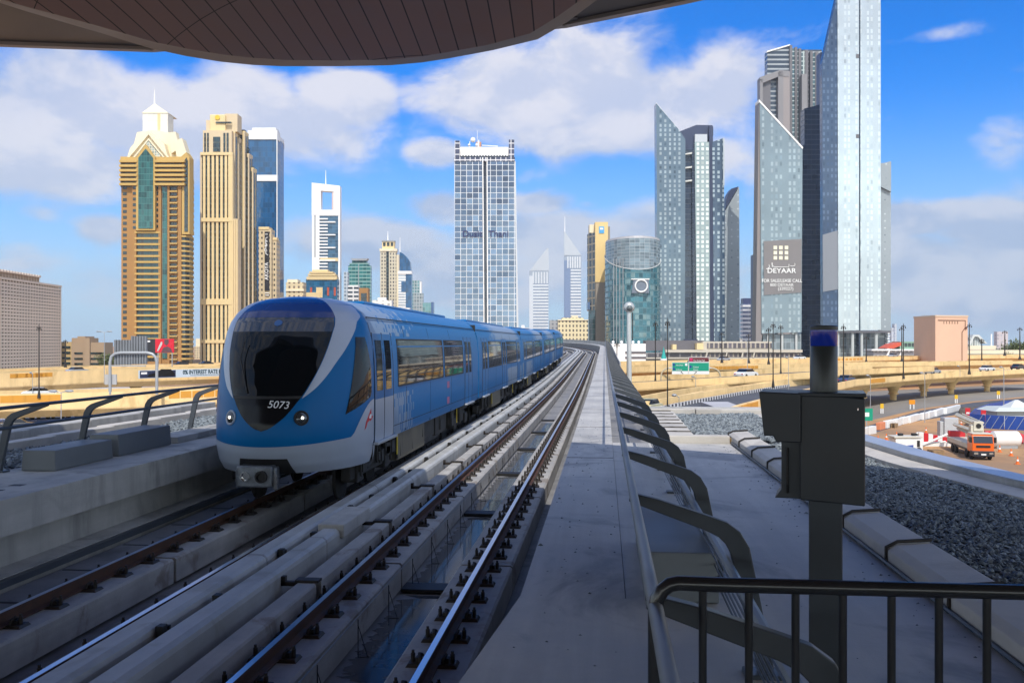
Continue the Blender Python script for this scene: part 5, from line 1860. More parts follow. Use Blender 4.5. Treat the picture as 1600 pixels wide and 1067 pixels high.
# construction worker
g = G(1433, 704)
t = thing('person', 'worker in a yellow safety vest and dark trousers standing by the white loader', 'person', g, A)
me = bpy.data.meshes.new('body')
V = [(0, 0, .95), (0, 0, 1.2), (0, 0, 1.45), (0, 0, 1.56), (0, 0, 1.72), (.22, 0, 1.42), (.28, -.05, 1.12), (.26, -.18, .9), (-.22, 0, 1.42), (-.28, -.05, 1.12), (-.26, -.18, .9), (.11, 0, .9), (.13, -.03, .5), (.13, 0, .05), (-.11, 0, .9), (-.13, -.03, .5), (-.13, 0, .05)]
E = [(0, 1), (1, 2), (2, 3), (3, 4), (2, 5), (5, 6), (6, 7), (2, 8), (8, 9), (9, 10), (0, 11), (11, 12), (12, 13), (0, 14), (14, 15), (15, 16)]
me.from_pydata(V, E, [])
me.materials.append(mat('worker_clothes', (.05, .05, .08), .8))
po = bpy.data.objects.new('body', me)
COL.objects.link(po)
po.parent = t
sk = po.modifiers.new('skin', 'SKIN')
for i, r_ in enumerate((.14, .15, .15, .06, .10, .08, .055, .04, .08, .055, .04, .10, .075, .06, .10, .075, .06)):
    me.skin_vertices[0].data[i].radius = (r_, r_)
me.skin_vertices[0].data[0].use_root = True
po.modifiers.new('sub', 'SUBSURF').levels = 1
MB().lathe([(.20, .92), (.22, 1.1), (.23, 1.38), (.12, 1.52)], 0, 0, 12).build('safety_vest', mat('vest_yellow', (.6, .75, .02), .6), t, True)
MB().ball((0, 0, 1.79), (.13, .14, .10), 12, 8).build('hard_hat', WHITE, t, True)
# cones, pallets and pipes about the site
cn = None
CONE = mat('cone_orange', (.75, .16, .02), .5)
for i, (u, v) in enumerate(((1372, 690), (1385, 687), (1401, 684), (1447, 676), (1466, 672), (1489, 668), (1502, 664), (1545, 700), (1562, 706), (1580, 712), (1590, 725), (1407, 716))):
    if cn is None:
        o = cn = MB().lathe([(.26, 0), (.26, .05), (.15, .06), (.03, .72)], 0, 0, 10).build('traffic_cone', CONE, None, True)
        MB().lathe([(.115, .28), (.085, .44)], 0, 0, 10).build('white_band', WHITE, cn, True)
    else:
        o = copy_tree(cn)
    o.location = G(u, v)
    props(o, 'small orange traffic cone on the sand of the construction site', 'traffic cone', 'traffic cones on the construction site')
PAL = mat('pallet_wood', (.30, .20, .11), .85, var=.2, vs=3)
for i, (u, v, a, lb) in enumerate(((1462, 712, .3, 'stack of wooden pallets in front of the striped machine arm'), (1395, 668, 1.0, 'stack of wooden pallets behind the white loader'))):
    g = G(u, v)
    m = MB()
    for q in range(4):
        z = .15 * q
        m.box(-.6, .6, -.5, -.4, z, z + .11).box(-.6, .6, -.05, .05, z, z + .11).box(-.6, .6, .4, .5, z, z + .11)
        for w_ in range(6):
            m.box(-.6 + .21 * w_, -.6 + .21 * w_ + .14, -.5, .5, z + .112, z + .135)
    o = m.build('pallet_stack', PAL)
    o.location = g
    o.rotation_euler = (0, 0, a)
    props(o, lb, 'pallets')
# heap of rubble by the road
m = MB()
for i in range(60):
    g = G(1505 + rp.uniform(0, 24), 646 + rp.uniform(-3, 4))
    s = rp.uniform(.3, 1.0)
    m.ball((g.x, g.y, g.z + s * .3), (s, s * .8, s * .7), 6, 4)
props(m.build('rubble', mat('rubble_dark', (.12, .10, .085), .9, var=.3, vs=2)), 'dark rubble heaped at the bend of the road by the hoarding', 'rubble', None, 'stuff')

# ================================================================== TREES
LEAF = bpy.data.materials.new('foliage')
LEAF.use_nodes = True
_k = NT(LEAF.node_tree)
_g = _k.node('ShaderNodeNewGeometry')
_r = _k.node('ShaderNodeValToRGB')
_r.color_ramp.elements[0].color = (.045, .065, .02, 1)
_r.color_ramp.elements[1].color = (.14, .165, .05, 1)
_k.l.new(_g.outputs['Random Per Island'], _r.inputs[0])
_k.l.new(_r.outputs[0], _k.n['Principled BSDF'].inputs['Base Color'])
_k.n['Principled BSDF'].inputs['Roughness'].default_value = .6
BARK = mat('bark', (.12, .08, .05), .9, var=.2, vs=3)


def tree_proto(seed, H, W, n):
    r = random.Random(seed)
    t = thing('tree', 'x', 'tree')
    m = MB().tube([(0, 0, 0), (.1, .05, H * .25), (.0, .1, H * .5)], [.35, .28, .18], 8)
    cl = []
    for i in range(9):
        a = r.uniform(0, 6.28)
        q = Vector((math.cos(a) * W * r.uniform(.15, .42), math.sin(a) * W * r.uniform(.15, .42), H * r.uniform(.5, .88)))
        m.tube([(0, .05, H * r.uniform(.25, .45)), q * .6 + Vector((0, 0, H * .12)), q], [.16, .1, .04], 6)
        cl.append((q, W * r.uniform(.16, .30)))
    m.build('trunk', BARK, t, True)
    c = MB()
    for q, rad in cl:
        for i in range(n // 9):
            d = Vector((r.gauss(0, 1), r.gauss(0, 1), r.gauss(0, .75)))
            p = q + d.normalized() * rad * r.uniform(.4, 1.05)
            s = r.uniform(.25, .5)
            e = Vector((r.gauss(0, 1), r.gauss(0, 1), r.gauss(0, 1))).normalized()
            f = e.cross(Vector((r.gauss(0, 1), r.gauss(0, 1), r.gauss(0, 1)))).normalized()
            c.add([p - e * s, p + f * s * .5, p + e * s, p - f * s * .5], [(0, 1, 2, 3)])
    c.build('crown', LEAF, t)
    return t


TP = [tree_proto(1, 9, 9, 900), tree_proto(2, 7.5, 10, 900)]
tu = [False, False]
rt = random.Random(31)
for i, (u, d, s, lb, gp) in enumerate(
        [(1548 + 5.5 * q + rt.uniform(-2, 2), 420 + rt.uniform(-30, 90), rt.uniform(.9, 1.35) * (.75 + .045 * q), 'bushy green tree in the clump at the right edge behind the flyovers', 'trees in the clump at the right edge') for q in range(11)] +
        [(172, 300, .95, 'single green tree just left of the sign backs', None), (178, 330, .8, 'green tree half hidden behind the sign backs', None)]):
    q = i % 2
    t = TP[q] if not tu[q] else copy_tree(TP[q])
    tu[q] = True
    p = P(u, HZ, d)
    t.location = (p.x, p.y, GZ)
    t.scale = (s, s, s)
    t.rotation_euler = (0, 0, rt.uniform(0, 6))
    props(t, lb, 'tree', gp)
# ================================================================== TOWERS
class TW:
    """a building whose front is laid out in photograph pixels at its own distance d"""
    def __init__(s, name, label, u, d, cat='tower', group=None):
        s.u, s.d, s.deep = u, d, 9.0
        p = P(u, HZ, d)
        s.o = thing(name, label, cat, (p.x, p.y, GZ), A, group)
        s.k = d / F

    def X(s, u, y=0.0): return (u - CU) * (s.d + y) / F - (s.u - CU) * s.d / F
    def Z(s, v, y=0.0): return (HZ - v) * (s.d + y) / F + EYE - GZ

    def box(s, name, m, u0, u1, v0, v1, y0=0.0, y1=20.0, par=None, bevel=0.0):
        z0 = 0.0 if v1 is None else s.Z(v1, y0)
        y1 = min(y1, y0 + s.deep)
        return MB().box(s.X(u0, y0), s.X(u1, y0), y0, y1, z0, s.Z(v0, y0)).build(name, m, par or s.o, bevel=bevel)

    def prism(s, name, m, pts, y0, y1, par=None):
        y1 = min(y1, y0 + s.deep)
        q = [(s.X(u, y0), 0.0 if v is None else s.Z(v, y0)) for u, v in pts]
        ar = sum(q[i][0] * q[(i + 1) % len(q)][1] - q[(i + 1) % len(q)][0] * q[i][1] for i in range(len(q)))
        if ar < 0: q = q[::-1]
        return MB().prism(q, y0, y1, 'y').build(name, m, par or s.o)

    def plan(s, name, m, pts, v0, v1, par=None, smooth=False):
        """pts (u at y=0 scale, y) plan outline extruded vertically"""
        q = [(s.X(u, y), y) for u, y in pts]
        ar = sum(q[i][0] * q[(i + 1) % len(q)][1] - q[(i + 1) % len(q)][0] * q[i][1] for i in range(len(q)))
        if ar < 0: q = q[::-1]
        mb = MB().prism(q, 0.0 if v1 is None else s.Z(v1), s.Z(v0), 'z')
        mb.f = [f[::-1] if i > 1 else f for i, f in enumerate(mb.f)]
        mb.f[0], mb.f[1] = mb.f[0][::-1], mb.f[1][::-1]
        return mb.build(name, m, par or s.o, smooth)

    def rod(s, name, m, u, v0, v1, y=0.0, r=.4, r1=None):
        return MB().lathe([(r, s.Z(v1, y)), (r if r1 is None else r1, s.Z(v0, y))], s.X(u, y), y, 8).build(name, m, s.o, True)

    def bands(s, name, m, u0, u1, v0, v1, n, h, y0, y1, par=None):
        first = None
        for i in range(n):
            v = v0 + (v1 - v0) * (i + .5) / n
            if first is None:
                first = o = s.box(name, m, u0, u1, v - h / 2, v + h / 2, y0, y1, par)
                zr_ = s.Z(v, y0)
            else:
                o = first.copy()
                COL.objects.link(o)
                o.location = (0, 0, s.Z(v, y0) - zr_)
        return first

    def ribs(s, name, m, u0, u1, n, w, v0, v1, y0, y1, par=None):
        first = None
        for i in range(n):
            u = u0 + (u1 - u0) * (i + .5) / n
            if first is None:
                first = o = s.box(name, m, u - w / 2, u + w / 2, v0, v1, y0, y1, par)
                u_ = u
            else:
                o = first.copy()
                COL.objects.link(o)
                o.location = (s.X(u, y0) - s.X(u_, y0), 0, 0)
        return first


CREAM = mat('cream_stone', rgb(238, 214, 162, .86), .75, var=.05, vs=.05)
CREAML = mat('light_cream_cladding', rgb(250, 238, 208, .82), .6, var=.04, vs=.05)
TAN = mat('tan_stone', rgb(192, 144, 84, .72), .8, var=.07, vs=.06)
TANY = mat('straw_balcony', rgb(214, 178, 104, .78), .75, var=.05, vs=.08)
GREENG = facade('green_curtain_wall', (.008, .085, .080), (.03, .16, .15), 1.5, 3.3, .10, .28, gr=.06, var=.5, jit=.02)
DKBAL = facade('balcony_glazing', (.012, .022, .024), (.04, .04, .03), 1.6, 50, .22, .0, gr=.08, var=.6, win=(.05, .10, .10), wr=.3)
TEALB = facade('teal_balcony_glazing', (.008, .05, .055), (.02, .06, .06), 1.8, 50, .12, 0, gr=.06, var=.5, win=(.02, .02, .02), wr=.3, wt=.8)
WDARK = facade('dark_window', (.012, .028, .032), (.02, .02, .02), 2.2, 2.0, .1, .1, gr=.07, var=.6)
BLUEG = facade('deep_blue_curtain_wall', (.004, .075, .20), (.006, .06, .15), 1.6, 3.6, .06, .12, gr=.05, var=.3, jit=.02)
BLUEGD = facade('slate_blue_curtain_wall', (.02, .07, .20), (.04, .08, .18), 1.6, 3.6, .06, .12, gr=.07, var=.3, jit=.02)

# ---- 1: beige balcony tower with pointed green glass
T = TW('balcony_tower', 'beige and tan balcony tower with pointed green glass spear and white gabled crown', 245, 520)
T.box('core', TAN, 189.5, 284, 286, None, 0, 34)
T.plan('rounded_side', TAN, [(284, 0), (294, 3), (299.5, 8), (301, 14), (301, 20), (284, 20)], 262, None)
T.box('upper_core', TANY, 188, 289, 245, 288, -.5, 34)
T.ribs('pilaster', TAN, 206, 213, 1, 6.5, 288, None, -1.3, 1)
T.ribs('pilaster', TAN, 246, 253, 1, 4.0, 290, None, -1.3, 1)
T.ribs('pilaster', TAN, 261, 265, 1, 3.0, 290, None, -1.3, 1)
T.ribs('pilaster', TAN, 277, 284, 1, 5.0, 290, None, -1.3, 1)
T.bands('window', WDARK, 192, 198, 289, 566, 30, 4.8, -.15, 1)
T.bands('window', WDARK, 207.5, 213.5, 289, 360, 8, 4.4, -1.45, 1)
T.bands('balcony_recess', TEALB, 212, 248, 363, 530, 18, 5.6, -.25, 1)
T.bands('balcony_recess', DKBAL, 214, 248, 530, 566, 4, 5.6, -.25, 1)
T.bands('balcony', TANY, 210, 250, 358.5, 562, 22, 2.9, -1.5, .5)
T.bands('window', DKBAL, 265.5, 276, 290, 566, 30, 4.6, -.2, 1)
T.bands('balcony_rail', TANY, 264.8, 277, 294.5, 566, 30, 2.0, -1.5, .5)
T.box('glass_strip', GREENG, 253.5, 261, 290, 560, -.6, 1)
T.bands('window', WDARK, 241.5, 247, 290, 358, 8, 4.6, -.2, 1)
# overhanging upper balconies
for i in range(6):
    v = 250 + 7.2 * i
    T.box('upper_balcony', TANY, 186 - .0, 214, v, v + 3.6, -3.2, 2)
    T.box('upper_balcony', TANY, 241, 288, v, v + 3.6, -3.2, 2)
    T.box('upper_recess', DKBAL, 188.5, 213.5, v + 3.6, v + 6.6, -.9, 1)
    T.box('upper_recess', DKBAL, 241.5, 287, v + 3.6, v + 6.6, -.9, 1)
T.prism('spear_frame', TANY, [(212.5, 360), (212.5, 246), (227.5, 226), (242, 246), (242, 360)], -2.6, .5)
T.prism('glass_spear', GREENG, [(216, 357), (216, 247), (227.5, 232.5), (239, 247), (239, 357)], -3.0, -2.0)
# curved balconies on the right corner
cb_ = None
for i in range(26):
    v = 368 + 7.65 * i
    if v > 566: break
    T.plan('corner_balcony', TANY, [(281.5, -1.2), (290, -.4), (297, 2.5), (301.5, 7), (303, 13), (303, 20), (281.5, 20)], v, v + 2.7)
    T.plan('corner_recess', DKBAL, [(282, .0), (289.5, .5), (296, 3.4), (300.2, 7.6), (301.8, 13), (301.8, 19), (282, 19)], v + 2.7, v + 7.65)
for i in range(13):
    v = 287 + 9.2 * i - 34 + 22
    if v > 360: break
    T.plan('corner_balcony', TANY, [(287, .0), (297, 2.2), (302.5, 7), (303.5, 20), (287, 20)], v, v + 3.4)
T.prism('side_gable', TANY, [(284, 366), (284, 245), (291, 238), (296, 246), (296, 366)], -.9, 6)
T.prism('side_gable_glass', WDARK, [(288, 362), (288, 252), (291, 246), (293.5, 252), (293.5, 362)], -1.2, 0)
# crown
T.prism('gable', CREAML, [(199, 245), (203, 232), (212, 221), (232, 204), (256, 224), (262, 245)], 1, 32)
T.prism('gable_rib', CREAML, [(199, 246), (232, 206), (264, 246), (261, 246), (232, 210.5), (202, 246)], -.6, 1)
T.prism('gable_rib', CREAML, [(208, 246), (232, 216), (257, 246), (254.5, 246), (232, 219.5), (210.5, 246)], -.6, 1)
T.prism('gable_glass', facade('pale_lattice_glass', (.30, .38, .36), (.70, .62, .46), 1.4, 1.4, .3, .25, gr=.15, var=.25), [(212, 245), (232, 221), (252, 245)], -.3, 1)
T.prism('roof_slope', CREAML, [(209, 226), (214, 207), (240, 203), (263, 207), (281, 230), (292, 240), (292, 246), (262, 246)], 6, 30)
T.prism('roof_slope', CREAML, [(262, 208), (274, 206), (280, 232), (268, 240)], 3, 8)
T.prism('roof_slope', CREAML, [(272, 222), (284, 216), (291, 238), (282, 246), (276, 246)], 2, 9)
T.box('crown_box', facade('pale_crown_panels', (.78, .76, .68), (.66, .63, .52), 2.6, 3.0, .12, .12, gr=.5, fr=.5, var=.06, spec=.3), 223, 262, 176, 208, 8, 22)
T.box('crown_slot', CREAM, 246, 250, 178, 206, 7.6, 9)
mb = MB()
x0, x1, za, zb_ = T.X(222, 8), T.X(263, 8), T.Z(177, 8), T.Z(162, 15)
xm = T.X(241.5, 15)
mb.add([(x0, 7.6, za), (x1, 7.6, za), (x1, 22.4, za), (x0, 22.4, za), (xm, 15, zb_)], [(0, 1, 4), (1, 2, 4), (2, 3, 4), (3, 0, 4), (3, 2, 1, 0)])
mb.build('pyramid_roof', CREAML, T.o)
T.rod('spire', WHITE, 241.5, 139, 164, 15, .55, .12)

# ---- 2: cream ribbed tower
T = TW('ribbed_tower', 'tall cream tower with vertical stone ribs and a gold emblem block on top', 345, 560)
RG = facade('ribbed_glass', (.010, .022, .030), (.04, .06, .06), 1.5, 3.4, .1, .9, gr=.07, var=.6, win=(.03, .08, .10), wr=.3)
GREYST = mat('warm_grey_stone', rgb(222, 202, 168, .86), .75, var=.05, vs=.05)
T.box('glass_core', RG, 314, 361, 240, None, 0, 30)
T.ribs('rib', CREAM, 315.5, 363, 7, 3.7, 238.5, None, -1.0, .6)
T.box('corner_pier', CREAM, 356.5, 363.5, 238, None, -1.3, 2)
T.box('corner_pier', GREYST, 312.5, 315.5, 238, None, -.4, 29)
T.box('band_course', CREAM, 313, 363.5, 340.5, 346.5, -1.5, .8)
T.box('band_course', CREAM, 313, 363.5, 238, 242.5, -1.5, .8)
T.box('band_course', CREAM, 313, 363.5, 467, 476, -1.5, .8)
T.box('band_course', CREAM, 313, 363.5, 531, 536, -1.5, .8)
T.box('upper_tier', GREYST, 317, 362, 204, 240, 2, 28)
T.bands('upper_window', RG, 333, 344, 213, 238, 1, 23, 1.6, 3)
T.ribs('upper_window', RG, 318, 327, 2, 2.6, 208, 238, 1.6, 3)
T.ribs('upper_window', RG, 348, 358, 2, 3, 208, 238, 1.6, 3)
T.box('emblem_block', CREAM, 327.5, 352, 179, 206, 4, 24, bevel=.6)
T.box('emblem_block_side', GREYST, 322, 329, 188, 206, 5, 24)
T.box('emblem_block_side', GREYST, 351, 371, 178, 206, 6, 26)
t_ = MB().lathe([(1.5, 0), (1.5, .3)], 0, 0, 16).build('gold_emblem', mat('gold_emblem', (.75, .48, .04), .4), T.o)
t_.matrix_local = Matrix.Translation((T.X(340, 4), 3.8, T.Z(184, 4))) @ Matrix.Rotation(math.pi / 2, 4, 'X')
T.box('dark_ledge', RG, 337, 361, 190.5, 192.5, 3.2, 5)
# stepped shoulders to the right
steps = [(362, 367.5, 206, 6, 14), (369, 373.5, 215, 12, 20), (375, 383, 205, 18, 26), (385, 389.5, 240, 22, 30), (391, 396, 262, 26, 34)]
for i, (a, b, v, y0, y1) in enumerate(steps):
    T.box('stepped_shoulder', GREYST if i % 2 else CREAM, a - 3, b, v, None, y0, y1)
    T.box('shoulder_glazing', RG, a + .6, a + (b - a) * .45, v + 6, None, y0 - .35, y0 + 1)
    T.box('shoulder_rib', GREYST, b - 2.2, b - .5, v + 2, None, y0 - .8, y0 + 1)
    T.box('shoulder_cap', RG, a + 1, b - .5, v - (9 if i in (1, 3) else 2), v + 3, y0 + .5, y1 - 4)
for i, (a, b, v, y0, y1) in enumerate(steps):
    xs = T.X(b, y0)
    n_ = 2
    for q in range(n_):
        ya = y0 + (y1 - y0) * (q + .25) / n_
        MB().box(xs - .5, xs + .25, ya, ya + (y1 - y0) / n_ * .45, 0, T.Z(v + 8, ya)).build('side_glazing', RG, T.o)
T.box('lower_block', GREYST, 361.5, 372, 342, None, -.9, 5)
T.ribs('lower_rib', CREAM, 362, 372, 3, 1.6, 343, None, -1.6, 0)

# ---- 3: blue glass tower with white bands behind
T = TW('blue_glass_tower', 'deep blue glass tower with white bands behind the cream ribbed tower', 418, 660)
T.box('glass_front', BLUEG, 388, 432.5, 217, None, 0, 30)
T.plan('angled_side', BLUEGD, [(432.6, 0), (443.5, 22), (443.5, 40), (432.6, 40)], 214, None)
T.box('top_band', WHITE, 387, 433, 204, 218, -.8, 30)
T.box('top_block', WHITE, 394, 431, 200, 205, 2, 24)
T.plan('side_parapet', WHITE, [(432.8, 1), (444.2, 22.5), (444.2, 40), (442, 40), (432.8, 3)], 209, 215)
T.box('white_band', WHITE, 387, 433, 273.5, 283, -.8, 2)
T.box('corner_trim', WHITE, 432, 433.2, 204, None, -1.0, .4)
T.box('white_strip', WHITE, 429, 433.8, 430, 465, -1.4, .2)

# ---- 4: apartment block with the vertical sign
T = TW('apartment_tower', 'cream apartment tower with a dark vertical lettered banner', 416, 590)
APT = facade('apartment_windows', (.03, .03, .03), rgb(226, 206, 168, .75), 2.3, 3.3, 1.4, 1.9, gr=.15, fr=.8, var=.5)
T.box('wall', APT, 404, 424, 358, None, 0, 20)
T.box('parapet', CREAM, 404, 420, 354.5, 358.6, -.4, 20)
T.box('side_wall', APT, 424, 432, 374, None, 4, 26)
T.ribs('terrace', CREAM, 424, 432.5, 1, 8.5, 371, 375, 3.5, 8)
T.box('sign_board', mat('sign_black', (.012, .01, .012), .5), 413.5, 420.5, 362, 454, -.8, -.1)
ws = mat('sign_lettering_white', (.8, .8, .8), .5)
o = text('sign_lettering', 'AKOYA', 3.5, ws, T.o, (T.X(417.2), -1.0, T.Z(424)), rot=(math.pi / 2, -math.pi / 2, 0), extrude=.05, sx=.93, off=.03)
ar = MB()
def stroke(pts, r=.26):
    ar.tube([(T.X(u), -1.0, T.Z(v)) for u, v in pts], r, 5)
stroke([(419, 366.5), (415, 366.5)])
stroke([(418.8, 371), (416, 372.5), (415.8, 376), (418.6, 378)])
stroke([(416, 376), (416, 390), (417.5, 392), (416, 393.5), (414.4, 392), (414.2, 389)])
stroke([(416, 381), (417.6, 382), (417.6, 384.5), (416, 385.5), (414.4, 384)])
stroke([(416, 393), (416, 397), (419.2, 399)])
ar.build('arabic_lettering', ws, T.o)
T.bands('sign_logo', WHITE, 414, 420, 456, 463, 2, 1.2, -1.0, -.3)

# ---- white frame tower with the square hole
T = TW('portal_tower', 'white tower with a square opening at its top and a thin spire', 509, 900)
WHT = mat('tower_white', (.86, .86, .86), .45, var=.03, vs=.05)
PB = facade('portal_glass', (.03, .10, .18), (.06, .14, .22), 3, 3.4, .1, .4, gr=.06, var=.3)
T.prism('front_frame', WHT, [(487, 470), (486.6, 285.5), (531, 291), (531, 340), (500, 340), (500, 470)], 0, 20).name
bpy.data.objects.remove(T.o.children[-1])
T.box('left_leg', WHT, 487.5, 499, 336, None, 0, 20)
T.box('frame_left', WHT, 487, 501, 288, 337, 0, 20)
T.box('frame_right', WHT, 521, 531, 291, 337, 0, 20)
T.prism('frame_top', WHT, [(487, 288.2), (487, 285.6), (531, 290.5), (531, 300.5), (501, 298)], -.3, 20)
T.box('frame_sill', WHT, 500.9, 521.1, 328, 337, -.2, 20)
T.prism('reveal', mat('reveal_pink', rgb(226, 200, 196, .8), .6), [(521, 328), (521, 300), (518.6, 302), (518.6, 328)], -.25, 19)
T.box('glass_body', PB, 499, 528.5, 337, None, .8, 19)
T.box('right_rib', WHT, 528.5, 531, 337, None, .3, 19)
for i in range(26):
    v = 341 + 5.0 * i
    if v > 468: break
    long_ = i % 4 == 1
    T.box('sun_shelf', WHT, 498.5, 524 if long_ else 512, v, v + 1.9, -.6, 1.2)
T.box('beige_band', CREAM, 500, 528, 403, 408, -.5, 1)
T.box('grey_slot', POLEG, 491, 493.2, 337, 402, -.3, .5)
T.rod('spire', WHT, 509, 266, 300, 6, .7, .2)

# ---- blue block in front of it, low cream houses
T = TW('blue_block', 'blue glass block with a cream stepped top and red niches', 503, 720, 'office block')
T.box('wall', facade('mid_blue_glass', (.02, .12, .24), (.03, .12, .22), 2, 3.5, .1, .2, gr=.08), 478, 527, 436, None, 0, 25)
T.box('cream_floor', CREAM, 479, 526, 432, 437, -.8, 24)
T.box('cream_floor', CREAM, 481, 524, 428, 431, -.4, 22)
T.box('cream_floor', CREAM, 483, 520, 424.5, 427, 0, 20)
T.box('roof_house', CREAM, 488, 512, 421.5, 424.5, 4, 18)
for u in (486, 512.5, 523):
    T.box('red_niche', mat('niche_red_%d' % u, rgb(200, 90, 60, .8), .7), u - 1.5, u + 1.7, 449, 462, -.3, .5)
T.box('cream_porch', CREAM, 494, 504, 449, 465, -.6, 1)
T.box('cream_base', CREAM, 476, 500, 457, None, -2, 1)
T = TW('cream_villa_block', 'cream flat roofed block just above the left part of the train roof', 461, 640, 'apartment block')
T.box('wall', facade('villa_openings', (.14, .10, .07), rgb(240, 222, 182, .8), 3.2, 3.2, 1.9, 1.5, gr=.6, fr=.8), 447, 474, 441, None, 0, 16)
T.box('parapet', CREAML, 446.5, 474.5, 452, 455, -.8, 1)
T.box('roof_house', CREAML, 449, 465, 436.5, 441.5, 3, 12)

# ---- teal tower with flat roof hat
T = TW('teal_office_tower', 'teal glass office tower with a flat flared roof', 561, 1000)
TE = facade('teal_bands', (.03, .16, .16), rgb(150, 190, 184, .8), 4, 3.9, .25, 1.2, gr=.08, var=.35)
T.box('glass_body', TE, 544, 579, 415, None, 0, 24)
T.box('shoulder', TE, 546, 576, 411, 415.5, 2, 22)
T.box('roof_house', TE, 550, 573, 407, 411.5, 4, 20)
T.prism('roof_plate', POLEG, [(548, 404), (575, 404), (572, 407.2), (551, 407.2)], 0, 24)
T.box('corner_rib', POLEG, 559.5, 560.6, 412, None, -.5, .4)
T = TW('white_slab_block', 'small white block with dark window strips in front of the teal tower', 551, 760, 'office block')
T.box('wall', facade('white_strips', (.06, .08, .1), (.8, .8, .8), 5, 3.4, 1.0, 1.7, gr=.1, fr=.6), 543.5, 560, 446, None, 0, 16)
T = TW('tan_slab_block', 'small tan block with a dark window panel in front of the teal tower', 568, 740, 'office block')
T.box('wall', TAN, 561, 575, 450, None, 0, 15)
T.box('window_panel', RG, 564, 573, 458, 473, -.3, .5)
T = TW('pale_slab_tower', 'thin pale blue slab left of the teal office tower', 541, 900)
T.box('wall', facade('pale_slab', (.18, .24, .3), (.45, .5, .55), 3, 3.5, 1, 1.2, gr=.2), 537, 543.2, 425, None, 0, 14)

# ---- cream hotel tower with lantern
T = TW('hotel_tower', 'cream hotel tower with square lantern top and spire', 607, 950)
HT = facade('hotel_windows', (.10, .09, .08), rgb(226, 216, 190, .8), 2.9, 3.6, 1.5, 1.6, gr=.25, fr=.8, var=.4)
T.box('wall', HT, 594, 619, 392, None, 0, 22)
T.box('side_wall', CREAML, 619, 623, 398, None, 3, 24)
T.box('dark_slot', RG, 603.5, 607.5, 392, None, -.4, .5)
T.box('cornice', CREAML, 593, 620, 388.5, 392.5, -.8, 22.5)
T.box('lantern', CREAM, 597, 616, 377, 389, 3, 18)
T.ribs('lantern_window', RG, 597.5, 615.5, 3, 3.8, 379, 384.5, 2.6, 4)
T.box('lantern_roof', POLEG, 596.3, 616.5, 375.5, 377.6, 2.4, 18.5)
T.rod('spire', WHT, 606, 361, 377, 10, .8, .2)
# ---- blue sail tower
T = TW('sail_tower', 'blue tower with curved sail top and white banded lower half', 632, 900)
T.prism('sail', BLUEG, [(624.5, 424), (624.5, 393.5), (630, 396.5), (636, 402), (640.5, 409), (642, 424)], 0, 16)
T.box('glass_body', BLUEG, 633, 643, 423, None, .3, 16)
T.box('white_body', facade('white_bands', (.3, .38, .45), (.8, .8, .8), 30, 2.6, .1, 1.4, gr=.2), 622.5, 634, 428, None, 0, 15)
T.box('blue_patch', BLUEG, 627, 635.5, 440, 456, -.4, .5)
T.box('white_cornice', WHT, 621.5, 643, 423.5, 428, -.8, 16)
T.rod('spire', WHT, 625, 371, 396, 4, .6, .15)
T = TW('teal_slab', 'teal and grey slab right of the blue sail tower', 651, 1050)
T.box('wall', facade('grey_teal', (.12, .26, .28), (.4, .46, .48), 3, 3.6, .8, .9, gr=.15), 643.5, 656, 438, None, 0, 14)
T.box('pale_side', WHT, 656, 658.5, 440, None, 1, 15)
T.box('lower_wing', facade('grey_wing', (.2, .27, .3), (.42, .46, .48), 3, 3.6, .8, .9, gr=.15), 646, 661, 458, None, -4, 4)
T = TW('small_teal_block', 'small teal glass block with a dark edge, lowest beside the sail tower group', 669, 900, 'office block')
T.box('wall', facade('pale_teal', (.10, .25, .27), (.2, .36, .38), 3, 3.6, .3, .3, gr=.1), 660.5, 673.5, 473, None, 0, 12)
T.box('dark_edge', BLUEGD, 673.5, 677.5, 472, None, -.5, 12)
T = TW('white_podium', 'low white building peeking over the train roof below the hotel tower', 600, 640, 'building')
T.box('wall', facade('podium_white', (.3, .3, .3), (.8, .79, .76), 4, 3, 2.4, 1.8, gr=.3, fr=.7), 582, 612, 469, None, 0, 15)
T.box('wall', WHT, 622, 640, 481, None, -1, 14)
T.box('roof_house', WHT, 590, 603, 465, 470, 3, 9)

# ---- gridded glass hotel tower
T = TW('grid_tower', 'glass tower gridded with white mullions and a dark slot down its middle', 758, 600)
GR1 = facade('gridded_glass', (.15, .20, .28), (.72, .735, .76), 3.86, 3.62, .32, .28, gr=.05, gm=.75, var=.25, fr=.4, win=(.16, .19, .24), wr=.3, wt=.6, xo=.55, jit=.03)
GR2 = facade('gridded_edge', (.05, .055, .10), (.70, .70, .74), 3.3, 3.6, .5, .6, gr=.08, var=.3)
SLOT = facade('slot_glass', (.02, .03, .05), (.08, .10, .14), 2.0, 3.62, .2, .2, gr=.06, gm=.2, var=.4)
q = lambda vt, a, b, y0, y1, m, nm: T.prism(nm, m, [(a[0], vt), (a[1], None), (b[1], None), (b[0], vt)], y0, y1)
q(252, (709.8, 711.5), (753, 755.5), 0, 26, GR1, 'glass_wing')
q(252, (762, 763), (803.5, 808), 0, 26, GR1, 'glass_wing')
q(246, (752.8, 755.3), (762.2, 763.2), 2.2, 25, SLOT, 'middle_slot')
q(246, (753.4, 755.8), (755, 757.4), .0 - .6, 1.5, WHT, 'slot_fin')
q(246, (760.2, 761.4), (761.8, 763), -.6, 1.5, WHT, 'slot_fin')
q(252, (803.5, 807.8), (805.6, 811), .5, 26, mat('pale_edge', (.6, .63, .66), .4), 'pale_edge')
T.box('top_band', GR2, 709.5, 804.5, 246, 252.2, -.5, 26)
T.box('horn', GR2, 710.5, 718.5, 220, 246.2, -.5, 6)
T.box('horn', GR2, 795, 803.5, 218.5, 246.2, -.5, 6)
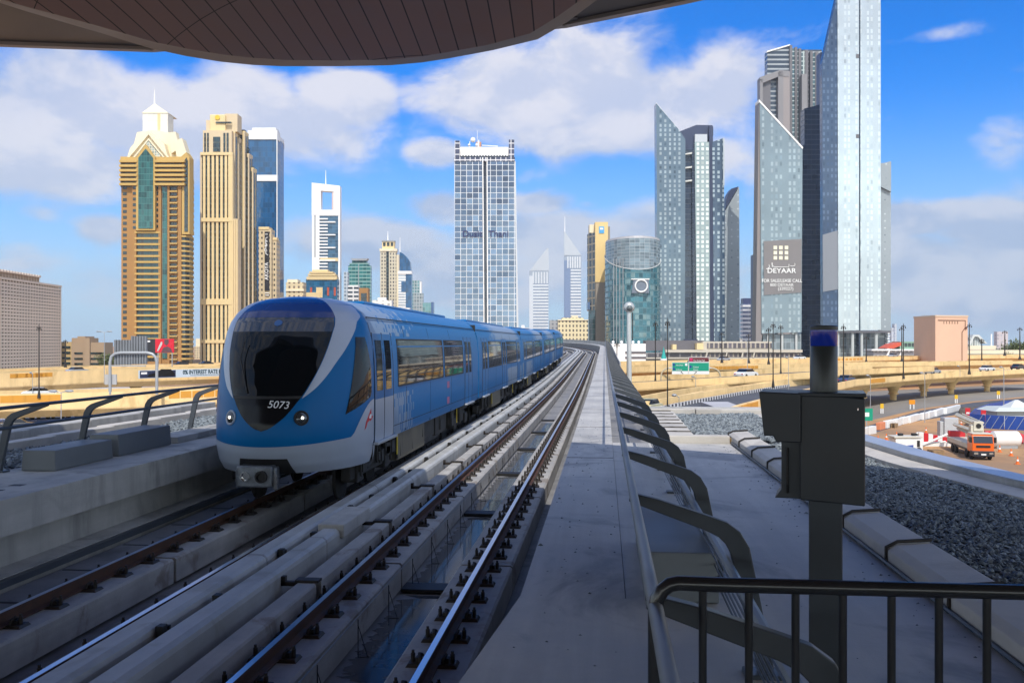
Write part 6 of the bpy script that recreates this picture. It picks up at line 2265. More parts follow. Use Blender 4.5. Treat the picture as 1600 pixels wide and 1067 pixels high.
T.box('crown_screen', WHT, 718.5, 795, 230, 246, 2, 5)
T.ribs('crown_fin', WHT, 719, 794.5, 17, 2.0, 231, 244, .2, 2)
T.box('dark_slots', SLOT, 719, 794.5, 243, 246.1, 1.2, 2.2)
for u, v, r_ in ((739, 219, 1.7), (745, 227, 1.1), (733, 227, .9)):
    MB().ball((T.X(u, 10), 10, T.Z(v, 10)), r_, 14, 8).build('radio_dome', WHT, T.o, True)
MB().tube([(T.X(734, 10), 10, T.Z(232, 10)), (T.X(734, 10), 10, T.Z(221, 10))], .25, 6).tube([(T.X(748, 9), 9, T.Z(232, 9)), (T.X(748, 9), 9, T.Z(219, 9))], .4, 6).tube([(T.X(753, 9), 9, T.Z(227.5, 9)), (T.X(778, 9), 9, T.Z(229, 9))], .35, 6).tube([(T.X(745.8, 9), 9, T.Z(232, 9)), (T.X(745.8, 9), 9, T.Z(204, 9))], .12, 5).build('roof_mast', WHT, T.o)
MB().box(T.X(744, 12), T.X(752, 12), 10, 14, T.Z(232, 12), T.Z(223, 12)).build('roof_plant', mat('plant_orange', (.5, .25, .15), .6), T.o)
INKB = mat('sign_ink', (.02, .03, .12), .4)
text('sign_lettering', 'Dusit', 5.6, INKB, T.o, (T.X(738), -.9, T.Z(366)), extrude=.25, off=.10, sx=1.05)
text('sign_lettering', 'Thani', 5.6, INKB, T.o, (T.X(779), -.9, T.Z(366)), extrude=.25, off=.10, sx=1.05)

# ---- hazy twin towers with triangular tops, far away
for sgn, lb, u0, u1, vt, vs, vb in ((1, 'hazy distant tower with a triangular top, lower and left of its twin', 827, 858, 388, 421, 530), (2, 'hazy distant tower with a triangular top and spire, taller one beside the beige slab', 881.5, 909, 362, 397, 530)):
    T = TW('triangle_tower', lb, (u0 + u1) / 2, 1900, 'tower', None)
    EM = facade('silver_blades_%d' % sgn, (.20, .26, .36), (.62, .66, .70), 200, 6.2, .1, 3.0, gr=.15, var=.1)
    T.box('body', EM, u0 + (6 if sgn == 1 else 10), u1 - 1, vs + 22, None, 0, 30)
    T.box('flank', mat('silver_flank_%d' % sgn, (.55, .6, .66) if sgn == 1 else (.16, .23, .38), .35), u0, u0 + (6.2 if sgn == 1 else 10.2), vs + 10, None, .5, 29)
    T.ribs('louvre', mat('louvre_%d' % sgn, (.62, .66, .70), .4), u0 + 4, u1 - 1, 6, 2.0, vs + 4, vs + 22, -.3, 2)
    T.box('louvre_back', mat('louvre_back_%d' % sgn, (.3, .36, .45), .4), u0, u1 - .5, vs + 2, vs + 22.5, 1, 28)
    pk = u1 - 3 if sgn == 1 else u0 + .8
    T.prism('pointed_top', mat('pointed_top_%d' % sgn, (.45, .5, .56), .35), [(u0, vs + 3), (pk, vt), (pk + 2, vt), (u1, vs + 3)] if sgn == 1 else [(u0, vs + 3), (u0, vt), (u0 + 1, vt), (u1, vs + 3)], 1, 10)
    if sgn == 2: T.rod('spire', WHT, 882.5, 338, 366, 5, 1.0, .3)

# ---- cream palace-like hotel beyond the train
T = TW('cream_hotel', 'low cream hotel with small square windows behind the end of the train', 897, 620, 'hotel')
CH = facade('cream_hotel_windows', (.10, .085, .06), rgb(244, 230, 190, .82), 2.35, 3.0, 1.35, 1.4, gr=.3, fr=.8, var=.5)
T.box('wall', CH, 872, 919, 500, None, 0, 20)
T.box('roof_storey', CH, 878, 912, 496.5, 500.2, 3, 18)
T.box('cornice', CREAML, 871.5, 919.5, 499.4, 500.8, -.6, 1)
T.box('roof_house', CREAML, 893, 903, 493, 497, 6, 15)
T = TW('grey_low_block', 'low grey block between the hazy tower and the cream hotel', 865, 700, 'building')
T.box('wall', facade('grey_low', (.15, .17, .2), (.4, .42, .45), 3, 3, 1.6, 1.4, gr=.3), 859, 879, 500, None, 0, 15)

# ---- beige slab with blue sign
T = TW('beige_slab_tower', 'beige slab tower with a small blue sign near its top and gridded dark side', 938, 620)
BS = mat('beige_slab_cladding', rgb(240, 210, 146, .82), .7, var=.04, vs=.05)
BSG = mat('grey_slab_cladding', rgb(165, 155, 142, .75), .7, var=.04, vs=.05)
T.box('front_slab', BS, 930, 950, 347, 441, 0, 24)
T.box('lower_slab', BSG, 930.6, 948.6, 441, None, .4, 24)
T.plan('gridded_side', facade('slab_grid', (.04, .05, .06), rgb(190, 178, 150, .7), 4.6, 5.2, 1.2, .9, gr=.1, var=.4), [(930, .8), (930, 26), (917.5, 26), (917.5, 12)], 363, 484)
T.plan('side_base', facade('slab_base', (.05, .13, .14), (.12, .16, .18), 2.4, 3.5, .4, .3, gr=.1), [(930, 1), (930, 25), (919.5, 25), (919.5, 12)], 484, None)
T.box('dark_band', BLUEGD, 918, 930, 472, 484, 8, 24)
T.box('roof_house', CREAML, 921, 931, 351, 364, 8, 20)
T.box('side_fins', BSG, 950, 953, 354, 378, 4, 20)
T.box('blue_sign', mat('blue_sign', (.08, .36, .68), .5), 936, 944, 354, 364.5, -.4, -.05)
T.box('white_mark', WHITE, 937.5, 942.5, 356, 359, -.5, -.38)

# ---- oval glass building
T = TW('oval_glass_building', 'oval teal glass building with white curved roof line and a ring emblem', 992, 560, 'office tower')
OV = facade('oval_glass', (.03, .13, .165), rgb(92, 140, 150, .7), 2.4, 3.6, .16, .9, gr=.05, gm=.15, var=.5, win=(.25, .36, .36), wr=.25, wt=.6, jit=.02)
n = 40
RX, RY = 47 * T.k, 30.0
RX = 42.5 * 590 / F
XO = T.X(988, 30)
def ring(z, f=1.0, cy=30.0): return [(XO + RX * f * math.cos(math.pi * 2 * i / n), cy + RY * f * math.sin(math.pi * 2 * i / n), z) for i in range(n)]
def rt_(i): return T.Z(394 - 6 * math.sin(0))
top = []
for i in range(n):
    x, y = XO + RX * math.cos(2 * math.pi * i / n), 30 + RY * math.sin(2 * math.pi * i / n)
    top.append((x, y, T.Z(391) + 6.0 * (y - 30) / RY * 1.6 - 2 + .0 * x))
MB().loft([ring(0), top], True, True).build('glass_drum', OV, T.o)
MB().tube(top + [top[0]], .26, 6).build('roof_rim', mat('rim_grey_white', (.58, .6, .6), .5), T.o, True)
up = [(XO + (x - XO) * .985, 30 + (y - 30) * .985, max(z, T.Z(380)) + 3.2) for x, y, z in top]
MB().loft([[(XO + (x - XO) * .985, 30 + (y - 30) * .985, z + .3) for x, y, z in top], up], True, True).build('crown_glass', facade('crown_glass', (.16, .22, .26), (.35, .4, .44), 3, 1.9, .2, .2, gr=.08), T.o)
up2 = [(XO + (x - XO) * .98, 30 + (y - 30) * .98, z + 1.4) for x, y, z in up]
MB().loft([up, up2], True, True).build('crown_lattice', mat('crown_lattice', (.40, .40, .42), .5), T.o)
for q_ in (-.80, -.72, -.62, -.52):
    x = XO + RX * q_
    y = 30 - RY * math.sqrt(1 - q_ * q_)
    MB().box(x - .18, x + .18, y - .35, y + .6, 0, T.Z(402)).build('silver_rib', POLEG, T.o)
T.prism('ring_panel', mat('ring_panel', (.16, .19, .24), .35), [(987, 458), (990, 437), (1014, 437), (1014, 458)], -1.3, 3)
T.box('panel_cap', WHITE, 986.5, 1015, 435.3, 437, -1.8, 3)
mb = MB()
cx_, cz_ = T.X(1002, -1.5), T.Z(447)
mb.tube([(cx_ + 3.6 * math.cos(a), -1.6, cz_ + 3.6 * math.sin(a)) for a in [2 * math.pi * i / 32 for i in range(33)]], .5, 8)
mb.build('ring_emblem', WHITE, T.o, True)

# ---- dark glass twin-blade tower group
PX = facade('blade_windows_teal', (.08, .13, .175), (.115, .17, .22), 3.1, 3.05, 1.75, 1.15, gr=.06, gm=.25, fr=.14, fm=.25, var=.4, win=(.62, .70, .72), wr=.66, wt=.46, spec=1.0, skip=6, jit=.02)
PX2 = facade('blade_windows_bright', (.45, .52, .50), (.30, .38, .385), 3.1, 3.05, 1.4, 1.1, gr=.06, gm=.1, fr=.2, fm=.15, var=.2, win=(.80, .85, .80), wr=.7, wt=.9, spec=.9)
PX3 = facade('blade_windows_blue', (.05, .09, .15), (.06, .10, .155), 3.3, 3.05, 1.8, 1.15, gr=.05, gm=.2, fr=.10, fm=.2, var=.3, win=(.52, .62, .66), wr=.7, wt=.7, spec=1.0)
DKB = facade('dark_blue_slot', (.015, .028, .055), (.022, .036, .06), 3, 3.45, .1, .5, gr=.06, gm=.2, var=.3)
NAVYT = mat('navy_cladding', (.045, .058, .11), .35, metal=.2)
T = TW('blade_tower', 'teal glass tower with sharp slanted top, dark slot and bright middle bay', 1078, 610)
T.prism('left_blade', PX, [(1025.5, 161.5), (1061, 203), (1071, 218), (1070, None), (1027.5, None)], 0, 26)
T.prism('blade_edge', WHT, [(1025, 160.5), (1030, 166), (1062, 204), (1060.5, 206), (1025, 164)], 3, 26)
T.prism('slot_top', NAVYT, [(1061, 206), (1088, 195.5), (1113, 196), (1114.5, 200), (1114.5, 212), (1086, 240), (1071, 236)], 4, 26)
T.box('dark_slot', DKB, 1069.5, 1089, 234, None, 3.5, 25)
for v in (238.5, 260, 281):
    T.prism('slot_balcony', mat('slot_pale_%d' % v, (.62, .63, .60), .5), [(1070, v + 1.5), (1082, v - .5), (1082, v + 2.2), (1070, v + 3.6)], 1.5, 6)
T.prism('bright_bay', PX2, [(1085.5, 222), (1108, 222), (1109.5, None), (1089, None)], .5, 24)
T.box('bay_cap', mat('bay_cap', (.50, .54, .58), .4), 1086, 1105, 210, 222.2, .7, 24)
T.prism('bay_side', DKB, [(1081, 240), (1086, 222), (1089, None), (1083, None)], 1.5, 24)
T.prism('dark_stair', NAVYT, [(1108, 197), (1114, 197), (1116, None), (1109.5, None)], 1.5, 24)
T.prism('right_bay', PX3, [(1113, 222), (1131, 216), (1133, None), (1116, None)], 1.0, 25)
T.box('bay_fin', mat('bay_fin', (.45, .5, .54), .4), 1130, 1132, 216, 290, .6, 24)
GREYB = facade('grey_blade', (.27, .32, .35), (.30, .345, .375), 4.2, 4.6, 3.2, 3.7, gr=.2, fr=.4, fm=.1, var=.3, win=(.7, .75, .76), wr=.5, wt=.7)
T.prism('low_blade', GREYB, [(1133, 330), (1155, 292), (1156, None), (1133, None)], 6, 26)
T.prism('blade_opening', NAVYT, [(1135, 312), (1138, 303), (1143, 295), (1154, 291.5), (1134, 326)], 5.5, 24)
T.box('podium', NAVYT, 1069, 1090, 530, None, -2, 20)
# ---- small striped block and slim dark slab
T = TW('striped_block', 'small office block with white and navy stripes between the two glass tower groups', 1170, 800, 'office block')
T.box('wall', facade('navy_stripes', (.05, .07, .16), (.72, .74, .78), 60, 3.6, .1, 1.7, gr=.1), 1160.5, 1180, 474, None, 0, 18)
T.box('navy_top', mat('navy_top', (.04, .055, .14), .4), 1161.5, 1180, 466, 474.2, .5, 17)
T = TW('slim_slab', 'slim dark slab rising just left of the banner wrapped glass tower', 1179, 720)
T.box('wall', NAVYT, 1177.5, 1186, 398, None, 0, 14)

# ---- tall framed tower behind
T = TW('framed_tower', 'tall stone framed tower with striped glass rising behind the slanted glass tower', 1240, 820)
FR = mat('pinkish_frame', rgb(150, 148, 152, .72), .6, var=.05, vs=.04)
FRD = mat('grey_frame', rgb(120, 118, 124, .7), .5, var=.05, vs=.04)
ST = facade('striped_glass', (.04, .06, .09), (.30, .33, .36), 80, 4.2, .1, 1.5, gr=.08, var=.3)
ST2 = facade('fine_striped_glass', (.05, .10, .12), (.42, .50, .50), 4.0, 4.0, 1.4, 1.0, gr=.08, var=.5)
T.prism('upper_block', ST, [(1199, 118), (1199, 80), (1234, 70), (1234, 118)], 10, 45)
T.box('upper_block_back', ST, 1234, 1284, 78, None, 16, 46)
T.prism('roof_lip', WHT, [(1198.5, 80), (1234.5, 69.5), (1234.5, 71.5), (1198.5, 82)], 9, 12)
for u0, u1, v0, y in ((1234, 1238, 71, 8), (1242, 1246, 74, 9), (1248, 1252, 76, 9), (1258, 1263, 78, 11), (1266, 1270, 80, 12), (1274, 1279, 81, 13)):
    T.box('vertical_fin', FRD, u0, u1, v0, None, y, y + 20)
for u0, u1, v0, y in ((1238, 1242, 76, 10), (1246.2, 1248, 78, 10), (1252.2, 1258, 80, 12), (1270.2, 1274, 84, 14)):
    T.box('glass_strip', ST2, u0, u1, v0, None, y, y + 20)
T.box('frame_back', ST, 1190, 1232, 122, None, 6, 30)
T.prism('frame_top', FR, [(1187.5, 126), (1187.5, 121), (1218, 110), (1233, 111), (1233, 120), (1216, 120), (1192, 130)], 0, 26)
T.box('frame_left', FR, 1187.5, 1192, 124, None, 0, 26)
T.box('frame_mid', FR, 1216, 1224, 112, None, 0, 26)
T.box('frame_right', mat('frame_pink', rgb(164, 156, 156, .72), .6), 1224, 1234, 112, None, .3, 26)
T.box('recess_wall', FRD, 1192, 1204, 126, None, 3, 20)
T.box('right_pier', FR, 1253, 1261, 116, None, 2, 20)

# ---- slanted glass tower with the wrap banner
PXS = facade('pale_blade_windows', (.17, .23, .265), (.20, .265, .30), 2.7, 3.9, 1.35, 1.5, gr=.06, gm=.2, fr=.16, fm=.25, var=.3, win=(.52, .60, .62), wr=.66, wt=.42, spec=1.0, skip=4, jit=.02)
T = TW('banner_glass_tower', 'pale glass tower with slanted top and a grey lettered wrap on its lower half', 1222, 560)
T.prism('front_face', PXS, [(1187, 158), (1254, 231), (1252.5, 519), (1190, 521)], 0, 22)
T.prism('left_edge', mat('left_edge_stone', rgb(160, 152, 150, .7), .5), [(1186, 156), (1189, 160), (1191.5, 521), (1184, None), (1180.5, None)], .8, 22)
T.prism('slanted_cap', WHT, [(1186, 155.5), (1255, 230.5), (1254, 233), (1186, 159)], -.4, 22)
T.box('base_glass', facade('base_glass', (.16, .2, .22), (.3, .34, .36), 3, 4, .3, .3, gr=.1), 1192, 1252, 522, None, 3, 20)
for u in (1200, 1222, 1244):
    T.rod('column', mat('column_pale_%d' % u, (.55, .56, .54), .5), u, 520, 556, 2.0, .75)
WRAP = mat('wrap_grey', rgb(142, 138, 138, .75), .55, var=.05, vs=.1)
T.prism('wrap_banner', WRAP, [(1193.5, 377), (1252.6, 373.5), (1252.4, 457), (1193.8, 461)], -.6, -.1)
gl = mat('wrap_lettering', (.82, .82, .80), .5)
for i in range(3):
    for j in range(3):
        u, v = 1211.5 + 8.7 * i, 387 + 8.0 * j
        m_ = mat('wrap_yellow', (.85, .80, .60), .5) if i == j == 0 else bpy.data.materials['wrap_yellow']
        T.box('wrap_logo_square', m_, u - 2.7, u + 2.7, v - 2.8, v + 2.8, -.85, -.55)
text('wrap_lettering', 'DEYAAR', 4.1, gl, T.o, (T.X(1220.5), -.85, T.Z(423.5)), extrude=.06, off=.06, sx=1.12)
text('wrap_lettering', 'FOR SALE/LEASE CALL', 2.75, gl, T.o, (T.X(1221), -.85, T.Z(439)), extrude=.05, off=.03, sx=.90)
text('wrap_lettering', '800 DEYAAR', 2.6, gl, T.o, (T.X(1221), -.85, T.Z(445.5)), extrude=.05, off=.01, sx=.98)
text('wrap_lettering', '(339227)', 2.6, gl, T.o, (T.X(1227), -.85, T.Z(451.5)), extrude=.05, off=.02, sx=1.0)
ar = MB()
def stroke2(pts, r=.22): ar.tube([(T.X(u), -.85, T.Z(v)) for u, v in pts], r, 5)
stroke2([(1241, 411.5), (1241.5, 415), (1238, 416.5), (1234, 416)])
stroke2([(1232, 413), (1232, 417.5), (1209, 417.5), (1205.5, 415), (1205.5, 410.5)])
stroke2([(1206, 411), (1206, 418)])
stroke2([(1201, 414), (1201.5, 417.5), (1199.5, 420), (1196.5, 420.5)])
stroke2([(1229.5, 420.3), (1230.3, 420.3)])
stroke2([(1227.5, 420.3), (1228.3, 420.3)])
ar.build('arabic_lettering', gl, T.o)
# ---- tallest tower
T = TW('tall_glass_tower', 'tallest pale glass tower with a dark central joint and pale columns at its base', 1340, 600)
T.deep = 5.0
PT = facade('tall_windows', (.46, .52, .545), (.55, .61, .63), 2.45, 3.9, 1.1, 1.35, gr=.08, gm=.45, fr=.15, fm=.5, var=.16, jit=.02, win=(.78, .84, .84), wr=.7, wt=.55, spec=.9, skip=3)
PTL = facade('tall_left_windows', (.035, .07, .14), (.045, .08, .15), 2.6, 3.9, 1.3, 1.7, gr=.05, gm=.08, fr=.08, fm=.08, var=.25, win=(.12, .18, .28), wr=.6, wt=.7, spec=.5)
T.prism('front_face', PT, [(1308.5, -75), (1342.2, -100), (1342.2, 516), (1310, 517)], 0, 28)
T.prism('front_face', PT, [(1344.4, -100), (1376, -110), (1376.5, 515.5), (1344.4, 516)], 0, 28)
T.box('dark_joint', DKB, 1342, 1344.6, -98, None, .8, 27)
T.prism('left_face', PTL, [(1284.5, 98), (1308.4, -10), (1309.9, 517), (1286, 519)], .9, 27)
T.prism('left_wrap', mat('wrap_pale', rgb(150, 156, 166, .75), .45), [(1285.5, 367), (1309.2, 360), (1309.5, 452), (1286, 456)], .5, 1.2)
T.box('side_flank', GREYB, 1376.3, 1392, 255, 519, 7, 26)
T.prism('flank_peak', GREYB, [(1376.5, 256), (1376.5, 292), (1392.5, 300), (1392.5, 252)], 5, 7.0)
for v in (85, 210):
    T.box('joint_vent', FRD, 1338, 1342.2, v, v + 6, -.3, .3)
T.box('soffit', FRD, 1286, 1392, 516.5, 520, .5, 27)
T.box('base_glass', facade('tall_base_glass', (.14, .17, .18), (.3, .33, .34), 4, 5, .3, .4, gr=.1), 1288, 1388, 519.5, None, 9, 26)
for u in (1309, 1332, 1346, 1369):
    T.rod('column', mat('column_grey_%d' % u, (.52, .54, .53), .5), u, 517, 557, 2.5, 1.05)
for i in range(7):
    T.box('outer_stair', WHT, 1386 + (i % 2), 1390 + (i % 2), 520 + 4 * i, 522 + 4 * i, 5, 8)
# ---- dark blue slab between
T = TW('dark_blue_slab', 'plain dark blue glass slab between the slanted tower and the tallest tower', 1268, 640)
T.prism('wall', DKB, [(1257, 226), (1257, 170), (1283, 163), (1286, 163), (1286, None), (1252, None), (1252, 230)], 0, 24)
T.box('top_edge', NAVYT, 1282, 1288, 82, 165, 6, 20)

# ---- white car park, grey station block, pink building, left blocks
T = TW('white_car_park', 'bright white low car park with open dark decks behind the camera pole', 982, 345, 'car park')
T.box('wall', WHT, 953.5, 1009, 537, None, 0, 25)
for v in (549, 557):
    T.box('open_deck', FRD, 977, 1009.2, v, v + 3.2, -.25, 1)
T.box('shade', mat('carpark_beige', rgb(220, 200, 170, .8), .7), 977, 1009.3, 565, 572, -.3, 1)
for u in (958, 971, 981, 989, 998):
    MB().ball((T.X(u, 4), 4, T.Z(534.5, 4)), .55, 10, 6).build('roof_globe', WHT, T.o, True)
    MB().tube([(T.X(u, 4), 4, T.Z(538, 4)), (T.X(u, 4), 4, T.Z(534.8, 4))], .08, 5).build('globe_post', POLEG, T.o)
T = TW('long_station_building', 'long low beige and grey station building with two window strips', 1130, 420, 'station building')
LB = facade('station_strip', (.10, .09, .11), rgb(190, 180, 165, .75), 2.1, 30, .7, .1, gr=.2, fr=.7, var=.5)
LBG = mat('station_grey', rgb(150, 148, 150, .75), .7, var=.06, vs=.1)
LBC = mat('station_cream', rgb(214, 206, 190, .8), .7, var=.05, vs=.1)
T.box('lower_storey', LBG, 1009, 1252, 551, None, 0, 20)
T.box('window_strip', LB, 1078, 1250, 552.5, 557.5, -.3, 1)
T.box('ledge', LBC, 1040, 1254, 546.5, 550.5, -1.6, 12)
T.box('ledge', LBC, 1010, 1254, 558.5, 560.5, -1.6, 2)
T.box('upper_storey', LBC, 1098, 1206, 533.5, 546.5, 2, 18)
T.box('window_strip', LB, 1105, 1206, 536, 544, 1.6, 3)
T.box('grey_hall', FRD, 1009, 1100, 532, 548, 6, 20)
T.box('beige_box', CREAM, 1051, 1057, 538, 546, 1, 8)
T.box('beige_box', CREAM, 1089, 1099, 536, 546, 1, 8)
T.box('lower_recess', facade('lower_recess', (.05, .05, .06), rgb(160, 156, 156, .7), 5, 30, .8, .1, gr=.3), 1012, 1080, 552.5, 557.5, -.3, 1)
for u in (1102, 1133, 1158, 1176):
    T.prism('slanted_strut', LBC, [(u, 559), (u + 2, 551), (u + 4, 551), (u + 2, 559)], -1.9, -1.2)
T = TW('station_annex', 'low red roofed annex right of the tallest tower base', 1405, 420, 'building')
T.box('wall', facade('annex_wall', (.08, .08, .1), (.4, .4, .42), 2, 3, .8, 1.4, gr=.3), 1365, 1430, 547, None, 0, 18)
T.prism('red_roof', mat('red_roof', rgb(225, 100, 75, .8), .6), [(1384, 544), (1396, 537.5), (1408, 534.5), (1408, 540), (1396, 544.5)], -1, 14)
T.box('green_hall', mat('green_hall', rgb(150, 185, 165, .8), .5), 1406, 1430, 533.5, 547.2, 1, 16)
T.ribs('hall_window', RG, 1413, 1430, 3, 4, 536, 541, .6, 2)
T.box('white_fascia', WHT, 1362, 1430, 545.5, 548, -1.4, 8)
for u in (1385, 1405):
    T.prism('white_strut', WHT, [(u, 556), (u + 5, 547), (u + 6, 547), (u + 3, 556)], -1.8, -1)
# pink building: two faces seen, corner towards us
c0, cl, cr_ = P(1461.5, HZ, 318), P(1428, HZ, 335), P(1512, HZ, 321)
pk_ = thing('pink_building', 'plain pink box building with one sunlit and one shaded face', 'building', (c0.x, c0.y, GZ))
dl, dr = Vector((cl.x - c0.x, cl.y - c0.y)), Vector((cr_.x - c0.x, cr_.y - c0.y))
z1 = (HZ - 494) * 318 / F + EYE - GZ
PK = mat('pink_render', rgb(240, 200, 172, .80), .85, var=.04, vs=.08, streak=.06)
q = [(0, 0), (dr.x, dr.y), (dr.x + dl.x, dr.y + dl.y), (dl.x, dl.y)]
MB().prism(q[::-1], 0, z1, 'z').build('wall', PK, pk_)
n1 = dr.normalized()
nv = Vector((n1.y, -n1.x))
def onf(s, z, off): p = n1 * s + nv * off; return (p.x, p.y, z)
W = dr.length
BRN = mat('brown_trim', rgb(120, 72, 50, .7), .7)
m = MB()
m.tube([onf(W * .08, z1 - 1.4, .08), onf(W * .92, z1 - 1.4, .08), onf(W * .92, z1 - 3.9, .08), onf(W * .82, z1 - 5.4, .08), onf(W * .82, 1, .08)], .13, 5)
m.build('brown_trim', BRN, pk_)
m = MB()
for i in range(6):
    s = W * (.26 + .085 * i)
    m.tube([onf(s, z1 - 2.6, .05), onf(s, z1 - 1.7, .05)], .10, 5)
m.build('vent_slot', BRN, pk_)
o = MB().ball(onf(W * .93, z1 - 4.0, .2), .45, 8, 5).build('wall_lamp', BRN, pk_, True)
m = MB()
ed = [Vector((0, 0)), dr, dr + dl, dl]
for a, b in zip(ed, ed[1:] + ed[:1]):
    d_ = (b - a).normalized()
    n_ = Vector((d_.y, -d_.x))
    r_ = [a + n_ * .15 - d_ * .15, b + n_ * .15 + d_ * .15, b - n_ * .4 + d_ * .15, a - n_ * .4 - d_ * .15]
    m.prism([(p.x, p.y) for p in r_][::-1], z1 - .25, z1 + .35, 'z')
m.build('parapet', mat('parapet_pale', rgb(232, 205, 180, .8), .8), pk_)
m = MB()
for i in range(9):
    p = dl * (.1 + .09 * i) + dr * .1
    m.tube([(p.x, p.y, z1), (p.x, p.y, z1 + .5 + .5 * (i in (5, 6, 7)))], .07, 5)
m.build('roof_aerial', POLEG, pk_)
# far right bits
T = TW('tent_hall', 'white pyramid roofed hall far off, right of the pink building', 1529, 620, 'hall')
T.prism('roof', mat('tent_pale', (.62, .64, .62), .5), [(1513, 538), (1521, 523), (1530, 523), (1543, 537), (1540, 537), (1528, 526), (1523, 526), (1516, 540)], 0, 14)
T.box('glass', facade('tent_glass', (.3, .34, .34), (.6, .62, .6), 1.6, 9, .5, .2, gr=.2), 1514, 1532, 527, 541, 2, 12)
T.box('low_wing', CREAML, 1513, 1557, 540, 546, 1, 12)
T.rod('mast', WHT, 1549, 522, 540, 6, .5)
T = TW('far_pink_block', 'far hazy pinkish block above the trees at the right edge', 1566, 1300, 'building')
T.box('wall', facade('far_pink_wall', (.35, .36, .42), (.55, .5, .52), 5, 5, 3, 2.5, gr=.4), 1558, 1575, 518, None, 0, 20)
T = TW('cream_wall_block', 'long low cream boundary building under the trees at the right', 1560, 400, 'building')
T.box('wall', CREAML, 1511, 1660, 547, None, 0, 10)
T.box('dark_base', FRD, 1511, 1660, 553, 555, -.4, 1)
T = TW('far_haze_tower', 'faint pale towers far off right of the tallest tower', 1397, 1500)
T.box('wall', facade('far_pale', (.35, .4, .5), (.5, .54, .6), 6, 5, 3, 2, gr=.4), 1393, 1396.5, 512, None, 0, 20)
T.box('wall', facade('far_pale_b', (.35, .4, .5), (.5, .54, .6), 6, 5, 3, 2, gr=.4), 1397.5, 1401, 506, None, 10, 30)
for i, (u0, u1, v, d, lb) in enumerate(((810, 826, 512, 900, 'low pale rooftops between the gridded tower and the hazy tower'), (676, 709, 508, 900, 'low pale rooftops left of the gridded tower foot'), (1133, 1160, 528, 700, 'low grey rooftops behind the long station building'))):
    T = TW('low_block', lb, (u0 + u1) / 2, d, 'building')
    T.box('wall', facade('low_block_wall_%d' % i, (.2, .22, .25), (.6, .6, .6), 3.2, 3.2, 1.8, 1.6, gr=.3), u0, u1, v, None, 0, 14)
    T.box('roof_house', WHT, u0 + (u1 - u0) * .3, u0 + (u1 - u0) * .6, v - 4, v + .2, 3, 9)

# ---- lattice fronted block at the left edge (its face turns away to the right)
pa, pb = P(-110, HZ, 300), P(95, HZ, 395)
L = math.hypot(pb.x - pa.x, pb.y - pa.y)
t = thing('lattice_block', 'grey pink office block with a dense square lattice facade at the left edge', 'office block', (pa.x, pa.y, GZ), math.atan2(pb.y - pa.y, pb.x - pa.x))
LAT = mat('lattice_concrete', rgb(228, 206, 186, .95), .85, var=.06, vs=.1)
def hz(v, d): return (HZ - v) * d / F + EYE - GZ
H2 = hz(449, 395)
H1 = hz(433, 372)
GLB = facade('lattice_back', (.02, .017, .016), (.04, .035, .03), 2.9, 1.6, .1, .1, gr=.6, var=.8, spec=.1)
MB().box(.5, L - .3, .26, 24, 0, H2 - .6).build('glass_wall', GLB, t)
nf = 42
f0 = None
for i in range(nf + 1):
    if f0 is None:
        o = f0 = MB().box(-.42, .42, -.05, .3, 0, H2).build('fin', LAT, t)
    else:
        o = f0.copy()
        COL.objects.link(o)
    o.location = (L * i / nf, 0, 0)
f0 = None
nr = 27
for i in range(nr):
    z = H2 * (i + .2) / nr
    if f0 is None:
        o = f0 = MB().box(-.2, L + .2, -.03, .28, -.44, .44).build('sill_band', LAT, t)
    else:
        o = f0.copy()
        COL.objects.link(o)
    o.location = (0, 0, z)
MB().box(-.3, L + .3, -.3, 24.5, H2, H2 + .8).build('parapet', LAT, t)
MB().box(L - .28, L + .25, .8, 24, 0, H2).build('end_wall', LAT, t)
LU = L * .80
MB().box(-.3, LU - .8, 1.2, 22, H2 + .8, H1).build('top_storey', mat('top_storey_brown', rgb(160, 136, 118, .7), .85, var=.05, vs=.1), t)
nv_ = 34
f0 = None
va = MB()
for q_ in range(9):
    pass
arc = [(.95 * math.cos(math.pi * q_ / 8), .95 * math.sin(math.pi * q_ / 8)) for q_ in range(9)]
va.prism(arc, -.6, 22, 'y')
for i in range(nv_):
    x = LU * (i + .5) / nv_
    if f0 is None:
        o = f0 = va.build('roof_vault', LAT, t, True)
    else:
        o = f0.copy()
        COL.objects.link(o)
    o.location = (x, 0, H1)
    o.scale = (LU / nv_ / 2.0, 1, 1)
f0 = None
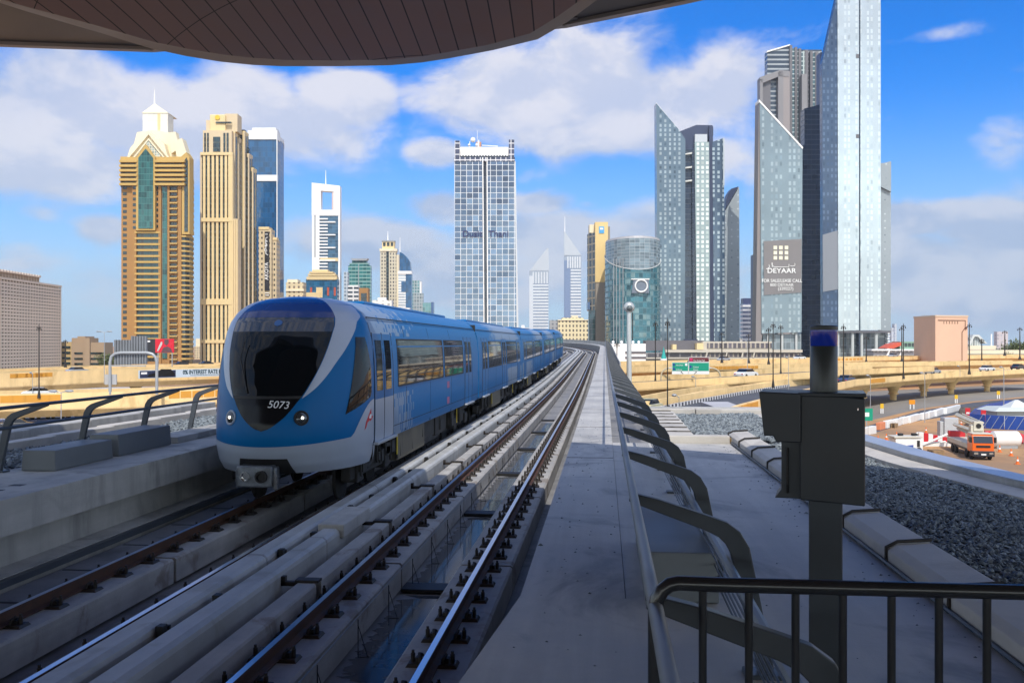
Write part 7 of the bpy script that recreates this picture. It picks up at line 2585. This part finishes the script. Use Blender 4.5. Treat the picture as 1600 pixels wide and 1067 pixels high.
for i in range(nv_ + 1):
    x = LU * i / nv_ - .02
    if f0 is None:
        o = f0 = MB().box(-.14, .14, .2, 1.3, H2 + .8, H1).build('top_fin', LAT, t)
    else:
        o = f0.copy()
        COL.objects.link(o)
    o.location = (x, 0, 0)
# low parking building beside it
T = TW('parking_block', 'low beige parking building with dark slots between the lattice block and the mast', 129, 400, 'car park')
PKB = mat('parking_beige', rgb(186, 160, 132, .75), .85, var=.05, vs=.1)
T.box('left_wing', mat('parking_straw', rgb(214, 184, 130, .75), .85), 96, 112, 534, None, 1, 22)
T.box('wall', PKB, 111.5, 162.5, 535, None, 0, 22)
T.box('stair_tower', PKB, 112, 139.5, 528, 536, 2, 18)
T.box('stair_core', PKB, 132, 140, 528.5, None, -1.2, 2)
T.box('roof_house', PKB, 121, 133, 525.5, 529, 4, 14)
for v in (542, 550.5, 559, 567):
    T.box('dark_slot', WDARK, 97, 109.5, v - 1.2, v + 2, .6, 1.4)
for v in (550.5, 559, 567):
    for u0, u1 in ((116, 129), (141, 161)):
        T.box('dark_slot', WDARK, u0, u1, v, v + 2.6, -.3, .5)
T = TW('pale_lattice_house', 'narrow pale building with chevron grille between the balcony tower and the ribbed tower', 309, 690, 'building')
T.box('wall', facade('chevron_grille', (.2, .17, .13), rgb(232, 214, 176, .8), 1.5, 1.7, .7, .7, gr=.5, fr=.8), 304, 316, 541, None, 0, 12)
T.box('roof_house', CREAML, 306, 314, 529, 541.2, 1, 10)
# ================================================================== HAZE
def haze():
    m = bpy.data.materials.new('haze_air')
    m.use_nodes = True
    k = NT(m.node_tree)
    k.n.clear()
    out = k.node('ShaderNodeOutputMaterial')
    pv = k.node('ShaderNodeVolumePrincipled')
    pv.inputs['Color'].default_value = (.78, .86, 1.0, 1)
    pv.inputs['Density'].default_value = HAZE
    k.l.new(pv.outputs[0], out.inputs['Volume'])
    o = MB().box(-4100, 4100, -1100, 5100, GZ - 1.2, 330).build('haze', m)
    props(o, kind='stuff')


HAZE = 0.000085
if HAZE: haze()
